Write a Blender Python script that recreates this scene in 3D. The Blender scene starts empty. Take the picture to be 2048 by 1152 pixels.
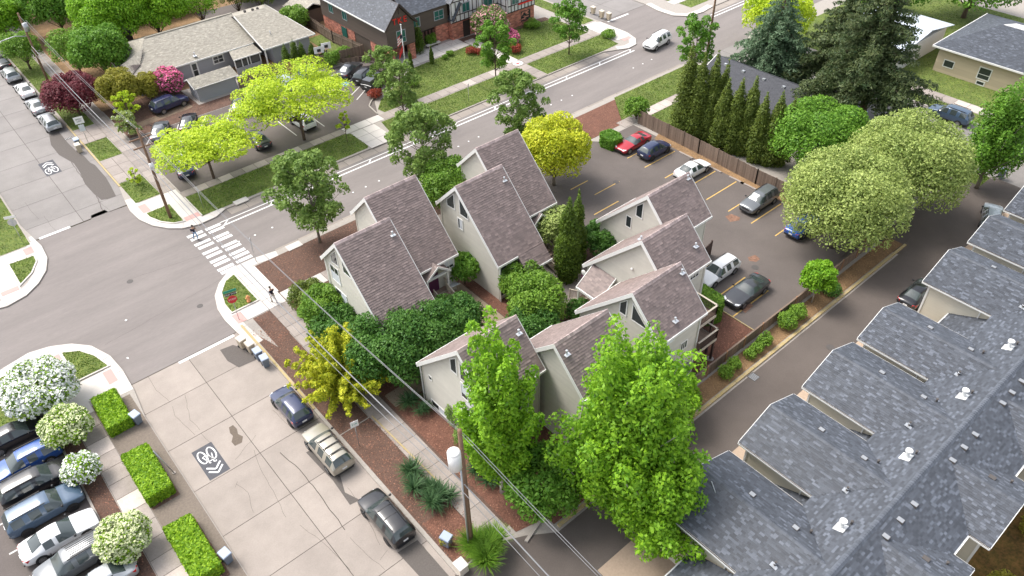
import bpy, math, random
import numpy as np
from mathutils import Vector, Matrix
R = math.radians
random.seed(7)
RNG = np.random.default_rng(11)
scene = bpy.context.scene
COL = scene.collection

# ---------------------------------------------------------------- camera
CAM_H = 46.0
YAW, PITCH, ROLL, FPX = 0.696830861, 0.714551068, -0.0244231490, 1538.29738
def cam_axes():
    cz, sz = math.cos(YAW), math.sin(YAW)
    fwd = Vector((sz*math.cos(PITCH), cz*math.cos(PITCH), -math.sin(PITCH)))
    rt = Vector((cz, -sz, 0)); up = rt.cross(fwd)
    cr, sr = math.cos(ROLL), math.sin(ROLL)
    return rt*cr+up*sr, -rt*sr+up*cr, fwd
_rt, _up, _fw = cam_axes()
cam_d = bpy.data.cameras.new('camera'); cam = bpy.data.objects.new('camera', cam_d); COL.objects.link(cam)
cam.matrix_world = Matrix(((_rt.x, _up.x, -_fw.x, 0), (_rt.y, _up.y, -_fw.y, 0), (_rt.z, _up.z, -_fw.z, CAM_H), (0, 0, 0, 1)))
cam_d.sensor_width = 36.0; cam_d.lens = FPX/2048*36.0; cam_d.clip_start = 1.0; cam_d.clip_end = 2000
scene.camera = cam
def G(px, py, z=0.0):
    """surveyed position in the photograph (2048 wide) -> point of the place at height z"""
    d = _rt*((px-1024)/FPX) + _up*(-(py-576)/FPX) + _fw
    t = (z-CAM_H)/d.z
    return Vector((d.x*t, d.y*t, z))

# ---------------------------------------------------------------- world, sun, exposure
SUN_EL, SUN_AZ = 56.0, 338.0           # azimuth measured clockwise from +y
world = bpy.data.worlds.new('World'); scene.world = world; world.use_nodes = True
wn = world.node_tree.nodes; wl = world.node_tree.links
bg = wn['Background']
sky = wn.new('ShaderNodeTexSky'); sky.sky_type = 'NISHITA'; sky.sun_disc = False
sky.sun_elevation = R(SUN_EL); sky.sun_rotation = R(SUN_AZ); sky.dust_density = 3.0; sky.air_density = 1.0
hs = wn.new('ShaderNodeHueSaturation'); hs.inputs['Saturation'].default_value = 0.38
wl.new(sky.outputs[0], hs.inputs['Color']); wl.new(hs.outputs[0], bg.inputs['Color'])
bg.inputs['Strength'].default_value = 0.15
sun_d = bpy.data.lights.new('sun', 'SUN'); sun_d.energy = 1.5; sun_d.angle = R(26); sun_d.color = (1.0, 0.95, 0.88)
sun = bpy.data.objects.new('sun', sun_d); COL.objects.link(sun)
_az = R(SUN_AZ); _el = R(SUN_EL)
_sd = Vector((math.sin(_az)*math.cos(_el), math.cos(_az)*math.cos(_el), math.sin(_el)))
sun.rotation_euler = _sd.to_track_quat('Z', 'Y').to_euler(); sun.location = (40, 40, 80)
scene.view_settings.view_transform = 'Standard'; scene.view_settings.look = 'None'
scene.view_settings.exposure = 1.06; scene.view_settings.gamma = 1.0; scene.view_settings.use_curve_mapping = False
scene.cycles.max_bounces = 5; scene.cycles.diffuse_bounces = 3; scene.cycles.glossy_bounces = 2
scene.cycles.transmission_bounces = 3; scene.cycles.transparent_max_bounces = 4

# ---------------------------------------------------------------- materials
MATS = {}
def M(name, col, rough=0.8, n=0.0, sc=4.0, col2=None, bump=0.0, bsc=None, spec=0.5, metal=0.0, tone=False, coat=0.0,
      stretch=None, n2=0.0, sc2=0.3, transl=0.0, emit=0.0):
    """procedural material: base colour, fine noise n (scale sc), broad noise n2 (scale sc2), optional second colour, bump"""
    if name in MATS: return MATS[name]
    m = bpy.data.materials.new(name); m.use_nodes = True; t = m.node_tree; N = t.nodes; L = t.links
    b = N['Principled BSDF']; b.inputs['Roughness'].default_value = rough; b.inputs['Metallic'].default_value = metal
    b.inputs['Specular IOR Level'].default_value = spec; b.inputs['Coat Weight'].default_value = coat
    b.inputs['Coat Roughness'].default_value = 0.04
    c4 = (*col, 1)
    b.inputs['Base Color'].default_value = c4
    out = None
    tc = N.new('ShaderNodeNewGeometry')
    vec = tc.outputs['Position']
    if stretch:
        mp = N.new('ShaderNodeMapping'); mp.inputs['Scale'].default_value = stretch; L.new(vec, mp.inputs['Vector']); vec = mp.outputs[0]
    def noise(s, det=4.0):
        x = N.new('ShaderNodeTexNoise'); x.inputs['Scale'].default_value = s; x.inputs['Detail'].default_value = det
        x.inputs['Roughness'].default_value = 0.65
        L.new(vec, x.inputs['Vector']); return x.outputs['Fac']
    cur = None
    if col2 is not None:
        mx = N.new('ShaderNodeMix'); mx.data_type = 'RGBA'
        mx.inputs['A'].default_value = c4; mx.inputs['B'].default_value = (*col2, 1)
        rp = N.new('ShaderNodeMapRange'); rp.inputs['From Min'].default_value = 0.38; rp.inputs['From Max'].default_value = 0.62
        L.new(noise(sc), rp.inputs['Value']); L.new(rp.outputs[0], mx.inputs['Factor']); cur = mx.outputs['Result']
    def mul(curr, fac, amt):
        rp = N.new('ShaderNodeMapRange'); rp.inputs['From Min'].default_value = 0.25; rp.inputs['From Max'].default_value = 0.75
        rp.inputs['To Min'].default_value = 1-amt; rp.inputs['To Max'].default_value = 1+amt; L.new(fac, rp.inputs['Value'])
        vm = N.new('ShaderNodeVectorMath'); vm.operation = 'SCALE'
        if curr is None: vm.inputs[0].default_value = col
        else: L.new(curr, vm.inputs[0])
        L.new(rp.outputs[0], vm.inputs['Scale']); return vm.outputs[0]
    if n: cur = mul(cur, noise(sc), n)
    if n2: cur = mul(cur, noise(sc2, 3.0), n2)
    if tone:
        at = N.new('ShaderNodeAttribute'); at.attribute_name = 'tone'
        vm = N.new('ShaderNodeVectorMath'); vm.operation = 'SCALE'
        if cur is None: vm.inputs[0].default_value = col
        else: L.new(cur, vm.inputs[0])
        L.new(at.outputs['Fac'], vm.inputs['Scale']); cur = vm.outputs[0]
    if cur is not None: L.new(cur, b.inputs['Base Color'])
    if bump:
        bp = N.new('ShaderNodeBump'); bp.inputs['Strength'].default_value = bump; bp.inputs['Distance'].default_value = 0.05
        L.new(noise(bsc or sc*3), bp.inputs['Height']); L.new(bp.outputs[0], b.inputs['Normal'])
    if transl:
        tr = N.new('ShaderNodeBsdfTranslucent'); mxs = N.new('ShaderNodeMixShader'); mxs.inputs[0].default_value = transl
        if cur is not None: L.new(cur, tr.inputs['Color'])
        else: tr.inputs['Color'].default_value = c4
        o = N['Material Output']; L.new(b.outputs[0], mxs.inputs[1]); L.new(tr.outputs[0], mxs.inputs[2]); L.new(mxs.outputs[0], o.inputs['Surface'])
    MATS[name] = m; return m

def leaf_mat(name, ca, cb):
    """leaf colour runs between two natural tones by each leaf's own random value"""
    ca = tuple(v*1.75 for v in ca); cb = tuple(v*1.55 for v in cb)
    if name in MATS: return MATS[name]
    m = bpy.data.materials.new(name); m.use_nodes = True; t = m.node_tree; N = t.nodes; L = t.links
    b = N['Principled BSDF']; b.inputs['Roughness'].default_value = 0.55; b.inputs['Specular IOR Level'].default_value = 0.35
    at = N.new('ShaderNodeAttribute'); at.attribute_name = 'tone'
    mx = N.new('ShaderNodeMix'); mx.data_type = 'RGBA'; mx.inputs['A'].default_value = (*ca, 1); mx.inputs['B'].default_value = (*cb, 1)
    L.new(at.outputs['Fac'], mx.inputs['Factor']); L.new(mx.outputs['Result'], b.inputs['Base Color'])
    tr = N.new('ShaderNodeBsdfTranslucent'); L.new(mx.outputs['Result'], tr.inputs['Color'])
    ms = N.new('ShaderNodeMixShader'); ms.inputs[0].default_value = 0.32
    L.new(b.outputs[0], ms.inputs[1]); L.new(tr.outputs[0], ms.inputs[2]); L.new(ms.outputs[0], N['Material Output'].inputs['Surface'])
    MATS[name] = m; return m

# ---------------------------------------------------------------- mesh builder
class MB:
    def __init__(s): s.v = []; s.f = []; s.t = []; s.m = []; s.cut = []
    def add(s, vs, fs, tone=1.0, mi=0):
        s.cut.append((len(s.v), len(s.f))); o = len(s.v); s.v += [tuple(v) for v in vs]
        for f in fs: s.f.append(tuple(i+o for i in f)); s.t.append(tone); s.m.append(mi)
        return s
    def box(s, x0, x1, y0, y1, z0, z1, tone=1.0, mi=0):
        return s.add([(x0,y0,z0),(x1,y0,z0),(x1,y1,z0),(x0,y1,z0),(x0,y0,z1),(x1,y0,z1),(x1,y1,z1),(x0,y1,z1)],
                     [(3,2,1,0),(4,5,6,7),(0,1,5,4),(1,2,6,5),(2,3,7,6),(3,0,4,7)], tone, mi)
    def hexa(s, a, tone=1.0, mi=0):   # 8 points: bottom ring, top ring
        return s.add(a, [(3,2,1,0),(4,5,6,7),(0,1,5,4),(1,2,6,5),(2,3,7,6),(3,0,4,7)], tone, mi)
    def prism(s, poly, z0, z1, tone=1.0, mi=0):
        n = len(poly)
        a = sum(poly[i][0]*poly[(i+1)%n][1]-poly[(i+1)%n][0]*poly[i][1] for i in range(n))
        if a < 0: poly = poly[::-1]
        vs = [(p[0],p[1],z0) for p in poly]+[(p[0],p[1],z1) for p in poly]
        return s.add(vs, [tuple(range(n-1,-1,-1)), tuple(range(n,2*n))]+[(i,(i+1)%n,(i+1)%n+n,i+n) for i in range(n)], tone, mi)
    def sheet(s, poly, z, tone=1.0, mi=0):
        n = len(poly)
        a = sum(poly[i][0]*poly[(i+1)%n][1]-poly[(i+1)%n][0]*poly[i][1] for i in range(n))
        if a < 0: poly = poly[::-1]
        return s.add([(p[0],p[1],z) for p in poly], [tuple(range(n))], tone, mi)
    def slab(s, pts, nrm, th, tone=1.0, mi=0):  # planar polygon given thickness along -nrm
        n = len(pts); P = [Vector(p) for p in pts]; nn = Vector(nrm).normalized()
        fn = sum(((P[(i+1)%n]-P[0]).cross(P[(i+2)%n]-P[0]) for i in range(n-2)), Vector())
        if fn.dot(nn) < 0: P = P[::-1]
        Q = [p-nn*th for p in P]
        return s.add([tuple(p) for p in P+Q], [tuple(range(n)), tuple(range(2*n-1,n-1,-1))]+[(i, i+n, (i+1)%n+n, (i+1)%n) for i in range(n)], tone, mi)
    def bar(s, a, b, w, h, tone=1.0, mi=0):   # rectangular bar from a to b; h measured upward-ish
        a = Vector(a); b = Vector(b); d = (b-a).normalized()
        sd = d.cross(Vector((0,0,1)));  sd = Vector((1,0,0)) if sd.length < 1e-3 else sd.normalized()
        u = sd.cross(d); sw = sd*(w/2); uh = u*(h/2)
        return s.hexa([a-sw-uh, a+sw-uh, b+sw-uh, b-sw-uh, a-sw+uh, a+sw+uh, b+sw+uh, b-sw+uh], tone, mi)
    def tube(s, path, radii, n=8, tone=1.0, mi=0, cap=True):
        s.cut.append((len(s.v), len(s.f))); P = [Vector(p) for p in path]; k = len(P); rings = []
        if not hasattr(radii, '__len__'): radii = [radii]*k
        o = len(s.v); ref = Vector((0.31,0.17,0.93)).normalized()
        for i, p in enumerate(P):
            d = (P[min(i+1,k-1)]-P[max(i-1,0)]); d = d.normalized() if d.length > 1e-9 else Vector((0,0,1))
            a = d.cross(ref)
            if a.length < 0.15: a = d.cross(Vector((1,0,0)))
            a.normalize(); b = d.cross(a)
            for j in range(n):
                t = 2*math.pi*j/n; s.v.append(tuple(p+(a*math.cos(t)+b*math.sin(t))*radii[i]))
        for i in range(k-1):
            for j in range(n):
                s.f.append((o+i*n+j, o+i*n+(j+1)%n, o+(i+1)*n+(j+1)%n, o+(i+1)*n+j)); s.t.append(tone); s.m.append(mi)
        if cap:
            s.f.append(tuple(o+j for j in range(n-1,-1,-1))); s.t.append(tone); s.m.append(mi)
            s.f.append(tuple(o+(k-1)*n+j for j in range(n))); s.t.append(tone); s.m.append(mi)
        return s
    def ball(s, c, rx, ry=None, rz=None, n=10, m=6, tone=1.0, mi=0):
        s.cut.append((len(s.v), len(s.f))); ry = ry or rx; rz = rz or rx; o = len(s.v)
        s.v.append((c[0],c[1],c[2]-rz))
        for i in range(1,m):
            a = math.pi*i/m-math.pi/2
            for j in range(n):
                t = 2*math.pi*j/n; s.v.append((c[0]+rx*math.cos(a)*math.cos(t), c[1]+ry*math.cos(a)*math.sin(t), c[2]+rz*math.sin(a)))
        s.v.append((c[0],c[1],c[2]+rz)); top = len(s.v)-1
        for j in range(n):
            s.f.append((o, o+1+(j+1)%n, o+1+j)); s.f.append((top, top-n+j, top-n+(j+1)%n))
        for i in range(m-2):
            for j in range(n): s.f.append((o+1+i*n+j, o+1+i*n+(j+1)%n, o+1+(i+1)*n+(j+1)%n, o+1+(i+1)*n+j))
        k = len(s.f)-len(s.t); s.t += [tone]*k; s.m += [mi]*k
        return s
    def mesh(s, name, mats, smooth=False, off=None):
        me = bpy.data.meshes.new(name)
        v = s.v if off is None else [(a[0]-off[0], a[1]-off[1], a[2]-off[2]) for a in s.v]
        me.from_pydata(v, [], s.f)
        for m in (mats if isinstance(mats, (list, tuple)) else [mats]): me.materials.append(m)
        at = me.attributes.new('tone', 'FLOAT', 'FACE'); at.data.foreach_set('value', np.array(s.t, dtype=np.float32))
        if max(s.m, default=0): me.polygons.foreach_set('material_index', np.array(s.m, dtype=np.int32))
        if smooth: me.polygons.foreach_set('use_smooth', np.ones(len(s.f), dtype=bool))
        me.update(); return me

def mb_pieces(s):
    for i, (v0, f0) in enumerate(s.cut):
        v1, f1 = s.cut[i+1] if i+1 < len(s.cut) else (len(s.v), len(s.f))
        q = MB(); q.v = s.v[v0:v1]; q.f = [tuple(a-v0 for a in f) for f in s.f[f0:f1]]; q.t = s.t[f0:f1]; q.m = s.m[f0:f1]; q.cut = [(0, 0)]
        yield q
MB.pieces = mb_pieces
def link(name, me, parent=None, loc=None, kind=None, label=None):
    o = bpy.data.objects.new(name, me); COL.objects.link(o)
    if parent is not None: o.parent = parent
    if loc is not None: o.location = loc
    if kind: o['kind'] = kind
    if label: o['label'] = label
    return o
SPLIT = {'corner_board', 'gutter', 'rake_board', 'gutter_trough', 'corner_trim', 'downspout', 'porch_frame', 'porch_post', 'screen_post', 'vent_cap', 'box_vent',
         'deck_rim', 'rear_wall', 'timber_beam', 'plaster_wall', 'main_roof', 'fence_rail'}
STUFFED = {'electric_meter', 'stair_treads', 'railing', 'stair_railing', 'entry_railing', 'flue_cap', 'roof_vent', 'ridge_cap', 'lane_dots',
           'wheelchair_symbol', 'crack_lines', 'grate_bars', 'wall', 'bicycle_symbol', 'rear_gutter'}
def part(name, mb, mats, parent, smooth=False, kind=None, label=None):
    # geometry is given in place coordinates; the parent is not turned
    if name in SPLIT and len(mb.cut) > 1 and parent is not None:
        for q in mb.pieces(): o = part(name, q, mats, parent, smooth, kind, label)
        return o
    if name in STUFFED and len(mb.cut) > 1 and parent is not None: kind = kind or 'stuff'
    off = None
    if parent is not None:
        off = Vector(parent.location); q = parent.parent
        while q is not None: off += Vector(q.location); q = q.parent
    return link(name, mb.mesh(name, mats, smooth, off), parent, None, kind, label)
def struct(name, mb, mats, parent=None, smooth=False):
    o = part(name, mb, mats, parent, smooth)
    if parent is None: o['kind'] = 'structure'
    return o
def sempty(name):
    o = bpy.data.objects.new(name, None); COL.objects.link(o); o['kind'] = 'structure'; return o
def thing(name, label, cat, loc=(0,0,0), rz=0.0, group=None):
    o = bpy.data.objects.new(name, None); COL.objects.link(o); o.location = loc; o.rotation_euler = (0,0,rz)
    o.empty_display_size = 0.3
    o['label'] = label; o['category'] = cat
    if group: o['group'] = group
    return o
def tag(o, label, cat, group=None):
    o['label'] = label; o['category'] = cat
    if group: o['group'] = group
    return o
def copy_tree(src, parent=None):
    c = src.copy(); COL.objects.link(c); c.parent = parent
    for ch in CH.get(src.name, list(src.children)): copy_tree(ch, c)
    return c
CH = {}

def clip_half(poly, a, b, c):
    """keep a*x+b*y+c >= 0"""
    out = []; n = len(poly)
    for i in range(n):
        p, q = poly[i], poly[(i+1)%n]; dp = a*p[0]+b*p[1]+c; dq = a*q[0]+b*q[1]+c
        if dp >= 0: out.append(p)
        if (dp >= 0) != (dq >= 0):
            t = dp/(dp-dq); out.append((p[0]+(q[0]-p[0])*t, p[1]+(q[1]-p[1])*t))
    return out
class Plane:
    """2-D frame on a wall or roof: u along, v up, n outward"""
    def __init__(s, o, u, v): s.o = Vector(o); s.u = Vector(u).normalized(); s.v = Vector(v).normalized(); s.n = s.u.cross(s.v)
    def P(s, a, b, d=0.0): return s.o+s.u*a+s.v*b+s.n*d
def siding(mb, pl, poly, exp=0.15, out=0.018, holes=(), tone_var=0.03, face_under=True, base=0.0):
    """lapped boards over a convex polygon (u,v) on plane pl; rectangular holes (u0,u1,v0,v1)"""
    v0 = min(p[1] for p in poly); v1 = max(p[1] for p in poly); k = int(math.ceil((v1-v0)/exp))
    for i in range(k):
        a = v0+i*exp; b = min(a+exp, v1)
        q = clip_half(clip_half(poly, 0, 1, -a), 0, -1, b)
        if len(q) < 3: continue
        pieces = [q]
        for h in holes:
            if h[3] <= a+1e-4 or h[2] >= b-1e-4: continue
            nx = []
            for p in pieces:
                l = clip_half(p, -1, 0, h[0]); r = clip_half(p, 1, 0, -h[1])
                if len(l) > 2: nx.append(l)
                if len(r) > 2: nx.append(r)
            pieces = nx
        tn = 1+random.uniform(-tone_var, tone_var)
        for p in pieces:
            if len(p) < 3: continue
            f = lambda v: base+0.003+out*(1-(v-a)/exp)
            vs = [pl.P(x, y, f(y)) for x, y in p]
            mb.add(vs, [tuple(range(len(p)))], tn)
            lo = [x for x, y in p if abs(y-a) < 1e-4]
            if face_under and len(lo) > 1:
                x0, x1 = min(lo), max(lo)
                mb.add([pl.P(x0, a, base), pl.P(x1, a, base), pl.P(x1, a, f(a)), pl.P(x0, a, f(a))], [(0,1,2,3)], tn)
def shingles(mb, pl, poly, exp=0.15, wmin=0.2, wmax=0.36, th=0.022, dark=0.6, light=1.5, pl_light=0.12):
    """overlapping shingle tabs over a convex polygon; u runs along the eave, v up the slope"""
    v0 = min(p[1] for p in poly); v1 = max(p[1] for p in poly); k = int(math.ceil((v1-v0)/exp))
    for i in range(k):
        a = v0+i*exp; b = min(a+exp, v1); mid = (a+b)/2
        q = clip_half(clip_half(poly, 0, 1, -(mid-0.01)), 0, -1, mid+0.01)
        if len(q) < 3: continue
        x0 = min(p[0] for p in q); x1 = max(p[0] for p in q); x = x0
        first = True
        while x < x1-1e-4:
            w = random.uniform(wmin, wmax)
            if first: w *= random.uniform(0.3, 1); first = False
            e = min(x+w, x1)
            if x1-e < 0.06: e = x1
            r = random.random()
            tn = light*random.uniform(0.85, 1.15) if r < pl_light else random.uniform(dark, 1.12)
            t = th*random.uniform(0.7, 1.25)
            p0 = pl.P(x, a, t); p1 = pl.P(e, a, t); p2 = pl.P(e, b, 0.005); p3 = pl.P(x, b, 0.005)
            mb.add([p0, p1, p2, p3, pl.P(x, a, 0), pl.P(e, a, 0)], [(0,1,2,3), (4,5,1,0)], tn)
            x = e
def inset(poly, d):
    """inset a convex CCW polygon by d"""
    n = len(poly); q = list(poly)
    cx = sum(p[0] for p in poly)/n; cy = sum(p[1] for p in poly)/n
    for i in range(n):
        p, r = poly[i], poly[(i+1)%n]; ex, ey = r[0]-p[0], r[1]-p[1]; l = math.hypot(ex, ey)
        if l < 1e-6: continue
        a, b = -ey/l, ex/l; c = -(a*p[0]+b*p[1])
        if a*cx+b*cy+c < 0: a, b, c = -a, -b, -c
        q = clip_half(q, a, b, c-d)
    return q
def ring(mb, pl, outer, inner, d0, d1, tone=1.0):
    """frame between two matching polygons, faces at depth d1 with side walls down to d0"""
    n = len(outer)
    for i in range(n):
        j = (i+1)%n; a, b, c, d = outer[i], outer[j], inner[j], inner[i]
        mb.add([pl.P(*a, d1), pl.P(*b, d1), pl.P(*c, d1), pl.P(*d, d1), pl.P(*a, d0), pl.P(*b, d0), pl.P(*c, d0), pl.P(*d, d0)],
               [(0,1,2,3), (4,5,1,0), (3,2,6,7)], tone)
def window(parent, pl, poly, fw=0.09, mull=(), hmull=(), frame='white_trim', pane='window_glass', proud=0.04, blind=None, name='window', sill=False):
    """window: frame mesh with a pane and optional blind as sub-parts; poly is convex in (u,v)"""
    n = len(poly); a = sum(poly[i][0]*poly[(i+1)%n][1]-poly[(i+1)%n][0]*poly[i][1] for i in range(n))
    if a < 0: poly = poly[::-1]
    inn = inset(poly, fw)
    if len(inn) != n: inn = [(p[0]*0.9+0.1*sum(q[0] for q in poly)/n, p[1]*0.9+0.1*sum(q[1] for q in poly)/n) for p in poly]
    mb = MB(); ring(mb, pl, poly, inn, -0.06, proud)
    u0 = min(p[0] for p in inn); u1 = max(p[0] for p in inn); v0 = min(p[1] for p in inn); v1 = max(p[1] for p in inn)
    for t in mull:
        u = u0+(u1-u0)*t; q = clip_half(clip_half(inn, 1, 0, -(u-0.03)), -1, 0, u+0.03)
        if len(q) > 2: mb.slab([pl.P(x, y, proud-0.012) for x, y in q], pl.n, 0.05)
    for t in hmull:
        v = v0+(v1-v0)*t; q = clip_half(clip_half(inn, 0, 1, -(v-0.03)), 0, -1, v+0.03)
        if len(q) > 2: mb.slab([pl.P(x, y, proud-0.015) for x, y in q], pl.n, 0.05)
    if sill: 
        x0 = min(p[0] for p in poly)-0.05; x1 = max(p[0] for p in poly)+0.05; y0 = min(p[1] for p in poly)
        mb.hexa([pl.P(x0,y0-0.05,0),pl.P(x1,y0-0.05,0),pl.P(x1,y0-0.05,proud+.04),pl.P(x0,y0-0.05,proud+.04),pl.P(x0,y0-.002,0),pl.P(x1,y0-.002,0),pl.P(x1,y0-.002,proud+.04),pl.P(x0,y0-.002,proud+.04)])
    w = part(name, mb, MATS[frame], parent)
    g = MB(); g.slab([pl.P(x, y, 0.012) for x, y in inn], pl.n, 0.03); part('pane', g, MATS[pane], w)
    if blind:
        lo, hi = blind
        q = clip_half(clip_half(inn, 0, 1, -(v0+(v1-v0)*lo)), 0, -1, v0+(v1-v0)*hi) if blind[0] < 2 else clip_half(inn, 1, 0, -(u0+(u1-u0)*blind[1]))
        if len(q) > 2:
            g = MB(); g.slab([pl.P(x, y, 0.017) for x, y in q], pl.n, 0.004); part('blind', g, MATS['blind_white'], w)
    return w
def text_obj(name, body, size, loc, rot, mat, parent=None, ext=0.01):
    cu = bpy.data.curves.new(name, 'FONT'); cu.body = body; cu.size = size; cu.extrude = ext; cu.align_x = 'CENTER'; cu.align_y = 'CENTER'
    cu.materials.append(mat); o = bpy.data.objects.new(name, cu); COL.objects.link(o); o.location = loc; o.rotation_euler = rot
    dgx = bpy.context.evaluated_depsgraph_get(); me = bpy.data.meshes.new_from_object(o.evaluated_get(dgx)); bpy.data.objects.remove(o, do_unlink=True)
    o = bpy.data.objects.new(name, me); COL.objects.link(o); o.location = loc; o.rotation_euler = rot
    if parent is not None: o.parent = parent
    return o
def strip_poly(path, w):
    """ribbon polygon quads along a path"""
    out = []
    for i in range(len(path)-1):
        a = Vector((*path[i][:2],0)); b = Vector((*path[i+1][:2],0)); d = (b-a)
        if d.length < 1e-6: continue
        d.normalize(); s = Vector((-d.y, d.x, 0))*w/2
        out.append([tuple((a-s)[:2]), tuple((b-s)[:2]), tuple((b+s)[:2]), tuple((a+s)[:2])])
    return out
# ---------------------------------------------------------------- palette
M('asphalt_road', (0.215,0.19,0.178), 0.9, n=0.10, sc=9, n2=0.16, sc2=0.35, stretch=(0.22,1.3,1), bump=0.15, bsc=60)
M('asphalt_lot', (0.128,0.108,0.098), 0.9, n=0.12, sc=12, n2=0.15, sc2=0.22, bump=0.15, bsc=60)
M('asphalt_drive', (0.115,0.095,0.084), 0.9, n=0.12, sc=14, n2=0.14, sc2=0.25, bump=0.15, bsc=60)
M('asphalt_patch', (0.115,0.10,0.09), 0.92, n=0.16, sc=9, bump=0.2, bsc=50)
M('concrete_street', (0.33,0.285,0.25), 0.9, n=0.09, sc=10, n2=0.12, sc2=0.5, tone=True, bump=0.15, bsc=50)
M('concrete_side', (0.255,0.235,0.222), 0.9, n=0.10, sc=8, n2=0.14, sc2=0.3, tone=True, bump=0.1, bsc=40)
M('concrete_gutter', (0.31,0.27,0.235), 0.9, n=0.12, sc=8, n2=0.1, sc2=0.6, tone=True)
M('concrete_walk', (0.33,0.285,0.255), 0.9, n=0.13, sc=9, n2=0.12, sc2=0.8, tone=True, bump=0.12, bsc=50)
M('concrete_new', (0.58,0.54,0.50), 0.88, n=0.05, sc=7, n2=0.05, sc2=0.8, tone=True)
M('kerb_concrete', (0.36,0.325,0.29), 0.9, n=0.14, sc=6)
M('kerb_yellow', (0.50,0.38,0.15), 0.85, n=0.22, sc=5, col2=(0.38,0.31,0.2))
M('joint_dark', (0.07,0.055,0.045), 0.95)
M('ramp_pink', (0.55,0.33,0.30), 0.85, n=0.06, sc=20, bump=0.3, bsc=30)
M('lawn_soil', (0.10,0.155,0.028), 0.95, n=0.3, sc=5, n2=0.35, sc2=0.6, col2=(0.14,0.165,0.035), bump=0.5, bsc=16)
M('grass_blades', (0.145,0.235,0.03), 0.8, tone=True, n2=0.35, sc2=0.5, transl=0.25)
M('mulch_brown', (0.125,0.072,0.052), 0.95, n=0.45, sc=9, n2=0.15, sc2=1.0, bump=0.9, bsc=14)
M('mulch_red', (0.165,0.075,0.05), 0.95, n=0.45, sc=8, n2=0.2, sc2=1.0, bump=0.9, bsc=14)
M('bark_chips', (0.25,0.12,0.08), 0.9, tone=True)
M('dirt', (0.20,0.145,0.10), 0.95, n=0.3, sc=5, n2=0.2, sc2=0.8, bump=0.5)
M('dry_litter', (0.26,0.16,0.08), 0.95, n=0.4, sc=8, n2=0.25, sc2=0.7, bump=0.7)
M('moss_ground', (0.15,0.105,0.022), 0.95, n=0.45, sc=5, n2=0.4, sc2=0.7, bump=0.8, col2=(0.19,0.10,0.03))
M('paint_white', (0.80,0.79,0.77), 0.7, n=0.07, sc=12)
M('paint_worn', (0.58,0.56,0.53), 0.8, n=0.2, sc=10)
M('paint_yellow', (0.62,0.40,0.12), 0.8, n=0.22, sc=9)
M('paint_orange', (0.22,0.12,0.08), 0.9, n=0.5, sc=5)
M('paint_blue', (0.10,0.33,0.62), 0.8, n=0.1, sc=9)
M('paint_red', (0.6,0.12,0.10), 0.8)
M('oil_stain', (0.13,0.10,0.075), 0.8, n=0.2, sc=8)
M('steel_grey', (0.45,0.46,0.47), 0.45, metal=0.7, n=0.1, sc=8)
M('iron_dark', (0.09,0.08,0.075), 0.7, n=0.2, sc=20)
M('white_trim', (0.78,0.77,0.74), 0.6, n=0.03, sc=5)
M('brown_trim', (0.055,0.042,0.036), 0.6)
M('window_glass', (0.035,0.042,0.045), 0.06, spec=0.6)
M('blind_white', (0.62,0.65,0.68), 0.7)

# ---------------------------------------------------------------- ground sheets
def zs(level): return 0.1235 + 0.004*level
struct('ground', MB().box(-260, 420, -160, 420, -1.0, -0.06), M('ground_far', (0.12,0.12,0.06), 0.95, n=0.3, sc=1.2, col2=(0.17,0.13,0.09)))
rd = MB()
rd.sheet([(-90,59.5),(150,59.5),(150,70.9),(-90,70.9)], 0.0)
struct('main_street', rd, MATS['asphalt_road'])
rd = MB(); rd.sheet([(1.6,52.25),(14.6,52.25),(14.6,59.5),(1.6,59.5)], 0.0)
rd.sheet([(1.6,70.9),(14.6,70.9),(14.6,78.0),(12.6,78.0),(10.6,78.15),(10.4,78.9),(9.0,78.8),(8.8,78.05),(1.6,78.0)], 0.0)
struct('crossing_asphalt', rd, MATS['asphalt_road'])
# concrete side streets cast in bays
def bays(name, x0, xm, x1, y0, y1, step, mat, phase=0.0, skip=()):
    e = sempty(name); b = MB().sheet([(x0-0.6,y0),(x1+0.6,y0),(x1+0.6,y1),(x0-0.6,y1)], -0.012)
    part('joint_filler', b, MATS['joint_dark'], e); ys = [y0]; y = phase
    while y < y1-0.5:
        if y > y0+0.5: ys.append(y)
        y += step
    ys.append(y1); j = 0.022
    for i in range(len(ys)-1):
        for a, c in ((x0-0.5, xm), (xm, x1+0.5)):
            part('concrete_slab', MB().prism([(a+j,ys[i]+j),(c-j,ys[i]+j),(c-j,ys[i+1]-j),(a+j,ys[i+1]-j)], -0.02, 0.0, tone=random.uniform(0.93,1.07)), mat, e)
    return e
lower_st = bays('concrete_street', 3.0, 8.1, 13.2, 4.0, 52.2, 4.66, MATS['concrete_street'], phase=1.8)
upper_st = bays('upper_side_street', 3.0, 8.05, 13.2, 78.2, 176, 4.66, MATS['concrete_side'], phase=78.2-2.2)
east_st = bays('east_side_street', 83.6, 89, 94.6, -30, 59.5, 5.0, MATS['concrete_side'], phase=-30)
east_up = bays('north_side_street', 83.6, 89, 94.6, 78.0, 160, 5.0, MATS['concrete_side'], phase=78)
struct('east_crossing_asphalt', MB().sheet([(82.5,70.9),(96.5,70.9),(96.5,77.95),(82.5,77.95)], 0.0), MATS['asphalt_road'])

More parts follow.
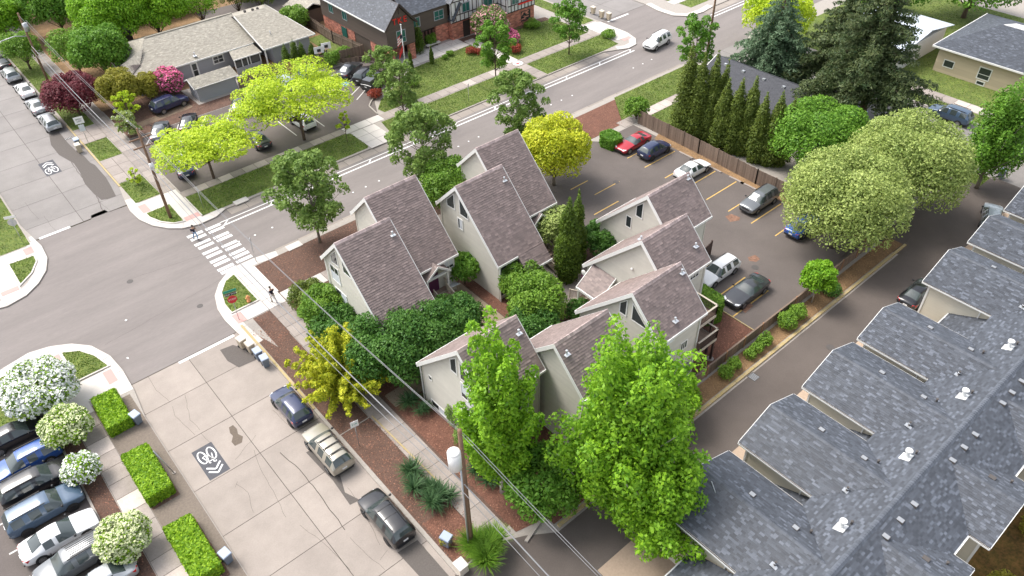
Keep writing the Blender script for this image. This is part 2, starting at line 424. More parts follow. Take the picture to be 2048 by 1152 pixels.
def arc(cx, cy, r, a0, a1, n=8):
    return [(cx+r*math.cos(R(a0+(a1-a0)*i/n)), cy+r*math.sin(R(a0+(a1-a0)*i/n))) for i in range(n+1)]
SE = [(13.1,4),(13.1,46),(12.75,49.5),(12.5,52.2),(12.4,54.2),(12.55,56),(13.15,57.9),(14.2,59.3),(15.4,60.2),(16.8,60.6),(18.4,60.55),(20.5,60.15),(81.5,60.1),(83.3,59.2),(84,57.4),(84,-30),(13.1,-30)]
NE = [(13.1,176),(13.1,82),(12.6,79),(12.3,76.6),(12.45,74.4),(13.1,72.4),(14.1,70.9),(15.2,69.9),(16.8,69.4),(18.6,69.5),(20,70.2),(76.5,70.2),(78.5,69.3),(80,68.6),(81.8,68.8),(83.2,70.2),(83.9,72.5),(83.9,78),(84,160)]
NW = [(2.9,176),(2.9,82),(3.25,79),(3.55,76.6),(3.4,74.2),(2.7,72.2),(1.6,70.7),(0.2,69.6),(-1.5,69.2),(-4,69.9),(-6,70.1),(-90,70.1),(-90,176)]
SW = [(3.0,4),(3.0,48),(3.4,51.5),(3.5,54.2),(3.3,56.6),(2.5,58.9),(1.3,60.3),(-0.2,61.2),(-1.8,61.6),(-4,61.1),(-6,60.3),(-90,60.3),(-90,-30),(3.0,-30)]
E1 = [(94,-30),(94,57),(94.8,59.2),(96.5,60),(150,60.1),(150,-30)]
E2 = [(94,160),(94,78),(93.4,75),(93.6,72),(95.2,70.2),(98,69.8),(101,70.2),(150,70.2),(150,160)]
for nm, pg in (('south_block_kerb', SE), ('north_block_kerb', NE), ('northwest_block_kerb', NW), ('southwest_block_kerb', SW), ('east_block_kerb', E1), ('far_east_block_kerb', E2)):
    struct(nm, MB().prism(pg, -0.05, 0.12), MATS['kerb_concrete'])

GRASS = []
def lawn(poly, lvl=3, dens=70):
    struct('lawn', MB().sheet(poly, zs(lvl)), MATS['lawn_soil']); GRASS.append((poly, zs(lvl), dens))
def tri_pts(poly, n):
    P = np.array(poly); a = P[0]; T = [(a, P[i], P[i+1]) for i in range(1, len(P)-1)]
    A = np.array([abs((b[0]-a_[0])*(c[1]-a_[1])-(b[1]-a_[1])*(c[0]-a_[0]))/2 for a_, b, c in T]); k = RNG.choice(len(T), n, p=A/A.sum())
    r1 = np.sqrt(RNG.random(n)); r2 = RNG.random(n); T = np.array(T)[k]
    return (1-r1)[:,None]*T[:,0]+(r1*(1-r2))[:,None]*T[:,1]+(r1*r2)[:,None]*T[:,2], A.sum()
def poly_area(poly):
    n = len(poly); return abs(sum(poly[i][0]*poly[(i+1)%n][1]-poly[(i+1)%n][0]*poly[i][1] for i in range(n))/2)
def np_mesh(name, V, F, tone, mats, mi=None, smooth=False):
    """V (n,3), F (m,k) same-size polygons"""
    me = bpy.data.meshes.new(name); k = F.shape[1]
    me.vertices.add(len(V)); me.vertices.foreach_set('co', V.astype(np.float32).ravel())
    me.loops.add(F.size); me.loops.foreach_set('vertex_index', F.astype(np.int32).ravel())
    me.polygons.add(len(F)); me.polygons.foreach_set('loop_start', np.arange(0, F.size, k, dtype=np.int32))
    try: me.polygons.foreach_set('loop_total', np.full(len(F), k, dtype=np.int32))
    except Exception: pass
    for m in mats: me.materials.append(m)
    if mi is not None: me.polygons.foreach_set('material_index', mi.astype(np.int32))
    at = me.attributes.new('tone', 'FLOAT', 'FACE'); at.data.foreach_set('value', tone.astype(np.float32))
    me.update(calc_edges=True); return me
def blades(poly, z, n, h=0.07, w=0.05):
    p, _ = tri_pts(poly, n); a = RNG.random(n)*2*np.pi; hh = h*(0.5+RNG.random(n)); ww = w*(0.6+RNG.random(n)*.8)
    dx, dy = np.cos(a)*ww, np.sin(a)*ww; lx, ly = (RNG.random((2,n))-.5)*0.09
    V = np.stack([np.stack([p[:,0]-dx, p[:,1]-dy, np.full(n,z)],1), np.stack([p[:,0]+dx, p[:,1]+dy, np.full(n,z)],1),
                  np.stack([p[:,0]+lx, p[:,1]+ly, z+hh],1)], 1).reshape(-1,3)
    return V, np.arange(3*n).reshape(n,3)
def slabs(name, rects, mat, lvl=6, th=0.05, parent=None, pname='paving_slab', tv=0.12, gap=0.02, pale=0.0):
    e = parent or sempty(name)
    for x0, x1, y0, y1, nx, ny in rects:
        part('joint_filler', MB().sheet([(x0,y0),(x1,y0),(x1,y1),(x0,y1)], zs(lvl)-0.012), MATS['joint_dark'], e)
        for i in range(nx):
            for j in range(ny):
                a = x0+(x1-x0)*i/nx; b = x0+(x1-x0)*(i+1)/nx; c = y0+(y1-y0)*j/ny; d = y0+(y1-y0)*(j+1)/ny
                t = random.uniform(1-tv, 1+tv)
                if random.random() < pale: t = random.uniform(1.45, 1.75)
                part(pname, MB().prism([(a+gap,c+gap),(b-gap,c+gap),(b-gap,d-gap),(a+gap,d-gap)], zs(lvl)-th, zs(lvl)+random.uniform(0,.003), tone=t), mat, e)
    return e
def mulch(name, poly, mat='mulch_brown', lvl=2, chips=30):
    struct(name, MB().sheet(poly, zs(lvl)), MATS[mat])
    n = int(poly_area(poly)*chips)
    if n > 20:
        p, _ = tri_pts(poly, n); a = RNG.random(n)*2*np.pi; s = 0.03+RNG.random(n)*0.05
        dx, dy = np.cos(a)*s, np.sin(a)*s; z = zs(lvl)
        V = np.stack([np.stack([p[:,0]-dx, p[:,1]-dy, np.full(n,z+.004)],1), np.stack([p[:,0]+dy*.5, p[:,1]-dx*.5, z+RNG.random(n)*.04],1),
                      np.stack([p[:,0]+dx, p[:,1]+dy, z+.01+RNG.random(n)*.05],1), np.stack([p[:,0]-dy*.5, p[:,1]+dx*.5, z+RNG.random(n)*.03],1)],1).reshape(-1,3)
        me = np_mesh('bark_mulch', V, np.arange(4*n).reshape(n,4), 0.45+RNG.random(n)*1.1, [MATS['bark_chips' if mat != 'dry_litter' else 'litter_leaf']])
        o = link('bark_mulch', me); o['kind'] = 'stuff'; o['label'] = 'loose bark chips scattered over the planting bed'; o['category'] = 'mulch'
M('litter_leaf', (0.36,0.22,0.10), 0.9, tone=True)

def seg(p, lvl): return MB().sheet(p, zs(lvl))
# ---- south block
struct('courtyard_soil', seg([(17.7,22.3),(57.6,22.3),(57.6,59.2),(17.7,59.2)], 0), MATS['mulch_brown'])
struct('parking_lot_asphalt', MB().sheet([(45.6,22.3),(64.2,22.3),(64.2,53.4),(58.4,53.4),(57.0,55.0),(57.0,59.9),(49,59.9),(44.5,52),(44.5,44),(45.6,29)], zs(2)), MATS['asphalt_lot'])
struct('driveway', MB().sheet([(13.4,13.0),(84,13.0),(84,19.75),(20.0,19.75),(18.2,21.0),(16.4,21.9),(13.4,21.9)], zs(1)), MATS['asphalt_drive'])
struct('service_yard_asphalt', MB().sheet([(64.2,19.75),(83.6,19.75),(83.6,22.5),(64.2,22.5)], zs(1)), MATS['asphalt_drive'])
struct('driveway_mouth', MB().prism([(13.0,14),(13.4,14),(13.4,21.4),(13.0,21.9)], -.02, 0.1245), MATS['asphalt_drive'])
struct('building_apron', MB().sheet([(20,7),(82,7),(82,16.1),(20,16.1)], zs(2)), M('apron_tan', (0.42,0.32,0.24), 0.9, n=0.12, sc=6))
struct('back_yard_moss', MB().sheet([(14,-30),(84,-30),(84,7),(14,7)], zs(2)), MATS['moss_ground'])
mulch('mulch_bed', [(17.75,54.45),(22.3,54.45),(30.5,54.45),(44,54.45),(44,59.3),(17.75,59.3)], 'mulch_brown', 3, 24)
mulch('mulch_bed', [(14.35,48),(16.0,49),(16.0,52.7),(14.35,52.7)], 'mulch_brown', 3, 30)
mulch('mulch_bed', [(13.35,36.5),(15.9,36.5),(15.9,49),(14.35,48.0),(13.4,51.7)][::-1], 'mulch_brown', 2, 26)
mulch('mulch_bed', [(13.4,22.0),(16.5,22.0),(16.3,36.4),(13.4,36.4)], 'mulch_brown', 3, 34)
mulch('mulch_bed', [(13.5,22.4),(15.9,22.6),(15.9,26.2),(13.6,26.2)], 'mulch_red', 4, 40)
mulch('mulch_bed', [(17.9,21.6),(20.4,21.0),(20.4,52.5),(17.9,52.5)], 'mulch_red', 3, 34)
mulch('mulch_bed', [(20.4,20.4),(33,20.4),(33,27),(20.4,27)], 'mulch_red', 2, 16)
mulch('mulch_bed', [(25.5,36.3),(29.0,36.3),(28.8,44.5),(25.5,44.5)], 'mulch_red', 3, 22)
mulch('mulch_bed', [(31.0,36.3),(37.0,36.3),(37.0,40.4),(31.0,44.0)], 'mulch_red', 3, 22)
mulch('mulch_bed', [(38.1,22.2),(45.5,22.2),(45.5,25.9),(38.1,25.9)], 'mulch_red', 4, 50)
mulch('mulch_bed', [(33.5,20.3),(66,20.3),(66,21.8),(33.5,21.8)], 'dry_litter', 2, 20)
mulch('mulch_bed', [(20.2,20.35),(34,20.35),(34,21.8),(20.2,21.8)], 'mulch_red', 3, 20)
mulch('mulch_bed', [(57.2,54.4),(63.5,54.4),(67.3,59.3),(57.7,59.3)], 'mulch_red', 3, 30)
mulch('mulch_bed', [(63.6,22.4),(66.3,22.4),(66.3,50.5),(63.6,49.5)], 'dry_litter', 3, 16)
lawn([(67.6,59.7),(64.0,55.1),(83.5,55.1),(83.5,57.4),(82.2,59.6)], 3)
lawn([(65.8,53.5),(65.8,47.0),(70,47.0),(83.5,47.0),(83.5,53.5)], 3)
lawn([(81.2,19.9),(83.6,19.9),(83.6,46.5),(81.2,46.5)], 3)
lawn([(76.2,24.5),(79.4,24.5),(79.4,46.5),(76.2,46.5)], 3)
slabs('pavement', [(15.95,17.7,21.9,52.8,1,20)], MATS['concrete_walk'], tv=0.10)
slabs('pavement', [(16.0,17.7,52.8,60.0,1,5),(13.9,16.0,52.8,54.3,1,1)], MATS['concrete_new'], tv=0.04)
slabs('pavement', [(17.75,22.0,52.75,54.25,3,1)], MATS['concrete_new'], tv=0.06)
slabs('pavement', [(22.0,50.0,52.75,54.25,18,1)], MATS['concrete_walk'])
slabs('pavement', [(63.0,82.5,53.55,55.05,13,1)], MATS['concrete_walk'], pale=0.3)
slabs('pavement', [(79.5,81.1,22,47.0,1,16)], MATS['concrete_walk'])
slabs('courtyard_path', [(29.0,30.9,36.4,44.4,1,5),(18.0,29.0,35.9,37.5,7,1)], M('concrete_path', (0.29,0.23,0.165), 0.9, n=0.15, sc=8, tone=True), tv=0.06)
slabs('courtyard_path', [(30.9,40.5,35.6,37.6,5,1),(37.2,40.2,37.6,44.5,2,5),(40.5,46.5,36.5,38.5,3,1)], MATS['concrete_walk'], tv=0.12)
slabs('driveway_apron', [(53.4,57.2,53.6,59.95,2,3)], MATS['concrete_new'], tv=0.05)
# new concrete ring and planted islands at the four corners
def offset_path(path, d):
    out = []
    for i, p in enumerate(path):
        a = Vector(path[max(i-1,0)]); b = Vector(path[min(i+1,len(path)-1)]); t = (b-a).normalized(); out.append((p[0]-t.y*d, p[1]+t.x*d))
    return out
def corner_ring(path, d, inner_side=1):
    a = offset_path(path, 0.03*inner_side); b = offset_path(path, d*inner_side); e = sempty('corner_pavement')
    for i in range(len(path)-1):
        k = 0.012; L = lambda p, q, t: (p[0]+(q[0]-p[0])*t, p[1]+(q[1]-p[1])*t)
        q = [L(a[i],a[i+1],k), L(a[i],a[i+1],1-k), L(b[i],b[i+1],1-k), L(b[i],b[i+1],k)]
        part('paving_slab', MB().prism(q, 0.0, zs(2)+0.002, tone=random.uniform(0.96,1.03)), MATS['concrete_new'], e)
corner_ring([SE[i] for i in range(2, 12)], 1.05, -1)
corner_ring([NE[i] for i in range(2, 11)], 1.05, 1)
corner_ring([NW[i] for i in range(2, 11)], 1.05, -1)
corner_ring([SW[i] for i in range(2, 11)], 1.05, 1)
corner_ring([NE[i] for i in range(12, 18)], 1.05, 1)
corner_ring([E2[i] for i in range(1, 7)], 1.05, 1)
def island(poly, h=0.17, grass=True, ed=0.14, name='planted_island'):
    e = sempty(name); part('kerb_edge', MB().prism(poly, 0.1, zs(0)+h*0.62), MATS['concrete_new'], e)
    q = inset(poly if sum(poly[i][0]*poly[(i+1)%len(poly)][1]-poly[(i+1)%len(poly)][0]*poly[i][1] for i in range(len(poly))) > 0 else poly[::-1], ed)
    part('turf', MB().sheet(q, zs(0)+h*0.62+.006), MATS['lawn_soil'], e); GRASS.append((q, zs(0)+h*0.62+.006, 90))
    return e
struct('corner_slab_base', MB().sheet([(12.9,54.3),(16,54.3),(16,60),(14.8,59.6),(13.4,57.9)], zs(1)), MATS['concrete_new'])
island([(13.2,54.5),(15.9,54.5),(15.9,59.6),(14.7,59.1),(13.7,57.8),(13.2,56)])
island([(13.3,75.0),(13.3,74.0),(13.9,72.4),(14.8,71.2),(15.9,70.8),(16.0,75.0)])
island([(0.15,75.6),(2.6,75.4),(2.5,74.2),(1.6,72.6),(0.15,71.3)])
island([(0.2,55.3),(2.9,55.3),(2.4,57.4),(1.6,58.9),(0.2,59.8)])
struct('corner_slab', seg([(13.3,75.0),(17.5,75.0),(17.5,77.4),(12.8,77.4),(12.8,75)], 1), MATS['concrete_new'])
struct('corner_slab', seg([(15.9,70.4),(17.5,70.4),(17.5,75.0),(15.9,75.0)], 1), MATS['concrete_new'])
struct('corner_slab', seg([(-2.0,75.7),(2.9,75.7),(2.9,77.4),(-2.0,77.4)], 1), MATS['concrete_new'])
struct('corner_slab', seg([(-1.7,70.2),(0.1,70.6),(0.1,75.7),(-1.7,75.7)], 1), MATS['concrete_new'])
struct('corner_slab', seg([(-1.6,51.3),(0.2,51.3),(0.2,60.2),(-1.6,60.2)], 1), MATS['concrete_new'])
struct('corner_slab', seg([(0.2,52.6),(2.9,52.6),(2.9,55.2),(0.2,55.2)], 1), MATS['concrete_new'])
for q in ([(13.2,75.2),(14.0,75.2),(14.0,76.9),(13.2,76.9)], [(16.0,70.8),(17.5,70.8),(17.5,71.6),(16.0,71.6)], [(16.0,59.0),(17.6,59.0),(17.6,59.7),(16.0,59.7)],
          [(13.1,52.9),(13.9,52.9),(13.9,54.3),(13.1,54.3)], [(-1.5,58.9),(0.1,58.9),(0.1,59.7),(-1.5,59.7)], [(2.1,53.3),(2.8,53.3),(2.8,55.0),(2.1,55.0)],
          [(-1.5,70.9),(0.0,70.9),(0.0,71.6),(-1.5,71.6)], [(1.9,75.9),(2.7,75.9),(2.7,77.2),(1.9,77.2)], [(81.4,70.7),(83,70.7),(83,71.5),(81.4,71.5)]):
    struct('tactile_ramp', seg(q, 4), MATS['ramp_pink'])
# ---- north block
struct('lot_asphalt', MB().sheet([(17.7,76.4),(43.0,76.4),(44.6,79.6),(51.3,86.0),(51.3,91.5),(45,91.8),(33.4,91.3),(17.7,91.6)], zs(2)), MATS['asphalt_lot'])
lawn([(17.7,75.1),(17.6,70.6),(37.7,70.5),(38.1,71.0),(38.1,74.6),(37.4,75.1)], 3)
lawn([(42.3,74.6),(41.4,70.4),(64.2,70.4),(64.2,74.6)], 3)
lawn([(66.0,74.6),(66.0,70.4),(76.8,70.4),(80.0,70.6),(80.4,74.6)], 3)
lawn([(44.0,76.4),(64.3,76.4),(64.3,84.8),(60,84.6),(53.5,84.2),(45.4,79.4),(43.8,77.6)], 3)
lawn([(66.1,76.4),(79.6,76.4),(79.6,83.6),(70,86),(66.1,86)], 3)
lawn([(13.3,82.6),(15.85,82.6),(15.95,77.6),(13.3,77.6)], 3)
lawn([(13.35,94.0),(15.85,94.0),(15.95,88.9),(13.35,88.9)], 3)
lawn([(13.35,170),(15.9,170),(15.9,98.4),(13.35,98.4)], 3, 40)
lawn([(81.2,79),(83.5,79),(83.5,130),(81.2,130)], 3, 40)
lawn([(48,92),(52,92),(52,103),(48,103)], 2, 10)
slabs('pavement', [(17.6,37.6,75.15,76.35,14,1)], MATS['concrete_walk'], tv=0.2, pale=0.25)
slabs('pavement', [(37.6,43.0,74.9,76.4,3,1)], MATS['concrete_new'], tv=0.05)
slabs('pavement', [(43.0,80.6,74.75,76.25,26,1)], MATS['concrete_walk'], tv=0.1, pale=0.22)
slabs('pavement', [(80.6,83.3,74.6,78.5,2,2),(80.7,83.2,71.4,74.6,2,2)], MATS['concrete_new'], tv=0.05)
slabs('pavement', [(64.3,65.9,70.3,74.7,1,3)], MATS['concrete_walk'])
slabs('pavement', [(64.4,66.0,76.3,86.4,1,7)], MATS['concrete_new'], tv=0.05)
slabs('driveway_apron', [(38.0,41.4,70.1,74.8,2,3)], MATS['concrete_new'], tv=0.05)
slabs('pavement', [(16.0,17.55,77.4,98,1,14),(16.0,17.55,98,150,1,34)], MATS['concrete_walk'])
slabs('pavement', [(13.3,15.95,94.05,98.2,2,3),(13.3,15.95,82.7,88.8,2,3)], MATS['concrete_walk'], tv=0.06)
slabs('front_terrace', [(53.4,64.2,84.8,88.0,5,2)], MATS['concrete_new'], tv=0.05)
mulch('mulch_bed', [(17.8,91.7),(33.4,91.4),(33.4,94.2),(27.6,94.2),(27.4,101),(17.8,101)], 'mulch_brown', 3, 14)
mulch('mulch_bed', [(56.5,88.0),(66.5,87.4),(79,85),(79,83.8),(70,84.4),(60,86.9)], 'mulch_brown', 4, 14)
struct('gravel_strip', seg([(18.6,93.4),(26.8,94.2),(26.8,95.6),(18.6,94.8)], 5), MATS['dirt'])
struct('rear_yard', seg([(84,92),(84,160),(17.7,160),(17.7,101),(48,97)], 0), MATS['dry_litter'])
struct('rear_lot_asphalt', seg([(40,112),(66,108),(66,122),(40,124)], 1), MATS['asphalt_lot'])
# ---- north west, south west, east
lawn([(-0.0,77.6),(2.75,77.6),(2.75,170),(-0.0,170)], 3, 30)
lawn([(-30,77.6),(-2.1,77.6),(-2.1,170),(-30,170)], 2, 6)
slabs('pavement', [(-1.9,-0.1,77.6,120,1,28)], MATS['concrete_walk'])
slabs('pavement', [(-1.4,0.2,28.0,51.2,1,15)], MATS['concrete_walk'], tv=0.12, pale=0.12)
lawn([(-1.7,51.9),(-1.7,59.9),(-5,60.1),(-30,60.1),(-30,54.5),(-5.7,54.5),(-3.5,51.9)], 3)
struct('southwest_lot_asphalt', seg([(-60,-20),(-2.75,-20),(-2.75,52.0),(-5.8,54.6),(-60,54.6)], 1), MATS['asphalt_lot'])
mulch('mulch_bed', [(-2.75,28),(-1.45,28),(-1.45,51.6),(-2.75,51.6)], 'mulch_brown', 3, 40)
struct('verge_old_asphalt', seg([(0.22,28),(2.95,28),(2.95,51.2),(0.22,51.2)], 1), M('old_verge', (0.19,0.155,0.125), 0.95, n=0.25, sc=7))
for a, b in ((48.0,51.9),(39.6,44.8),(31.6,37.1)):
    mulch('mulch_bed', [(0.25,a-.15),(2.2,a-.15),(2.2,b+.05),(0.25,b+.05)], 'mulch_brown', 2, 20)
lawn([(94.3,-20),(96.4,-20),(96.4,57),(94.3,57)], 3, 30)
lawn([(98.4,-20),(130,-20),(130,57),(98.4,57)], 3, 20)
slabs('pavement', [(96.5,98.3,8,56,1,30)], MATS['concrete_walk'], pale=0.2)
lawn([(98,72.2),(120,72.2),(120,74.6),(98,74.6)], 3, 30)
lawn([(97.5,76.4),(125,76.4),(125,110),(97.5,110)], 3, 10)
slabs('pavement', [(97,120,74.7,76.3,15,1)], MATS['concrete_new'])
# gutters
def pans(x0, x1, y0, y1, n, mat='concrete_gutter'):
    return [(x0,x1,y0,y1,n,1)]
def gutter(rects):
    e = sempty('gutter')
    for x0,x1,y0,y1,nx,ny in rects:
        part('joint_filler', MB().sheet([(x0,y0),(x1,y0),(x1,y1),(x0,y1)], 0.004), MATS['joint_dark'], e)
        for i in range(nx):
            for j in range(ny):
                a = x0+(x1-x0)*i/nx; b = x0+(x1-x0)*(i+1)/nx; c = y0+(y1-y0)*j/ny; d = y0+(y1-y0)*(j+1)/ny
                part('gutter_slab', MB().sheet([(a+.02,c),(b-.02,c),(b-.02,d),(a+.02,d)], 0.009, tone=random.uniform(.9,1.1)), MATS['concrete_gutter'], e)
gutter([(20.0,76.6,68.95,70.2,28,1)]); gutter([(20.5,81.5,60.1,60.55,24,1)]); gutter([(-60,-6,60.3,61.0,20,1),(-60,-6,69.4,70.1,20,1)]); gutter([(98,140,68.9,70.2,16,1)])
def kerb(name, pts, w, z0, z1, mat, lvlpos=0):
    mb = MB()
    for i in range(len(pts)-1):
        a, b = Vector(pts[i]), Vector(pts[i+1]); n = max(1, int((b-a).length/2.4)); d = (b-a)/n
        for k in range(n):
            p = a+d*k+d.normalized()*0.012; q = a+d*(k+1)-d.normalized()*0.012; s = Vector((-d.y, d.x)).normalized()*w/2
            mb.prism([tuple(p-s), tuple(q-s), tuple(q+s), tuple(p+s)], z0, z1, tone=random.uniform(.85,1.1))
    return struct(name, mb, MATS[mat])
MATS['kerb_yellow'].node_tree
kerb('driveway_kerb', [(20.3,20.05),(66,20.05)], 0.24, 0.05, 0.27, 'kerb_yellow')
kerb('driveway_kerb', [(17.9,20.6),(20.2,21.3)], 0.22, 0.05, 0.26, 'kerb_concrete')
kerb('yellow_kerb', [(13.2,52.6),(13.24,46.4),(13.2,40)], 0.2, 0.02, 0.17, 'kerb_yellow')
kerb('yellow_kerb', [(13.2,100.5),(13.2,82.0)], 0.18, 0.02, 0.17, 'kerb_yellow')
kerb('yellow_kerb', [(2.85,92),(2.85,78)], 0.16, 0.02, 0.16, 'kerb_concrete')
kerb('planter_edging', [(16.4,28.0),(16.15,36.4)], 0.1, 0.1, 0.2, 'kerb_yellow')
kerb('planter_edging', [(-2.8,28),(-2.8,51.6)], 0.16, 0.1, 0.26, 'kerb_concrete')
kerb('lot_kerb', [(43.0,76.5),(43.4,79.0),(44.3,79.9),(49,83.0)], 0.16, 0.1, 0.26, 'kerb_concrete')
kerb('lot_kerb', [(33.4,91.5),(44,91.9),(51,91.8)], 0.16, 0.1, 0.24, 'kerb_concrete')
kerb('lawn_edging', [(17.75,54.45),(17.75,59.3)], 0.12, 0.1, 0.24, 'concrete_new')
kerb('lawn_edging', [(17.6,70.6),(17.6,75.0)], 0.12, 0.1, 0.24, 'concrete_new')
kerb('lot_kerb', [(57.2,53.6),(57.4,59.5)], 0.12, 0.1, 0.2, 'kerb_concrete')
kerb('lot_kerb', [(45.55,22.4),(45.55,26.2)], 0.1, 0.1, 0.22, 'kerb_yellow')

# ---- painted markings (kept as children of one setting piece)
mk = sempty('road_markings')
def paint(name, poly, z, mat='paint_white'): return part(name, MB().sheet(poly, z), MATS[mat], mk)
def rect(x0, x1, y0, y1): return [(x0,y0),(x1,y0),(x1,y1),(x0,y1)]
paint('lane_line', rect(18.5, 80.2, 67.62, 67.82), 0.006); paint('lane_line', rect(18.5, 80.0, 68.36, 68.48), 0.006)
paint('lane_line', rect(98, 140, 67.62, 67.82), 0.006); paint('lane_line', rect(98, 140, 68.36, 68.48), 0.006)
for x in (18.9, 24.0, 30.2, 36.3, 42.4, 48.6, 54.8, 60.9, 67.2, 73.5, 79.6): paint('buffer_tick', [(x-.25,67.83),(x-.05,67.83),(x+.5,68.35),(x+.3,68.35)], 0.006)
for i, y in enumerate((68.25,67.5,66.45,65.7,64.6,63.85,62.85,62.15,61.2,60.6)): paint('crosswalk_bar', rect(14.95+.06*(i%2), 16.55+.06*(i%2), y-.22, y+.22), 0.006)
for i, y in enumerate((68.2,67.5,66.3,65.65,64.4,63.7,62.7,62.0,61.2)): paint('crosswalk_bar', rect(16.85+.05*(i%2), 18.45+.05*(i%2), y-.22, y+.22), 0.006)
paint('stop_line', rect(7.3, 12.2, 51.85, 52.15), 0.01); paint('stop_line', rect(3.7, 6.7, 78.0, 78.35), 0.012); paint('stop_line', rect(84.9, 89.4, 77.2, 77.55), 0.006)
md = MB()
for x, y in ((18.5,64.1),(20.2,64),(22.1,64),(33.2,63.9),(34.9,63.9),(31.6,63.9),(45.8,63.8),(47.4,63.9),(60.6,63.9),(62.4,63.9),(64.3,63.9),(75.9,64),(77.8,64),(79.7,64.1),(-3.3,66.2),(-5,66.2),(5.9,60.2),(48.9,63.9),(100,64),(102,64),(104,64)):
    md.prism(arc(x, y, 0.11, 0, 330, 7)[:-1], 0.002, 0.03)
part('lane_dots', md, MATS['paint_white'], mk)
for y in (48.7,46.1,43.2,40.4,37.6,34.8,32.0,29.2): paint('stall_line', rect(58.1, 63.2, y-.06, y+.06), zs(3), 'paint_yellow')
for q in (rect(49.0,51.6,48.4,48.52), rect(47.6,51.2,43.5,43.62), rect(50.2,54.0,46.0,46.1), rect(45.7,50.8,24.8,24.93), rect(46.9,50.8,27.3,27.42), rect(46.9,50.8,30.6,30.72)): paint('stall_line', q, zs(3), 'paint_yellow')
for a, b in (((18.4,88.4),(19.8,90.3)),((21.4,87.5),(23.6,91.1)),((25.0,88.0),(27.1,91.0)),((28.4,87.9),(30.5,91.1)),((31.3,87.3),(33.2,90.1)),((42.6,89.0),(45.0,90.1)),((44.0,87.0),(47.2,88.9)),((43.9,86.0),(46.6,87.6)),((43.4,83.2),(45.6,84.6)),((43.2,81.6),(45.8,83.4))):
    paint('stall_line', strip_poly([a, b], 0.12)[0], zs(3), 'paint_worn')
for a, b in (((21,84.2),(21.0,79.4)),((25,84.0),(25,79.2)),((29,83.8),(29,79)),((33,83.5),(33,78.7)),((36.6,83.2),(36.6,78.4))): paint('stall_line', strip_poly([a, b], 0.12)[0], zs(3), 'paint_worn')
for y in (50.6,48.1,45.3,42.5,39.9,37.4): paint('stall_line', rect(-8.2,-7.6,y-.07,y+.07), zs(3), 'paint_worn')
paint('arrow_marking', [(20.6,86.3),(22.0,87.0),(22.2,86.6),(23.0,87.3),(21.9,87.5),(22.0,87.2),(20.5,86.5)], zs(3), 'paint_worn')
paint('accessible_bay_symbol', [(43.6,86.6),(44.6,87.3),(45.2,86.5),(44.2,85.8)], zs(3), 'paint_blue')
wc = MB(); c0 = (44.4,86.5)
for a0 in range(0, 270, 15): 
    for q in strip_poly([(c0[0]+.2*math.cos(R(a0)), c0[1]+.2*math.sin(R(a0))), (c0[0]+.2*math.cos(R(a0+15)), c0[1]+.2*math.sin(R(a0+15)))], 0.06): wc.sheet(q, zs(4))
for q in strip_poly([(c0[0]-.1,c0[1]+.4),(c0[0],c0[1]+.12),(c0[0]+.22,c0[1]+.08),(c0[0]+.32,c0[1]-.14)], 0.07): wc.sheet(q, zs(4))
part('wheelchair_symbol', wc, MATS['paint_white'], mk)
def sharrow(cx, cy, w, l, up=1, z=0.012):
    """bicycle symbol with two chevrons, w across x, l along y"""
    bg_ = MB().sheet(rect(cx-w*.62, cx+w*.62, cy-l*.56, cy+l*.56), z-.004)
    part('symbol_backing', bg_, M('symbol_dark', (0.085,0.085,0.095), 0.85, n=0.2, sc=6), mk)
    s = MB()
    def ribbon(pts, wd):
        P = [(cx+a*w, cy+up*b*l) for a, b in pts]
        for q in strip_poly(P, wd): s.sheet(q, z)
    def loop(x, y, r): ribbon([(x+r*math.cos(R(a)), y+r*1.05*math.sin(R(a))) for a in range(0, 361, 24)], 0.1)
    loop(-.28, -.22 , .21); loop(.28, -.22, .21)
    ribbon([(-.28,-.22),(-.1,.0),(.16,.0),(.0,-.24),(-.28,-.22)], .07); ribbon([(.0,-.24),(-.12,.06),(-.2,.06),(-.02,.06)], .07); ribbon([(.28,-.22),(.14,.08),(.26,.1),(.28,.06)], .07)
    for k in (.2, .34): ribbon([(-.42, k-.04),(0, k+.12),(.42, k-.04)], .13)
    part('bicycle_symbol', s, MATS['paint_white'], mk)
sharrow(5.05, 40.85, 1.25, 2.9, -1); sharrow(8.65, 91.6, 1.3, 3.1, 1)
cr = MB()
def crack(pts, w=0.016, z=0.006, lvl=None):
    P = [tuple(G(x, y)[:2]) for x, y in pts]; Q = [P[0]]
    for i in range(1, len(P)):
        a = Vector(P[i-1]); b = Vector(P[i]); n = max(1, int((b-a).length/0.45))
        for k in range(1, n+1):
            t = k/n; j = 0.05 if k < n else 0; Q.append((a.x+(b.x-a.x)*t+random.uniform(-j,j), a.y+(b.y-a.y)*t+random.uniform(-j,j)))
    for q in strip_poly(Q, w): cr.sheet(q, z)
for c in ([(295,752),(312,780),(340,805)],[(345,813),(350,832),(375,855),(390,870)],[(402,866),(420,885),(437,905)],[(472,968),(496,985),(507,1025)],[(475,963),(470,975)],[(508,900),(520,935),(555,1000),(572,1035)],
          [(600,1050),(640,1080),(700,1140)],[(545,820),(580,852),(595,865)],[(695,975),(720,1010),(760,1090)],[(50,405),(62,422),(78,438)],[(88,432),(100,450),(113,463)],[(195,395),(205,410),(225,425)],[(0,800)],
          [(700,1075),(725,1100),(770,1140)],[(845,1090),(870,1130),(880,1150)],[(775,1100),(760,1120)],[(512,870),(470,920)],[(210,690),(430,565),(458,548)],[(255,560),(420,505)],[(400,860),(380,840),(370,790)],[(660,300),(690,330)]): 
    if len(c) > 1: crack(c)
crack([(110,268),(150,335),(175,372),(190,385),(205,420)], 0.05); crack([(560,905),(590,930),(640,990),(690,1060)], 0.05)
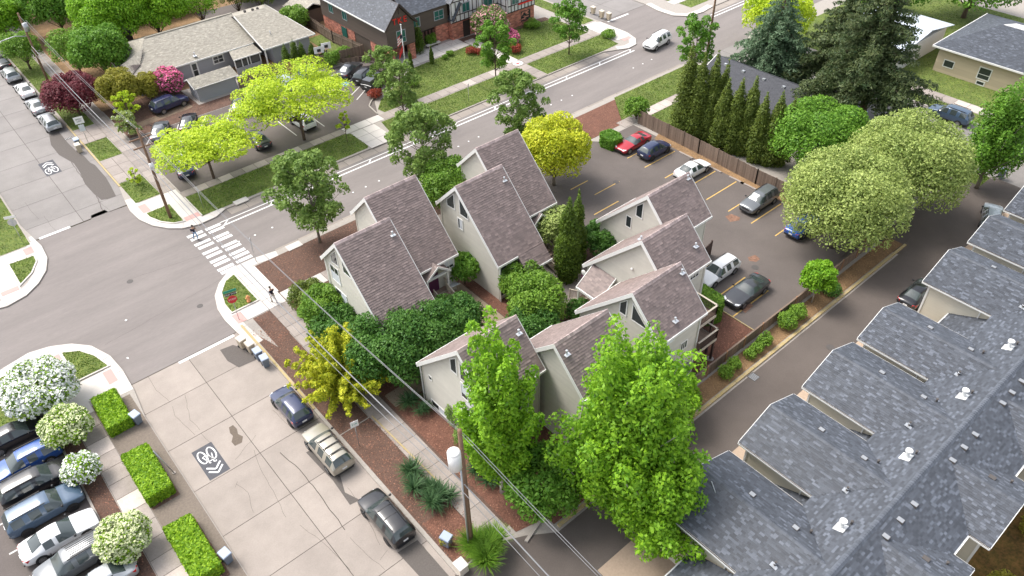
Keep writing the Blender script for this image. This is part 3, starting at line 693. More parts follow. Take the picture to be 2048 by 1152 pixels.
part('crack_lines', cr, MATS['joint_dark'], mk)
def patch(name, pts, mat, z=0.008, par=None):
    return part(name, MB().sheet([tuple(G(x, y)[:2]) for x, y in pts], z), MATS[mat], mk)
patch('asphalt_repair', [(98,268),(118,264),(135,285),(150,300),(168,312),(180,325),(190,330),(212,355),(222,372),(232,392),(215,398),(203,400),(188,388),(170,368),(160,345),(148,327),(118,310),(102,290)], 'asphalt_patch')
patch('asphalt_repair', [(612,905),(640,890),(655,905),(680,950),(690,985),(720,1000),(700,1010),(665,960),(640,935)], 'asphalt_patch')
patch('asphalt_repair', [(795,1105),(835,1080),(905,1160),(880,1175),(850,1165)], 'asphalt_patch')
patch('asphalt_repair', [(440,700),(466,690),(500,700),(512,720),(478,735),(455,722)], 'asphalt_patch', 0.014)
patch('oil_patch', [(458,855),(466,850),(474,858),(476,868),(486,873),(484,885),(470,892),(463,884),(466,872),(460,866)], 'oil_stain')
for pts in ([(1450,435),(1462,430),(1480,437),(1478,443),(1460,446)],[(1485,420),(1497,418),(1495,428)],[(1500,400),(1512,395),(1516,402)]): patch('orange_smear', pts, 'paint_orange', zs(4))
for pts in ([(1385,262),(1400,258)],): pass
patch('orange_smear', [(1495,517),(1510,512),(1520,520),(1512,526),(1498,524)], 'paint_orange', zs(4)); patch('orange_smear', [(1480,620),(1500,608),(1506,614),(1490,628)], 'paint_orange', zs(4))
patch('white_fleck', [(252,716),(256,714),(258,718)], 'paint_white')
for px_, py_, r_ in ((260,563,.3),(1510,537,.35),(1232,366,.33),(1352,150,.3),(400,612,.28),(1660,697,.35)):
    g_ = G(px_, py_); zz = 0.01 if py_ in (563,150,612) else zs(4)
    o = struct('manhole_cover', MB().prism(arc(g_.x, g_.y, r_, 0, 345, 15)[:-1]+[], zz-.003, zz+.006), MATS['iron_dark'])
def drain(px_, py_, lx, ly, z):
    g_ = G(px_, py_); e = thing('drain_grate', 'rusty iron drain grate set in the asphalt', 'drain grate', (g_.x, g_.y, z))
    part('grate_frame', MB().box(g_.x-lx/2, g_.x+lx/2, g_.y-ly/2, g_.y+ly/2, z-.01, z+.004), MATS['iron_dark'], e)
    b = MB()
    for i in range(5): b.box(g_.x-lx/2+.05+i*(lx-.1)/5+.02, g_.x-lx/2+.05+(i+.6)*(lx-.1)/5, g_.y-ly/2+.06, g_.y+ly/2-.06, z+.006, z+.018)
    part('grate_bars', b, MATS['steel_grey'], e); return e
d_ = drain(1507, 756, .75, .75, zs(4)); d_['label'] = 'square iron drain grate in the driveway beside the kerb'
d_ = drain(137, 277, .9, .45, 0.012); d_['label'] = 'dark drain grate at the yellow kerb behind the silver wagon'
def box_cover(px_, py_, sx, sy, label):
    g_ = G(px_, py_, .15); o = part('utility_cover', MB().box(g_.x-sx/2, g_.x+sx/2, g_.y-sy/2, g_.y+sy/2, .1, .2), MATS['concrete_new'], None); tag(o, label, 'utility cover')
box_cover(482, 402, 1.5, .8, 'white concrete utility cover at the lawn edge of the main street')
box_cover(588, 492, 1.5, .9, 'white concrete utility cover on the brown mulch corner bed')
for i, (y, l) in enumerate((( 44.65,'behind the empty bay'),(40.7,'in front of the white sedan'),(37.7,'with rust stain behind an empty bay'),(36.2,'between empty bay and grey suv'),(31.1,'half under the leafy tree'))):
    o = part('wheel_stop', MB().prism([(63.25,y-.95),(63.45,y-.95),(63.45,y+.95),(63.25,y+.95)], zs(3), zs(3)+.13), MATS['concrete_walk'], None)
    tag(o, 'pale concrete wheel stop along the wooden fence, '+l, 'wheel stop', 'wheel stops along the wooden fence')
# grass
k = 0
for poly, z, dens in GRASS:
    n = int(poly_area(poly)*dens)
    n = min(n, 42000)
    if n < 50: continue
    V, F = blades(poly, z, n)
    o = link('grass', np_mesh('grass', V, F, 0.55+RNG.random(n)*0.95, [MATS['grass_blades']])); o['kind'] = 'stuff'
    o['label'] = 'short green mown grass'; o['category'] = 'grass'
# ---------------------------------------------------------------- gabled town-house units
M('siding_cream', (0.60,0.57,0.50), 0.8, n=0.03, sc=3, n2=0.05, sc2=0.6, tone=True)
M('roof_brown', (0.24,0.185,0.17), 0.62, n=0.08, sc=14, n2=0.10, sc2=0.7, tone=True, spec=0.5)
M('roof_deck', (0.10,0.08,0.075), 0.9)
M('ridge_cap_brown', (0.46,0.36,0.34), 0.7, n=0.25, sc=3, tone=True)
M('door_purple', (0.10,0.02,0.07), 0.5)
M('deck_brown', (0.075,0.045,0.038), 0.75, n=0.15, sc=6)
M('rail_tan', (0.50,0.44,0.36), 0.75, n=0.1, sc=6)
M('deck_boards', (0.30,0.22,0.17), 0.8, n=0.15, sc=5, tone=True)
M('vent_metal', (0.62,0.64,0.66), 0.35, metal=0.6)
M('meter_grey', (0.38,0.38,0.38), 0.5, metal=0.3)
X, Y, Z = Vector((1,0,0)), Vector((0,1,0)), Vector((0,0,1))
PX = lambda x: Plane((x,0,0), -Y, Z)      # wall facing -x : u = -y
PXp = lambda x: Plane((x,0,0), Y, Z)      # wall facing +x : u = y
PY = lambda y: Plane((0,y,0), X, Z)       # wall facing -y : u = x
PYp = lambda y: Plane((0,y,0), -X, Z)     # wall facing +y : u = -x
def roof_plane(x0, y_e, z_e, y_r, z_r):
    """plane with u along +x or -x and v up the slope from eave to ridge"""
    v = Vector((0, y_r-y_e, z_r-z_e)); u = X if (y_r-y_e) > 0 else -X
    return Plane((x0, y_e, z_e), u, v), v.length
def slope(roof, x0, x1, ye, ze, yr, zr, mat, exp=0.2, dark=0.78, light=1.2, pl=0.06, poly=None, wmin=.22, wmax=.38, th=.04):
    pl_, L = roof_plane(0, ye, ze, yr, zr); s = 1 if pl_.u.x > 0 else -1
    pg = poly or ([(s*x0,0),(s*x1,0),(s*x1,L),(s*x0,L)])
    if s < 0 and not poly: pg = [(-x1,0),(-x0,0),(-x0,L),(-x1,L)]
    mb = MB(); shingles(mb, pl_, pg, exp=exp, dark=dark, light=light, pl_light=pl, wmin=wmin, wmax=wmax, th=th)
    o = part('shingles', mb, MATS[mat], roof); o['kind'] = 'stuff'; return pl_, L
def siding_part(parent, jobs, mat='siding_cream', exp=0.2, name='wall', out=0.018, core=None, tv=0.03):
    mb = MB()
    for pl, poly, holes in jobs: siding(mb, pl, poly, exp=exp, out=out, holes=holes, tone_var=tv)
    w = part(name, mb, MATS[mat], parent)
    return w
def downspout(parent, x, y, z0, z1, w=0.09): part('downspout', MB().box(x-w/2, x+w/2, y-w/2, y+w/2, z0, z1), MATS['white_trim'], parent)
def vent_pipe(parent, x, y, z, h=0.35, flash=True, mat='vent_metal'):
    mb = MB(); mb.tube([(x,y,z-.1),(x,y,z+h)], 0.07, 8); mb.ball((x,y,z+h), .1, .1, .05, 8, 4)
    if flash: mb.slab([(x-.22,y-.22,z+.02-.2*0),(x+.22,y-.22,z+.02),(x+.22,y+.22,z+.06),(x-.22,y+.22,z+.06)], (0,0,1), .03)
    part('roof_vent', mb, MATS[mat], parent)
def unit(label, x0, x1, yr, s, long_drop=5.45, short_drop=3.1, zr=9.8, cut=None, wins=()):
    """s=+1: short slope towards +y; s=-1: short slope towards -y. cut=(xa,xb,extra) widens the long slope further down between xa and xb"""
    h = thing('gabled_house', label, 'house', ((x0+x1)/2, yr, 0), 0, 'staggered gabled houses round the courtyard')
    k = 1.0
    ys, zs_ = yr+s*short_drop, zr-short_drop*k; yl, zl = yr-s*long_drop, zr-long_drop*k
    dk = MB(); T = 0.2
    prof = [(ys,zs_),(yr,zr),(yl,zl)]
    nS = Vector((0, s*1, 1)).normalized(); nL = Vector((0, -s*1, 1)).normalized()
    dk.slab([(x0,ys,zs_),(x1,ys,zs_),(x1,yr,zr),(x0,yr,zr)], nS, T); dk.slab([(x0,yl,zl),(x1,yl,zl),(x1,yr,zr),(x0,yr,zr)], nL, T)
    e = cut[2] if cut else 0
    if cut: dk.slab([(cut[0],yl-s*e,zl-e),(cut[1],yl-s*e,zl-e),(cut[1],yl,zl),(cut[0],yl,zl)], nL, T)
    roof = part('roof', dk, MATS['roof_deck'], h)
    slope(roof, x0+.02, x1-.02, ys, zs_+.004, yr, zr+.004, 'roof_brown'); slope(roof, x0+.02, x1-.02, yl, zl+.004, yr, zr+.004, 'roof_brown')
    if cut: slope(roof, cut[0]+.02, cut[1]-.02, yl-s*e, zl-e+.004, yl, zl+.004, 'roof_brown')
    n = int((x1-x0)/0.28)
    cap = MB()
    for i in range(n):
        a = x0+(x1-x0)*i/n; b = x0+(x1-x0)*(i+1)/n+.03; t = random.uniform(.75,1.25); up = .03*(1)
        cap.hexa([(a,yr-.17,zr-.12),(b,yr-.17,zr-.12),(b,yr+.17,zr-.12),(a,yr+.17,zr-.12),(a,yr-.03,zr+.045+up),(b,yr-.03,zr+.02+up),(b,yr+.03,zr+.02+up),(a,yr+.03,zr+.045+up)], t)
    part('ridge_cap', cap, MATS['ridge_cap_brown'], roof)
    # rake boards and eave gutters
    for xe, sg in ((x0,-1),(x1,1)):
        mb = MB(); xa, xb = (xe-.045, xe+.0) if sg < 0 else (xe, xe+.045)
        for (ya,za),(yb,zb) in ((prof[0],prof[1]),(prof[2],prof[1])):
            mb.hexa([(xa,ya,za-.36),(xb,ya,za-.36),(xb,yb,zb-.36),(xa,yb,zb-.36),(xa,ya,za+.035),(xb,ya,za+.035),(xb,yb,zb+.035),(xa,yb,zb+.035)])
        part('rake_board', mb, MATS['white_trim'], roof)
    mb = MB().box(x0-.04, x1+.04, min(ys,ys+s*.1), max(ys,ys+s*.1), zs_-.2, zs_+.0)
    if cut:
        xs = [v for v in (x0, cut[0], cut[1], x1)]
        if cut[0] > x0+.1: mb.box(x0-.04, cut[0], min(yl,yl-s*.1), max(yl,yl-s*.1), zl-.2, zl)
        if cut[1] < x1-.1: mb.box(cut[1], x1+.04, min(yl,yl-s*.1), max(yl,yl-s*.1), zl-.2, zl)
        ye2 = yl-s*e; mb.box(cut[0]-.04, cut[1]+.04, min(ye2,ye2-s*.1), max(ye2,ye2-s*.1), zl-e-.2, zl-e)
    else: mb.box(x0-.04, x1+.04, min(yl,yl-s*.1), max(yl,yl-s*.1), zl-.2, zl)
    part('gutter', mb, MATS['white_trim'], roof)
    # walls
    wx0, wx1 = x0+.28, x1-.28; ya, yb = yr+s*(short_drop-.32), yr-s*(long_drop-.32)
    top = lambda y: zr-abs(y-yr)*k-.26
    lo, hi = min(ya,yb), max(ya,yb)
    gable = [(lo,0.1),(hi,0.1),(hi,top(hi)),(yr,zr-.26),(lo,top(lo))]
    hole = lambda pl: []
    jobs = [(PX(wx0), [(-y,z) for y,z in gable[::-1]], []), (PXp(wx1), gable, []),
            (PY(lo), [(wx0,.1),(wx1,.1),(wx1,top(lo)),(wx0,top(lo))], []), (PYp(hi), [(-wx1,.1),(-wx0,.1),(-wx0,top(hi)),(-wx1,top(hi))], [])]
    w = siding_part(h, jobs)
    cb = MB()
    for cx in (wx0, wx1):
        for cy in (lo, hi): cb.box(cx-.06 if cx==wx0 else cx-.04, cx+.04 if cx==wx0 else cx+.06, cy-.06 if cy==lo else cy-.04, cy+.04 if cy==lo else cy+.06, .1, top(cy)-.0)
    part('corner_board', cb, MATS['siding_cream'], h)
    core = MB(); i_ = .03
    core.add([(wx0+i_,lo+i_,.1),(wx1-i_,lo+i_,.1),(wx1-i_,hi-i_,.1),(wx0+i_,hi-i_,.1),(wx0+i_,lo+i_,top(lo)),(wx1-i_,lo+i_,top(lo)),(wx1-i_,hi-i_,top(hi)),(wx0+i_,hi-i_,top(hi)),(wx0+i_,yr,zr-.3),(wx1-i_,yr,zr-.3)],
             [(3,2,1,0),(0,1,5,4),(2,3,7,6),(1,2,6,9,5),(3,0,4,8,7),(4,5,9,8),(6,7,8,9)])
    part('wall_core', core, MATS['siding_cream'], h)
    for wv in wins:
        kind = wv[0]
        if kind == 'gx': window(h, PX(wx0-.02), [(-y,z) for y,z in wv[1]], **(wv[2] if len(wv) > 2 else {}))
        if kind == 'fy': window(h, PY(lo-.02), wv[1], **(wv[2] if len(wv) > 2 else {}))
    return h, roof, (wx0, wx1, lo, hi, top)
TRAP = lambda yc: [(yc+1.75,6.85),(yc+.55,6.95),(yc+.55,8.75),(yc+1.75,7.6)]
TRI = lambda yc, s=1: [(yc-.12,6.85),(yc-.12,8.75),(yc-1.35,7.55),(yc-1.35,6.85)]
dark = dict(fw=.1, frame='white_trim')
n1, n1r, n1w = unit('cream gabled house with brown roof nearest the crosswalk, brown balcony on its side', 19.95, 25.08, 45.2, 1, cut=(19.95,22.4,1.1),
  wins=[('gx', TRAP(45.2)), ('gx', TRI(45.2)), ('gx', [(47.45,4.75),(46.05,4.75),(46.05,6.5),(47.45,6.5)], dict(mull=(.5,), blind=(0,.6))), ('gx', [(47.3,2.3),(45.5,2.3),(45.5,4.0),(47.3,4.0)], dict(mull=(.5,), blind=(2,.5))), ('gx', [(47.2,.3),(45.7,.3),(45.7,1.1),(47.2,1.1)]),
        ('fy', [(22.6,3.2),(24.6,3.2),(24.6,3.9),(22.6,3.9)], dict(mull=(.5,)))])
n2, n2r, n2w = unit('cream gabled house with white entry porch and stairs, joined behind the crosswalk house', 25.1, 30.3, 48.95, 1, short_drop=3.0)
n3, n3r, n3w = unit('cream gabled house in the courtyard middle, small leafy tree at its tall wall', 31.75, 36.93, 45.15, 1, cut=(33.95,36.93,1.15),
  wins=[('gx', TRAP(45.2)), ('gx', TRI(45.2)), ('gx', [(45.5,5.2),(44.75,5.2),(44.75,6.4),(45.5,6.4)], dict(blind=(2,.3))),
        ('fy', [(32.15,3.05),(33.8,3.05),(33.8,3.98),(32.15,3.98)], dict(mull=(.45,), blind=(2,.45))), ('fy', [(32.1,.5),(34.0,.5),(34.0,1.95),(32.1,1.95)], dict(mull=(.5,)))])
n4, n4r, n4w = unit('cream gabled house with brown roof farthest back beside the yellow green tree', 36.95, 42.05, 48.85, 1, short_drop=3.0)
s1, s1r, s1w = unit('cream three storey gabled house with window air conditioner, behind the utility pole', 19.95, 25.1, 29.65, -1, short_drop=3.0,
  wins=[('gx', [(31.0,6.75),(30.2,6.75),(30.2,8.6),(31.0,7.9)]), ('gx', [(29.9,6.75),(29.9,8.6),(28.45,7.2),(28.45,6.75)]), ('gx', [(29.95,4.9),(28.45,4.9),(28.45,6.45),(29.95,6.45)], dict(mull=(.5,), blind=(0.3,1))),
        ('gx', [(34.05,3.35),(33.65,3.35),(33.65,3.8),(34.05,3.8)], dict(fw=.04)), ('gx', [(34.1,.35),(32.2,.35),(32.2,1.1),(34.1,1.1)], dict(mull=(.5,), blind=(2,.5))),
        ('gx', [(30.05,2.2),(28.45,2.2),(28.45,3.6),(30.05,3.6)], dict(mull=(.55,), blind=(2,.55))), ('gx', [(30.1,.25),(28.5,.25),(28.5,1.0),(30.1,1.0)], dict(mull=(.5,)))])
s2, s2r, s2w = unit('cream gabled house with brown roof half hidden behind the tall bright green maples', 25.12, 30.2, 25.85, -1, short_drop=3.0)
s3, s3r, s3w = unit('cream gabled house with two stacked brown balconies, nearest the low wooden fence', 32.75, 37.98, 25.85, -1, short_drop=3.0,
  wins=[('gx', [(27.1,7.0),(26.35,7.0),(26.35,8.75),(27.1,8.0)]), ('gx', [(25.9,7.05),(25.9,8.8),(24.4,7.35),(24.4,7.05)]),
        ('fy', [(33.05,5.75),(34.8,5.75),(34.8,6.35),(33.05,6.35)], dict(mull=(.5,), blind=(2,.5))), ('fy', [(32.95,3.4),(34.85,3.4),(34.85,4.65),(32.95,4.65)], dict(mull=(.45,), blind=(2,.45))),
        ('fy', [(35.75,3.85),(36.6,3.85),(36.6,4.75),(35.75,4.75)], dict(mull=(.33,.66)))])
s4, s4r, s4w = unit('cream gabled house with purple door under brown entry roof, beside parked white wagon', 37.8, 43.1, 29.5, -1, short_drop=3.0, long_drop=6.0,
  wins=[('fy', [(41.0,5.55),(42.2,5.55),(42.2,6.3),(41.0,6.3)], dict(hmull=(.5,), mull=(.33,.66)))])
s5, s5r, s5w = unit('cream gabled house with two dark side windows, next to the open parking bays', 42.75, 48.05, 33.3, -1, short_drop=3.0,
  wins=[('gx', [(34.55,7.0),(33.75,7.0),(33.75,8.8),(34.55,8.1)]), ('gx', [(35.55,5.4),(34.9,5.4),(34.9,6.6),(35.55,6.6)], dict(fw=.06))])
for r_, x_, y_, z_ in ((n1r,24.6,44.2,8.85),(n3r,36.4,44.2,8.85),(s3r,34.9,23.4,7.45),(s3r,37.6,25.3,9.3),(s2r,25.6,25.1,9.1),(s4r,42.3,27.6,8.0),(s5r,47.6,33.0,9.5),(s1r,24.6,28.8,9.0),(s4r,38.6,30.2,9.1)):
    vent_pipe(r_, x_, y_, z_)
for h_, x_, y_, z1_ in ((n3,31.98,39.8,4.0),(s1,20.2,27.0,6.6),(s1,20.2,35.1,4.4),(s3,37.75,23.1,6.6),(s4,43.0,26.8,6.6),(n1,20.2,48.2,6.5)): downspout(h_, x_, y_, .15, z1_)
# air conditioner, wall lights, meters
part('air_conditioner', MB().box(19.85,20.2,28.5,29.1,4.72,5.1), MATS['meter_grey'], s1)
part('porch_light', MB().ball((20.08,43.9,2.6),.14,.14,.18), MATS['white_trim'], n1)
part('wall_light', MB().ball((37.98,30.3,6.4),.1,.12,.12), MATS['white_trim'], s4)
mt = MB()
for i, (dx, dz) in enumerate(((0,0),(.3,.06),(.6,0),(.15,-.4))): mt.tube([(36.4+dx,23.02,1.4+dz),(36.4+dx,22.88,1.4+dz)], .13, 10)
mt.box(36.3,37.4,22.97,23.05,1.0,1.8); part('electric_meter', mt, MATS['meter_grey'], s3)
def rail(mb, a, b, z0, h=0.95, post=0.09, bal=0.12):
    a = Vector(a); b = Vector(b); d = b-a; n = max(2, int(d.length/bal))
    z0b = z0 if not hasattr(z0, '__len__') else z0[1]; z0 = z0 if not hasattr(z0, '__len__') else z0[0]
    mb.bar((a.x,a.y,z0+h), (b.x,b.y,z0b+h), .1, .05); mb.bar((a.x,a.y,z0+.12), (b.x,b.y,z0b+.12), .05, .05)
    for i in range(n+1):
        t = i/n; p = a+d*t; z = z0+(z0b-z0)*t; w = post/2 if i in (0,n) else .018
        mb.box(p.x-w, p.x+w, p.y-w, p.y+w, z, z+h+(.08 if i in (0,n) else 0))
def deck(parent, x0, x1, y0, y1, z, sides, mat='deck_brown', label=None):
    b = MB(); n = int((x1-x0)/.14)
    for i in range(n): b.box(x0+(x1-x0)*i/n+.008, x0+(x1-x0)*(i+1)/n-.008, y0, y1, z-.04, z, tone=random.uniform(.8,1.2))
    d = part('deck_floor', b, MATS['deck_boards'], parent); d['kind'] = 'stuff'
    b = MB().box(x0-.05, x1+.05, y0-.05, y0, z-.26, z+.01).box(x0-.05,x1+.05,y1,y1+.05,z-.26,z+.01).box(x0-.05,x0,y0,y1,z-.26,z+.01).box(x1,x1+.05,y0,y1,z-.26,z+.01)
    part('deck_rim', b, MATS['rail_tan'], parent)
    P = {'W': ((x0,y0,0),(x0,y1,0)), 'E': ((x1,y0,0),(x1,y1,0)), 'S': ((x0,y0,0),(x1,y0,0)), 'N': ((x0,y1,0),(x1,y1,0))}
    for sd in sides:
        r = MB(); a, c = P[sd]; rail(r, a, c, z); m = part('railing', r, MATS[mat], parent)
        part('top_rail', MB().bar((a[0],a[1],z+1.0),(c[0],c[1],z+1.0),.14,.045), MATS['rail_tan'], parent)
deck(n1, 20.9, 23.4, 48.0+.05, 49.5, 2.6, 'WNE')
deck(s3, 37.75, 40.2, 22.9, 25.6, 2.6, 'ESN'); deck(s3, 37.75, 40.6, 23.6, 26.4, 4.4, 'ESN')
for x_, y_, z_ in ((40.15,23.0,2.4),(40.5,23.7,4.2),(40.5,26.3,4.2)): part('deck_post', MB().box(x_-.08,x_+.08,y_-.08,y_+.08,.1,z_), MATS['deck_brown'], s3)
part('post_footing', MB().prism(arc(40.15,23.0,.3,0,345,15)[:-1],.1,.22), MATS['concrete_walk'], s3)
# white gabled porch and stair of the second north house
def gable_porch(parent, xc, y_back, y_front, z_e, half, rise, zf, roofmat='roof_brown'):
    dk = MB(); zr = z_e+rise
    for sx in (-1,1):
        n = Vector((sx*rise, 0, half)).normalized(); dk.slab([(xc+sx*half,y_front,z_e),(xc+sx*half,y_back,z_e),(xc,y_back,zr),(xc,y_front,zr)], n, .12)
    pr = part('porch_roof', dk, MATS['roof_deck'], parent); L = math.hypot(half, rise)
    for sx in (-1,1):
        v = Vector((-sx*half,0,rise)); u = Y if sx > 0 else -Y
        pl = Plane((xc+sx*half, 0, z_e+.004), u, v); pg = [(y_front,0),(y_back,0),(y_back,L),(y_front,L)] if sx > 0 else [(-y_back,0),(-y_front,0),(-y_front,L),(-y_back,L)]
        mb = MB(); shingles(mb, pl, pg, exp=.155, dark=.72, light=1.2, pl_light=.05); q = part('shingles', mb, MATS[roofmat], pr); q['kind'] = 'stuff'
        mb = MB(); a = (xc+sx*(half+.05), z_e-.07); b = (xc, zr-.02)
        mb.hexa([(a[0],y_front-.05,a[1]-.1),(a[0],y_front,a[1]-.1),(b[0],y_front,b[1]-.12),(b[0],y_front-.05,b[1]-.12),(a[0],y_front-.05,a[1]+.12),(a[0],y_front,a[1]+.12),(b[0],y_front,b[1]+.1),(b[0],y_front-.05,b[1]+.1)])
        part('rake_board', mb, MATS['white_trim'], pr)
    return pr
gable_porch(n2, 27.75, 47.0, 42.9, 3.55, 1.25, 1.0, 1.3)
pm = MB().box(26.6,28.9,43.05,43.2,3.3,3.5)
for x_ in (26.65,28.8): pm.box(x_-.07,x_+.07,43.05,43.2,.1,3.3)
part('porch_frame', pm, MATS['white_trim'], n2)
deck(n2, 26.5, 28.85, 43.2, 46.0, 1.3, 'E', 'rail_tan')
def stairs(parent, x0, x1, y0, y1, z0, n, mat='deck_boards'):
    mb = MB(); r = MB()
    for i in range(n):
        ya = y0+(y1-y0)*i/n; yb = y0+(y1-y0)*(i+1)/n; z = z0*(1-(i+1)/(n+1)); mb.box(x0, x1, min(ya,yb), max(ya,yb), z+.08, z+.14)
    part('stair_treads', mb, MATS[mat], parent)
    for xx in (x0, x1):
        b = MB(); rail(b, (xx,y0,0), (xx,y1,0), (z0*.95,.15), .9); part('stair_railing', b, MATS['rail_tan'], parent)
stairs(n2, 27.2, 28.6, 43.1, 39.6, 1.3, 7)
window(n2, PY(43.8), [(28.95,2.9),(30.0,2.9),(30.0,3.9),(28.95,3.9)], mull=(.5,), blind=(.3,1))
window(n2, PY(43.8), [(25.6,2.4),(26.5,2.4),(26.5,3.7),(25.6,3.7)])
door = part('front_door', MB().box(27.2,28.2,43.72,43.79,1.3,3.3), MATS['door_purple'], n2)
part('window_awning', MB().slab([(29.0,43.0,1.5),(29.9,42.9,1.5),(29.9,43.8,1.1),(29.0,43.8,1.1)], (0,0,1), .05), MATS['blind_white'], n2)
gable_porch(n4, 39.75, 47.0, 42.9, 3.3, 1.1, 1.0, 1.3)
pm = MB().box(38.8,40.8,43.0,43.12,3.05,3.25)
for x_ in (38.85,40.7): pm.box(x_-.07,x_+.07,43.0,43.14,.1,3.05)
part('porch_frame', pm, MATS['white_trim'], n4)
deck(n4, 38.7, 40.8, 43.2, 45.4, 1.5, 'WE', 'rail_tan'); stairs(n4, 38.2, 39.6, 42.8, 38.9, 1.5, 8)
# entry gable of the middle south house (ridge runs across the wall)
dk = MB(); A = [(36.0,33.9,3.1),(36.2,32.3,3.1),(39.4,33.2,4.3),(38.6,34.6,4.3)]
pr = part('porch_roof', MB().slab([(36.1,34.5,2.9),(36.1,31.9,2.9),(38.0,31.9,4.35),(38.0,34.5,4.35)], (-1.45,0,1.9), .12), MATS['roof_deck'], s4)
pl = Plane((36.1,0,2.905), -Y, Vector((1.9,0,1.45))); L = math.hypot(1.9,1.45)
mb = MB(); shingles(mb, pl, [(-34.5,0),(-31.9,0),(-31.9,L),(-34.5,L)], exp=.155, dark=.72, light=1.2, pl_light=.05); q = part('shingles', mb, MATS['roof_brown'], pr); q['kind'] = 'stuff'
mb = MB()
for y_ in (34.52, 31.88): mb.hexa([(36.05,y_-.03,2.72),(36.05,y_+.03,2.72),(38.0,y_+.03,4.18),(38.0,y_-.03,4.18),(36.05,y_-.03,2.95),(36.05,y_+.03,2.95),(38.0,y_+.03,4.42),(38.0,y_-.03,4.42)])
mb.box(36.0,36.1,31.85,34.55,2.7,2.93); part('rake_board', mb, MATS['white_trim'], pr)
pm = MB()
for y_ in (34.4, 32.0): pm.box(36.15,36.28,y_-.06,y_+.06,.1,2.85)
part('porch_post', pm, MATS['white_trim'], s4)
part('front_door', MB().box(38.0,38.06,34.9,35.1+.75,.2,2.3), MATS['door_purple'], s4); part('side_door', MB().box(38.0,38.06,32.5,33.4,.2,2.3), MATS['door_purple'], s4)
part('house_number_plaque', MB().ball((38.0,35.55,2.75),.1,.3,.3,10,6), MATS['white_trim'], s4)
r = MB(); rail(r,(36.1,35.2,0),(37.2,34.2,0),.12,1.0); part('entry_railing', r, MATS['rail_tan'], s4)
r = MB(); rail(r,(36.9,36.1,0),(37.7,34.8,0),.12,1.0); part('entry_railing', r, MATS['rail_tan'], s4)
o = thing('privacy_screen', 'brown angled wooden screen standing at the corner of the parking bay house', 'wooden screen', (49.8,31.5,0))
mb = MB()
for i in range(10):
    x_ = 49.2+i*.18; mb.box(x_, x_+.16, 31.3+i*.03, 31.36+i*.03, .12, 1.7+.03*(i%2))
q = part('screen_boards', mb, MATS['deck_brown'], o); q['kind'] = 'stuff'
part('screen_post', MB().box(49.08,49.2,31.25,31.37,.1,1.85).box(51.0,51.12,31.55,31.67,.1,1.85), MATS['deck_brown'], o)
part("side_porch_roof", MB().slab([(29.7,22.6,2.6),(31.6,22.6,2.6),(31.6,24.0,3.3),(29.7,24.0,3.3)], (0,-.5,1), .1), MATS['roof_brown'], s2)

# ---------------------------------------------------------------- long slate roofed building
M('roof_slate', (0.075,0.084,0.102), 0.6, n=0.16, sc=16, n2=0.08, sc2=0.6, tone=True, spec=0.6)
M('vinyl_cream', (0.60,0.56,0.46), 0.6, tone=True, n2=0.03)
M('gutter_white', (0.76,0.76,0.74), 0.5)
b_ = thing('row_building', 'long cream building with slate grey shingled roof of repeating gables beside the driveway', 'apartment building', (50,5,0))
ZE, P_, YF, YR, YB, YV = 5.0, 0.43, 14.6, 5.3, 1.6, 9.1
ZR = ZE+(YV-YR)*P_
EXT0, EXT1 = 15.0, 92.0
roof = part('main_roof', MB().slab([(EXT0,YV,ZE),(EXT1,YV,ZE),(EXT1,YR,ZR),(EXT0,YR,ZR)], (0,P_,1), .2).slab([(EXT0,YB,ZE),(EXT1,YB,ZE),(EXT1,YR,ZR),(EXT0,YR,ZR)], (0,-P_,1), .2), MATS['roof_deck'], b_)
SL = dict(exp=.15, dark=.62, light=1.6, pl=.15, wmin=.2, wmax=.34, th=.026)
SH = dict(exp=.15, dark=.62, light=1.6, pl_light=.15, wmin=.2, wmax=.34, th=.026)
slope(roof, EXT0, EXT1, YV, ZE+.004, YR, ZR+.004, 'roof_slate', **SL)
slope(roof, EXT0, EXT1, YB, ZE+.004, YR, ZR+.004, 'roof_slate', **SL)
cap = MB()
for i in range(int((EXT1-EXT0)/.2)):
    a = EXT0+i*.2; cap.hexa([(a,YR-.2,ZR-.05),(a+.22,YR-.2,ZR-.05),(a+.22,YR+.2,ZR-.05),(a,YR+.2,ZR-.05),(a,YR-.05,ZR+.075),(a+.22,YR-.05,ZR+.05),(a+.22,YR+.05,ZR+.05),(a,YR+.05,ZR+.075)], random.uniform(1.0,1.5))
part('ridge_cap', cap, MATS['roof_slate'], roof)
GA = [(17.0,20.3),(23.7,27.0,30.2),(31.3,34.5,37.5),(38.6,41.9,45.1),(45.8,48.7,51.7),(55.6,59.2,62.3),(63.4,66.6,69.3),(70.4,73.6,76.6),(77.6,80.7,83.6)]
GA = [g_ for g_ in GA if len(g_) == 3]
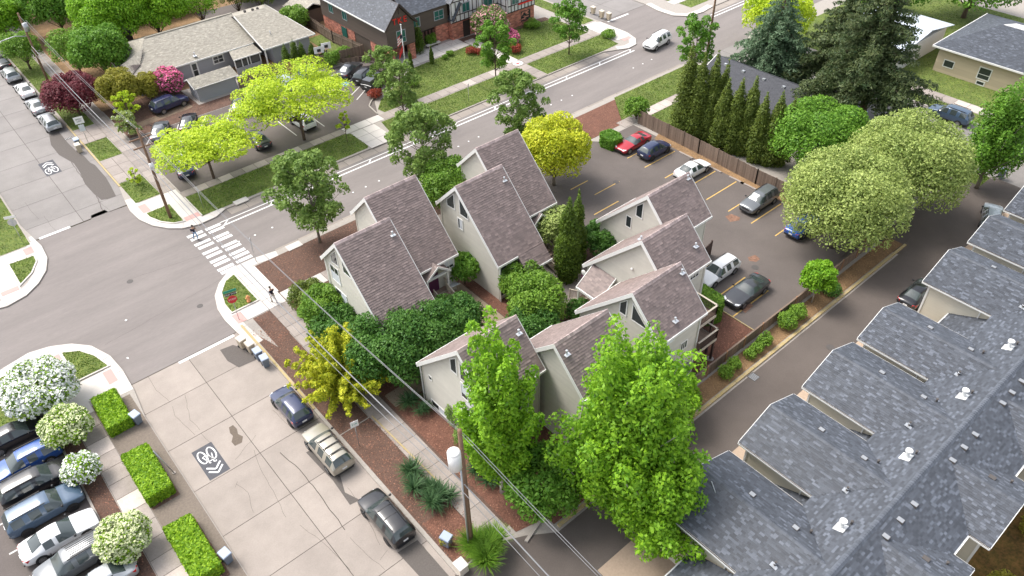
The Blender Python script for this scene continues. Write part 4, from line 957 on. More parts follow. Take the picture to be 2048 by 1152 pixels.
def xgable(xl, xr, yfront, yend, sgn, zE=ZE):
    """cross gable: ridge along y from yfront to where it meets the main slope (sgn +1 front, -1 back)"""
    xc = (xl+xr)/2; half = (xr-xl)/2; zr = zE+half*P_*0.98
    # y where ridge height meets main slope / where the eave meets it
    y_r = YV-(zr-ZE)/P_ if sgn > 0 else YB+(zr-ZE)/P_
    y_e = YV if sgn > 0 else YB
    gr = MB(); 
    for sx in (-1,1):
        n = Vector((sx*P_,0,1)); gr.slab([(xc+sx*half,yfront,zE),(xc+sx*half,y_e,zE),(xc,y_r,zr),(xc,yfront,zr)], n, .16)
    g = part('gable_roof', gr, MATS['roof_deck'], b_)
    L = math.hypot(half, zr-zE)
    for sx in (-1,1):
        v = Vector((-sx*half,0,zr-zE)); u = Y if sx > 0 else -Y
        pl = Plane((xc+sx*half,0,zE+.02), u, v); s = 1 if sx > 0 else -1
        pg = [(s*yfront,0),(s*y_e,0),(s*y_r,L),(s*yfront,L)]
        a = sum(pg[i][0]*pg[(i+1)%4][1]-pg[(i+1)%4][0]*pg[i][1] for i in range(4))
        if a < 0: pg = pg[::-1]
        mb = MB(); shingles(mb, pl, pg, **SH); q = part('shingles', mb, MATS['roof_slate'], g); q['kind'] = 'stuff'
    cap = MB(); y0, y1 = min(yfront,y_r), max(yfront,y_r)
    for i in range(int((y1-y0)/.2)):
        a = y0+i*.2; cap.hexa([(xc-.15,a,zr-.02),(xc+.15,a,zr-.02),(xc+.15,a+.21,zr-.02),(xc-.15,a+.21,zr-.02),(xc-.03,a,zr+.06),(xc+.03,a,zr+.06),(xc+.03,a+.21,zr+.07),(xc-.03,a+.21,zr+.07)], random.uniform(.8,1.3))
    part('ridge_cap', cap, MATS['roof_slate'], g)
    gt = MB()
    for sx in (-1,1):
        xe = xc+sx*half; a, c = min(yfront,y_e), max(yfront,y_e); gt.box(min(xe,xe+sx*.11),max(xe,xe+sx*.11),a,c,zE-.14,zE-.02)
        gt.hexa([(xe,yfront,zE-.24),(xe,yfront+sgn*.04,zE-.24),(xc,yfront+sgn*.04,zr-.24),(xc,yfront,zr-.24),(xe,yfront,zE+.02),(xe,yfront+sgn*.04,zE+.02),(xc,yfront+sgn*.04,zr+.03),(xc,yfront,zr+.03)])
    part('gutter', gt, MATS['gutter_white'], g)
    gi = MB()
    for sx in (-1,1):
        xe = xc+sx*half; gi.box(min(xe+sx*.02,xe+sx*.09),max(xe+sx*.02,xe+sx*.09),min(yfront,y_e)+.03,max(yfront,y_e)-.03,zE-.03,zE-.015)
    part('gutter_trough', gi, MATS['iron_dark'], g)
    # walls under the gable
    wx0, wx1 = xl+.35, xr-.35; yw = yfront-sgn*.55; lo, hi = (YV-1.0, yw) if sgn > 0 else (yw, YB+1.0)
    if sgn < 0: wx0, wx1 = xl+.35, xr-.35
    zt = zE-.1
    jobs = [(PX(wx0), [(-hi,.12),(-lo,.12),(-lo,zt),(-hi,zt)], []), (PXp(wx1), [(lo,.12),(hi,.12),(hi,zt),(lo,zt)], [])]
    fp = [(wx0,.12),(wx1,.12),(wx1,zt),(xc,zr-.3),(wx0,zt)]
    if sgn > 0: jobs.append((PYp(hi), [(-x,z) for x,z in fp][::-1], []))
    else: jobs.append((PY(lo), fp, []))
    siding_part(b_, jobs, 'vinyl_cream', .115, out=.012, tv=.015)
    cb = MB()
    for cx in (wx0, wx1): 
        cy = hi if sgn > 0 else lo; cb.box(cx-.07,cx+.07,cy-.07,cy+.07,.12,zt)
    part('corner_trim', cb, MATS['gutter_white'], b_)
    if sgn > 0:
        part('garage_door', MB().box(xc-1.3,xc+1.3,hi+.01,hi+.05,.12,2.3), MATS['gutter_white'], b_)
        dn = MB().box(wx0-.1,wx0-.02,9.9,9.98,.2,zt); part('downspout', dn, MATS['gutter_white'], b_)
    return g, xc, zr, y_r
for xl, xm, xr in GA:
    g, xc, zr, yr_ = xgable(xl, xr, YF, YV, 1)
    half = (xr-xl)/2
    zl_ = lambda x: ZE+(half-abs(x-xc))*P_*.98
    for dx, dy in ((.95,11.3),(.95,8.3)):
        x_, z_ = xc+dx, zl_(xc+dx); mb = MB().box(x_-.16,x_+.16,dy-.2,dy+.2,z_,z_+.13); part('box_vent', mb, MATS['iron_dark'], g)
        part('vent_cap', MB().box(x_-.13,x_+.13,dy-.17,dy+.17,z_+.131,z_+.15), MATS['steel_grey'], g)
    vent_pipe(g, xc+1.5, 7.6, zl_(xc+1.5), .3, False, 'iron_dark')
    vent_pipe(g, xc-1.7, 7.8, zl_(xc-1.7)+.02, .25, True, 'vent_metal')
    part('pipe_boot', MB().tube([(xc-1.7,7.8,zl_(xc-1.7)),(xc-1.7,7.8,zl_(xc-1.7)+.4)],.075,8), MATS['iron_dark'], g)
    # big white flue on the main slope
    x_, y_ = xc+2.9, 6.6; z_ = ZE+(YV-y_)*P_
    f = MB().slab([(x_-.35,y_-.3,z_+.17),(x_+.3,y_-.3,z_+.17),(x_+.3,y_+.3,z_-.09),(x_-.35,y_+.3,z_-.09)], (0,P_,1), .03).tube([(x_,y_,z_),(x_,y_,z_+.55)],.13,12); f.tube([(x_,y_,z_+.55),(x_,y_,z_+.68)],.22,14)
    part('flue_cap', f, MATS['gutter_white'], roof); vent_pipe(roof, x_+.55, y_-.3, z_+.15, .25, False, 'iron_dark')
for x_ in (31.0,32.6,34.2,38.9,40.4,41.9,45.8,47.2,48.7,53.6,55.2,56.8,62,63.6):
    y_ = YR-.75; z_ = ZE+(y_-YB)*P_; e_ = part('box_vent', MB().box(x_-.16,x_+.16,y_-.22,y_+.2,z_-.05,z_+.15), MATS['iron_dark'], roof)
    part('vent_cap', MB().box(x_-.14,x_+.14,y_-.2,y_+.18,z_+.151,z_+.17), MATS['steel_grey'], b_)
# lean-to entry roofs in the gaps
for i in range(len(GA)-1):
    xa, xb = GA[i][2]-.32, GA[i+1][0]+.32
    y0, y1 = 9.15, 11.9; z0, z1 = 4.3, 3.1
    lr = part('entry_roof', MB().slab([(xa,y1,z1),(xb,y1,z1),(xb,y0,z0),(xa,y0,z0)], (0,(z0-z1)/(y1-y0),1), .15), MATS['roof_deck'], b_)
    slope(lr, xa, xb, y1, z1+.004, y0, z0+.004, 'roof_slate', **SL)
    part('gutter', MB().box(xa,xb,y1,y1+.1,z1-.13,z1-.01), MATS['gutter_white'], lr)
    siding_part(b_, [(PYp(9.0), [(-xb,.12),(-xa,.12),(-xa,4.9),(-xb,4.9)], [])], 'vinyl_cream', .115, out=.012, tv=.015)
lr = part('entry_roof', MB().slab([(15.8,12.1,3.1),(23.9,12.1,3.1),(23.9,9.0,4.35),(15.8,9.0,4.35)], (0,.4,1), .15), MATS['roof_deck'], b_)
slope(lr, 15.8, 23.9, 12.1, 3.104, 9.0, 4.354, 'roof_slate', **SL); part('gutter', MB().box(15.8,23.9,12.1,12.2,2.96,3.09), MATS['gutter_white'], lr)
part('rear_wall', MB().box(16,91,1.9,2.0,.1,4.9).box(16,91,8.7,8.8,.1,4.9), MATS['vinyl_cream'], b_)
part('chimney_mast', MB().tube([(26.2,12.6,6.0),(26.6,13.4,6.4)],.03,6), MATS['vent_metal'], b_)
for xl, xr in ((24.4,30.9),(33.0-.1,38.6),(40.9,46.4),(48.5,54.2),(56.4,62),(64,70)):
    pass
for xl, xr in ((27.5,33.85),(35.85,41.9),(43.4,49.4),(51.2,57.2),(59,65)):
    g, xc, zr, yr_ = xgable(xl, xr, 0.35, YB, -1)
    half = (xr-xl)/2; zl_ = lambda x: ZE+(half-abs(x-xc))*P_*.98
    x_ = xc+1.0; z_ = zl_(x_); part('box_vent', MB().box(x_-.15,x_+.15,2.2,2.6,z_,z_+.14), MATS['iron_dark'], g); vent_pipe(g, xc+1.9, 1.5, zl_(xc+1.9), .25, False, 'iron_dark')
part('rear_gutter', MB().box(27,66,1.48,1.6,ZE-.15,ZE-.02), MATS['gutter_white'], b_)
# rear garden kerb line of the building
kerb('garden_path_edge', [(22,-3.6),(40,-4.4),(60,-4.8)], 0.3, .1, .22, 'concrete_new')
# ---------------------------------------------------------------- grey bungalow and its shed
M('roof_tan', (0.36,0.33,0.275), 0.8, n=0.14, sc=10, tone=True)
M('siding_grey', (0.34,0.345,0.36), 0.75, tone=True, n2=.04)
M('siding_brown', (0.105,0.078,0.062), 0.75, tone=True, n2=.06)
M('brick_red', (0.50,0.20,0.14), 0.85, n=0.25, sc=9, tone=True)
M('stucco_white', (0.72,0.70,0.68), 0.85, n=.03)
M('timber_dark', (0.045,0.03,0.026), 0.7)
M('wood_fence', (0.20,0.145,0.11), 0.85, tone=True, n=.15, sc=6)
M('wood_fence_warm', (0.36,0.19,0.10), 0.85, tone=True, n=.15, sc=6)
M('roof_charcoal', (0.05,0.052,0.062), 0.65, tone=True, n=.1, sc=12)
M('siding_tan', (0.56,0.46,0.33), 0.75, tone=True)
M('wall_yellow', (0.55,0.47,0.25), 0.8, n=.08, sc=4)
M('roof_cream', (0.70,0.66,0.55), 0.8, n=.06, sc=3)
def roof_face(parent, pts, mat='roof_tan', th=.16, name=None, **kw):
    """pts in 3-D, first edge is the eave; returns slab with shingles as sub-part"""
    P = [Vector(p) for p in pts]; u = (P[1]-P[0]).normalized(); n = sum(((P[i+1]-P[0]).cross(P[(i+2)%len(P)]-P[0]) for i in range(len(P)-2)), Vector()).normalized()
    if n.z < 0: n = -n; u = -u; o = P[1]
    else: o = P[0]
    v = n.cross(u); pl = Plane(o+n*.006, u, v)
    d = part(name or 'roof', MB().slab(pts, n, th), MATS['roof_deck'], parent)
    q = [((p-o).dot(u), (p-o).dot(v)) for p in P]
    a = sum(q[i][0]*q[(i+1)%len(q)][1]-q[(i+1)%len(q)][0]*q[i][1] for i in range(len(q)))
    if a < 0: q = q[::-1]
    mb = MB(); k = dict(exp=.16, dark=.82, light=1.2, pl_light=.1, wmin=.22, wmax=.4); k.update(kw); shingles(mb, pl, q, **k)
    s = part('shingles', mb, MATS[mat], d); s['kind'] = 'stuff'; return d
def walls(parent, x0, x1, y0, y1, z0, z1, mat, exp=.2, name='wall', tv=.03):
    j = [(PX(x0), [(-y1,z0),(-y0,z0),(-y0,z1),(-y1,z1)], []), (PXp(x1), [(y0,z0),(y1,z0),(y1,z1),(y0,z1)], []),
         (PY(y0), [(x0,z0),(x1,z0),(x1,z1),(x0,z1)], []), (PYp(y1), [(-x1,z0),(-x0,z0),(-x0,z1),(-x1,z1)], [])]
    part('wall_core', MB().box(x0+.02,x1-.02,y0+.02,y1-.02,z0,z1-.01), MATS[mat], parent)
    return siding_part(parent, j, mat, exp, name, .015, tv=tv)
def fascia(parent, pts, h=.18, w=.06, mat='white_trim'):
    mb = MB()
    for a, b in zip(pts, pts[1:]): mb.bar((a[0],a[1],a[2]-h/2), (b[0],b[1],b[2]-h/2), w, h)
    part('gutter', mb, MATS[mat], parent)
g_ = thing('bungalow', 'grey single storey house with wide tan shingle roof behind the pink blossom shrub', 'house', (31,105,0))
walls(g_, 23.1, 38.4, 101.7, 112, .1, 2.65, 'siding_grey')
walls(g_, 40.7, 46.3, 98.5, 111.5, .1, 2.7, 'siding_grey'); walls(g_, 38.4, 40.7, 102.6, 111.5, .1, 2.7, 'siding_grey')
roof_face(g_, [(22.4,101.1,2.75),(39.6,101.1,2.75),(39.6,107.4,4.95),(27.2,107.4,4.95)])
roof_face(g_, [(39.6,113.7,2.75),(22.4,113.7,2.75),(27.2,107.4,4.95),(39.6,107.4,4.95)])
roof_face(g_, [(22.4,113.7,2.75),(22.4,101.1,2.75),(27.2,107.4,4.95)])
roof_face(g_, [(39.2,97.9,2.78),(47.0,97.9,2.78),(43.6,105.6,5.15),(39.2,105.6,5.15)])
roof_face(g_, [(47.0,97.9,2.78),(47.0,113.0,2.78),(43.6,105.6,5.15)])
roof_face(g_, [(47.0,113.0,2.78),(39.2,113.0,2.78),(39.2,105.6,5.15),(43.6,105.6,5.15)])
roof_face(g_, [(35.0,98.7,2.3),(39.1,98.7,2.3),(39.1,101.15,2.65),(35.6,101.15,2.65)], name='porch_roof_face')
roof_face(g_, [(22.5,101.6,3.0),(22.5,103.4,3.9),(26.2,105.6,4.35),(24.4,102.9,3.55)], name='dormer_roof')
roof_face(g_, [(22.5,105.3,3.2),(26.2,105.6,4.35),(22.5,103.4,3.95)], name='dormer_roof')
part('dormer_gable', MB().slab([(22.6,101.7,2.85),(22.6,105.0,2.85),(22.6,103.4,3.85)], (-1,0,0), .1), MATS['white_trim'], g_)
fascia(g_, [(22.4,113.7,2.78),(22.4,101.05,2.78),(39.2,101.05,2.78)]); fascia(g_, [(39.15,97.85,2.82),(47.05,97.85,2.82),(47.05,113,2.82)]); fascia(g_, [(39.15,97.9,2.85),(39.15,105.6,5.22)], .2, .07); fascia(g_, [(35.0,98.65,2.33),(39.1,98.65,2.33)], .14)
fascia(g_, [(27.2,107.4,5.06),(39.6,107.4,5.06)], .1, .2, 'roof_tan'); 
part('porch_wall', MB().box(35.2,38.9,98.85,98.95,.1,1.0), MATS['siding_grey'], g_)
b = MB()
for x_ in (35.2,36.2,37.0,37.4,38.85): b.box(x_-.05,x_+.05,98.85,98.95,1.0,2.2)
part('porch_post', b, MATS['white_trim'], g_); part('porch_screen', MB().box(35.2,38.9,98.98,99.0,1.0,2.2), MATS['window_glass'], g_)
part('porch_pillar', MB().box(39.35,39.5,98.1,98.25,.1,2.6), MATS['white_trim'], g_)
window(g_, PY(101.68), [(33.3,1.2),(34.9,1.2),(34.9,2.35),(33.3,2.35)], fw=.15, mull=(.5,), hmull=(.5,)); window(g_, PY(101.68), [(30.2,.2),(31.2,.2),(31.2,2.35),(30.2,2.35)], fw=.2, hmull=(.5,), name='glazed_door')
window(g_, PY(98.48), [(43.2,1.1),(44.3,1.1),(44.3,2.4),(43.2,2.4)], fw=.15, hmull=(.5,)); window(g_, PY(101.68), [(25.5,1.1),(27.3,1.1),(27.3,2.3),(25.5,2.3)], fw=.15, mull=(.5,))
for x_, y_ in ((41.1,106.2),(42.2,106.0),(42.9,105.9)): part('turbine_vent', MB().ball((x_,y_,5.2),.22,.22,.2,8,5), MATS['iron_dark'], g_)
vent_pipe(g_, 31.2, 101.7, 3.1, .5, True); vent_pipe(g_, 41.6, 100.3, 3.6, .35, False); vent_pipe(g_, 23.2, 106.5, 3.3, .8, False)
s_ = thing('garden_shed', 'small grey shed with tan shingle roof at the edge of the parking lot', 'shed', (30.7,96,0))
walls(s_, 28.1, 33.3, 94.9, 97.6, .1, 2.0, 'siding_grey')
roof_face(s_, [(27.8,94.6,2.05),(33.7,94.6,2.05),(33.5,96.2,2.9),(27.6,96.2,2.9)]); roof_face(s_, [(33.7,97.8,2.05),(27.5,97.8,2.05),(27.6,96.2,2.9),(33.5,96.2,2.9)])
fascia(s_, [(27.8,94.58,2.08),(33.7,94.58,2.08)], .1, .05); fascia(s_, [(27.7,94.6,2.05),(27.6,96.2,2.92),(27.5,97.8,2.05)], .14, .05)
part('shed_sign', MB().box(33.32,33.36,94.6,95.2,1.5,2.1), MATS['white_trim'], s_)

# ---------------------------------------------------------------- brown and half-timbered house with red letters
t_ = thing('letter_house', 'large brown sided house with dark roof, brick base and red letters on its gable', 'house', (60,90,0))
WX0, WX1, WY = 51.75, 56.15, 86.5
ZE2, ZR2, XC2 = 5.5, 8.35, 53.95
def tri_wall(x0, x1, y, z0, ze, zr, mat, fn=PY, exp=.28):
    siding_part(t_, [(fn(y), [(x0,z0),(x1,z0),(x1,ze),((x0+x1)/2,zr),(x0,ze)], [])], mat, exp, 'wall', .03, tv=.06)
tri_wall(WX0, WX1, WY, 2.55, 5.35, 8.0, 'siding_brown')
siding_part(t_, [(PX(WX0), [(-104,2.55),(-WY,2.55),(-WY,5.4),(-104,5.4)], []), (PXp(WX1), [(WY,2.55),(90,2.55),(90,5.4),(WY,5.4)], [])], 'siding_brown', .28, 'wall', .03, tv=.06)
part('wall_core', MB().box(WX0+.03,WX1-.03,WY+.03,104,2.5,5.4), MATS['siding_brown'], t_)
part('overhang_soffit', MB().box(WX0+.02,WX1-.02,WY+.02,90,2.42,2.5), MATS['timber_dark'], t_)
def brickwork(name, x0, x1, y0, y1, z0, z1, parent=t_):
    mb = MB(); h = .2; k = int(math.ceil((z1-z0)/h))
    for i in range(k):
        a, c = z0+i*h, min(z0+(i+1)*h, z1)-.012
        for (p, q, ax) in ((x0,x1,0),(y0,y1,1)):
            n = max(1, int((q-p)/.42)); off = (i%2)*.5
            for j in range(-1, n+1):
                s0 = max(p, p+(q-p)*(j+off)/n); s1 = min(q, p+(q-p)*(j+1+off)/n)-.012
                if s1-s0 < .04: continue
                tn = random.uniform(.65,1.35); d = random.uniform(0,.02)
                if ax == 0: mb.box(s0,s1,y0-.02-d,y0,a,c,tn)
                else: mb.box(x0-.02-d,x0,s0,s1,a,c,tn)
    part('wall_core', MB().box(x0+.001,x1,y0+.001,y1,z0,z1), M('mortar', (.42,.30,.25), .9), parent)
    o = part(name, mb, MATS['brick_red'], parent); o['kind'] = 'stuff'; return o
brickwork('brick_pier', 51.8, 52.7, 86.6, 87.2, .1, 2.5); brickwork('brick_pier', 55.2, 56.1, 86.6, 87.2, .1, 2.5)
brickwork('brick_wall', 51.85, 56.0, 89.2, 91.2, .1, 2.5); brickwork('brick_wall', 51.85, 55, 95.4, 104, .1, 2.5)
part('side_door_panel', MB().box(51.88,55,91.2,95.4,.1,2.5), MATS['siding_brown'], t_)
part('green_glass_door', MB().box(51.72,51.8,97.4,98.8,.3,2.3), M('glass_green', (.03,.13,.11), .15), t_)
for ya, yb in ((96.6,97.9),(100.4,101.6)): window(t_, PX(WX0-.03), [(-yb,3.6),(-ya,3.6),(-ya,4.9),(-yb,4.9)], fw=.07, mull=(.5,), frame='siding_grey', pane='glass_green')
window(t_, PY(WY-.03), [(53.2,3.0),(54.7,3.0),(54.7,4.75),(53.2,4.75)], fw=.1, mull=(.5,), hmull=(.4,), frame='siding_grey', pane='glass_green')
SLT = dict(exp=.18, dark=.7, light=1.5, pl_light=.12)
roof_face(t_, [(WX0-.4,104.5,5.3),(WX0-.4,WY-.35,5.3),(XC2,WY-.35,ZR2),(XC2,104.5,ZR2)], 'roof_slate', **SLT)
roof_face(t_, [(WX1+.4,WY-.35,5.3),(WX1+.4,104.5,5.3),(XC2,104.5,ZR2),(XC2,WY-.35,ZR2)], 'roof_slate', **SLT)
fascia(t_, [(WX0-.42,WY-.38,5.38),(XC2,WY-.38,ZR2+.08),(WX1+.42,WY-.38,5.38)], .2, .08, 'timber_dark'); fascia(t_, [(WX0-.44,WY-.3,5.38),(WX0-.44,104.5,5.38)], .15, .1)
part('gable_slot', MB().box(53.9,54.0,WY-.08,WY-.03,6.9,7.7), MATS['timber_dark'], t_)
for i, ch in enumerate('TKE'):
    o = text_obj('gable_letter', ch, 1.15, (XC2-.85+i*.85-t_.location.x, WY-.1-t_.location.y, 6.05), (R(90),0,0), M('letter_red', (.75,.03,.02), .5), t_, .05)
# main block
walls(t_, 56.2, 63.4, 88.6, 97, 2.6, 5.3, 'siding_brown', .28, tv=.06); brickwork('brick_wall', 61.2, 63.4, 88.7, 90, .1, 2.6)
part('garage_recess', MB().box(56.3,61.2,89.2,89.4,.1,2.6), MATS['timber_dark'], t_); part('carport_post', MB().box(58.7,58.9,88.7,88.9,.1,2.6), MATS['timber_dark'], t_)
for x_ in (59.0,59.6,60.2,60.8): part('lattice_panel', MB().box(x_,x_+.3,88.95,89.05,.4,2.2), M('lattice_brown', (.12,.05,.045), .7), t_)
roof_face(t_, [(56.3,88.2,5.4),(64.2,88.2,5.4),(64.2,93,8.3),(56.3,93,8.3)], 'roof_slate', **SLT); roof_face(t_, [(64.2,97.8,5.4),(56.3,97.8,5.4),(56.3,93,8.3),(64.2,93,8.3)], 'roof_slate', **SLT)
window(t_, PY(88.57), [(61.0,3.4),(62.7,3.4),(62.7,4.8),(61.0,4.8)], fw=.1, mull=(.5,), hmull=(.35,), frame='siding_grey', pane='glass_green'); window(t_, PY(88.57), [(57.2,3.4),(58.6,3.4),(58.6,4.8),(57.2,4.8)], fw=.1, mull=(.5,), frame='siding_grey', pane='glass_green')
# half-timbered wing
def timber_wall(x0, x1, y, z0, z1, panels, gable=None, fn=None):
    part('plaster_wall', MB().box(x0, x1, y, y+.3, z0, z1), MATS['stucco_white'], t_)
    b = MB(); 
    for z_ in (z0+.06, z0+1.0, z1-.06): b.box(x0, x1, y-.05, y, z_-.06, z_+.06)
    for i in range(panels+1):
        x_ = x0+(x1-x0)*i/panels; b.box(max(x0,x_-.06), min(x1,x_+.06), y-.045, y, z0, z1)
    part('timber_beam', b, MATS['timber_dark'], t_)
for (x0,x1,y_,n_) in ((63.4,68.0,87.7,6),(68.0,71.6,87.3,5),(71.6,76.9,85.0,8)):
    timber_wall(x0, x1, y_, 2.6, 5.6, n_); brickwork('brick_wall', x0+.05, x1-.05, y_+.12, y_+3, .1, 2.58)
part('plaster_wall', MB().box(71.6,71.9,85.3,88,2.6,5.6).box(76.6,76.9,85.3,90,2.6,5.6), MATS['stucco_white'], t_)
b = MB()
for y_ in (85.3,86.4,87.3): b.box(71.55,71.6,y_,y_+.12,2.6,5.6)
b.box(71.55,71.6,85.3,87.3,3.5,3.62); part('timber_beam', b, MATS['timber_dark'], t_)
for xa, xb, y_ in ((65.3,66.7,87.65),(68.9,70.6,87.25),(72.3,73.7,84.95),(74.5,76.0,84.95)): window(t_, PY(y_-.03), [(xa,3.7),(xb,3.7),(xb,5.1),(xa,5.1)], fw=.1, mull=(.5,), frame='siding_grey', pane='glass_green')
part('front_door', MB().box(65.4,66.6,87.7,87.79,.1,2.4), MATS['timber_dark'], t_); window(t_, PY(85.1), [(74.2,.7),(76.1,.7),(76.1,2.2),(74.2,2.2)], fw=.12, hmull=(.5,), frame='brown_trim')
part('red_ledge', MB().box(73.6,76.8,84.75,84.94,3.45,3.6), MATS['letter_red'], t_)
for xc, hw, y_, zr in ((65.7,2.3,87.4,8.2),(74.2,2.8,84.7,8.6)):
    roof_face(t_, [(xc-hw-.3,96,5.5),(xc-hw-.3,y_,5.5),(xc,y_,zr),(xc,96,zr)], 'roof_slate', **SLT); roof_face(t_, [(xc+hw+.3,y_,5.5),(xc+hw+.3,96,5.5),(xc,96,zr),(xc,y_,zr)], 'roof_slate', **SLT)
    part('plaster_wall', MB().slab([(xc-hw,y_+.3,5.6),(xc+hw,y_+.3,5.6),(xc,y_+.3,zr-.25)], (0,-1,0), .2), MATS['stucco_white'], t_)
roof_face(t_, [(68.1,87,5.6),(71.5,87,5.6),(71.5,93,8.4),(68.1,93,8.4)], 'roof_slate', **SLT)
part('rear_block', MB().box(56.2,76,92,97,.1,5.3), MATS['siding_brown'], t_)
sw = roof_face(t_, [(63.3,87.2,3.0),(64.9,87.2,3.0+2.4),(64.9,88.6,5.4),(63.3,88.6,3.0)][::1], 'roof_slate', name='swept_roof', **SLT)
o = thing('stone_bench', 'pale stone bench in front of the brown house beside the terrace', 'bench', (60.0,88.2,.12))
part('seat', MB().box(58.9,61.3,87.8,88.3,.5,.6), MATS['concrete_new'], o); part('leg', MB().box(59.2,59.4,87.85,88.25,.12,.5), MATS['concrete_walk'], o); part('leg', MB().box(60.8,61.0,87.85,88.25,.12,.5), MATS['concrete_walk'], o)
o = struct('entry_medallion', MB().prism(arc(65.3,75.6,.72,0,345,20), zs(7), zs(8)), MATS['paint_white']); part('medallion_triangle', MB().prism([(65.05,75.9),(65.75,75.5),(65.0,75.25)], zs(8), zs(8)+.01), M('medallion_red', (.5,.10,.10), .8), o)

# ---------------------------------------------------------------- other buildings
d_ = thing('dark_roof_house', 'house with plain charcoal roof and four small vents behind the clipped conifers', 'house', (76.5,46,0))
walls(d_, 73.2, 80.4, 39.6, 51.6, .1, 2.6, 'siding_tan', .2)
roof_face(d_, [(72.4,52.3,2.7),(72.4,38.8,2.7),(77.6,38.8,5.2),(77.6,52.3,5.2)], 'roof_charcoal', dark=.9, light=1.1); roof_face(d_, [(81.3,38.8,3.4),(81.3,52.3,3.4),(77.6,52.3,5.2),(77.6,38.8,5.2)], 'roof_charcoal', dark=.9, light=1.1)
for y_ in (50.3,47.7,44.8,42.1): part('roof_vent_box', MB().box(76.6,76.9,y_-.17,y_+.17,4.75,4.98), MATS['vent_metal'], d_)
fascia(d_, [(72.36,38.8,2.74),(72.36,52.35,2.74)], .16, .08); fascia(d_, [(72.4,38.76,2.75),(77.6,38.76,5.22),(81.3,38.76,3.42)], .2, .07); fascia(d_, [(72.4,52.34,2.75),(77.6,52.34,5.22)], .2, .07)
window(d_, PX(73.18), [(-50.5,1.0),(-49.3,1.0),(-49.3,2.2),(-50.5,2.2)]); window(d_, PX(73.18), [(-44.5,1.0),(-43.3,1.0),(-43.3,2.2),(-44.5,2.2)])
n_ = thing('tan_house', 'tan house with horizontal siding and grey hip roof across the street at upper right', 'house', (110,30,0))
walls(n_, 104.0, 118, 20, 36.6, .1, 3.4, 'siding_tan', .42, tv=.08)
roof_face(n_, [(103.3,37.3,3.5),(103.3,19.3,3.5),(110.5,24,5.6),(110.5,32.5,5.6)], 'roof_slate', **SLT); roof_face(n_, [(118.7,37.3,3.5),(103.3,37.3,3.5),(110.5,32.5,5.6)], 'roof_slate', **SLT); roof_face(n_, [(118.7,19.3,3.5),(118.7,37.3,3.5),(110.5,32.5,5.6),(110.5,24,5.6)], 'roof_slate', **SLT)
fascia(n_, [(118.7,37.33,3.54),(103.27,37.33,3.54),(103.27,19.3,3.54)], .2, .1)
part('white_roof_panel', MB().slab([(110.6,24,5.65),(115.5,24,4.4),(115.5,32.4,4.4),(110.6,32.4,5.65)], (.26,0,1), .08), MATS['stucco_white'], n_)
window(n_, PX(103.98), [(-31.2,.9),(-29.6,.9),(-29.6,2.5),(-31.2,2.5)], fw=.12, hmull=(.4,)); window(n_, PX(103.98), [(-35.6,1.0),(-34.2,1.0),(-34.2,2.0),(-35.6,2.0)], fw=.1)
window(n_, PX(103.98), [(-31.0,.14),(-29.9,.14),(-29.9,.75),(-31.0,.75)], fw=.12, name='basement_window')
w_ = thing('white_roof_building', 'low building with pale metal roof glimpsed through the big conifer', 'building', (107,44,0))
part('wall', MB().box(99.5,112,39.5,49,.1,2.9), MATS['stucco_white'], w_); part('metal_roof', MB().slab([(99,39,3.0),(99,49.6,3.0),(106,49.6,4.2),(106,39,4.2)],(-.17,0,1),.1).slab([(113,39,3.0),(113,49.6,3.0),(106,49.6,4.2),(106,39,4.2)],(.17,0,1),.1), M('metal_pale', (.62,.68,.76), .35), w_)
part('seam_rail', MB().bar((106,39,4.25),(106,49.6,4.25),.2,.06), MATS['white_trim'], w_)
y_ = thing('yellow_house', 'pale yellow house with cream roof half hidden behind trees at the top edge', 'house', (37,127,0))
walls(y_, 33.2, 41, 124.6, 134, .1, 2.6, 'wall_yellow', .3); part('roof', MB().slab([(32.5,124,2.7),(41.6,124,2.7),(41.6,129,4.2),(32.5,129,4.2)],(0,-.3,1),.15).slab([(32.5,134.6,2.7),(41.6,134.6,2.7),(41.6,129,4.2),(32.5,129,4.2)],(0,.3,1),.15), MATS['roof_cream'], y_)
window(y_, PX(33.18), [(-129,1.0),(-127.6,1.0),(-127.6,2.2),(-129,2.2)])
h_ = thing('brown_shed', 'brown shed with grey roof beside the large brown house', 'shed', (51.8,109,0))
walls(h_, 49.8, 54.2, 107.4, 111.5, .1, 2.2, 'siding_brown', .28); roof_face(h_, [(49.3,111.9,2.2),(49.3,107.0,2.2),(52.0,107.0,3.3),(52.0,111.9,3.3)], 'roof_tan'); roof_face(h_, [(54.7,107.0,2.2),(54.7,111.9,2.2),(52.0,111.9,3.3),(52.0,107.0,3.3)], 'roof_tan')
fascia(h_, [(49.2,106.97,2.2),(52,106.97,3.32),(54.7,106.97,2.2)], .16, .06)
q_ = thing('garden_hut', 'small dark hut with flat roof under the trees at upper left', 'hut', (26,118,0))
part('wall', MB().box(24.2,28.4,118,122,.1,2.3), MATS['siding_brown'], q_); part('roof', MB().slab([(23.8,117.6,2.4),(28.8,117.6,2.4),(28.8,122.4,2.7),(23.8,122.4,2.7)],(0,0,1),.15), MATS['roof_charcoal'], q_); part('door', MB().box(25.6,26.6,117.94,117.99,.1,2.1), MATS['timber_dark'], q_)
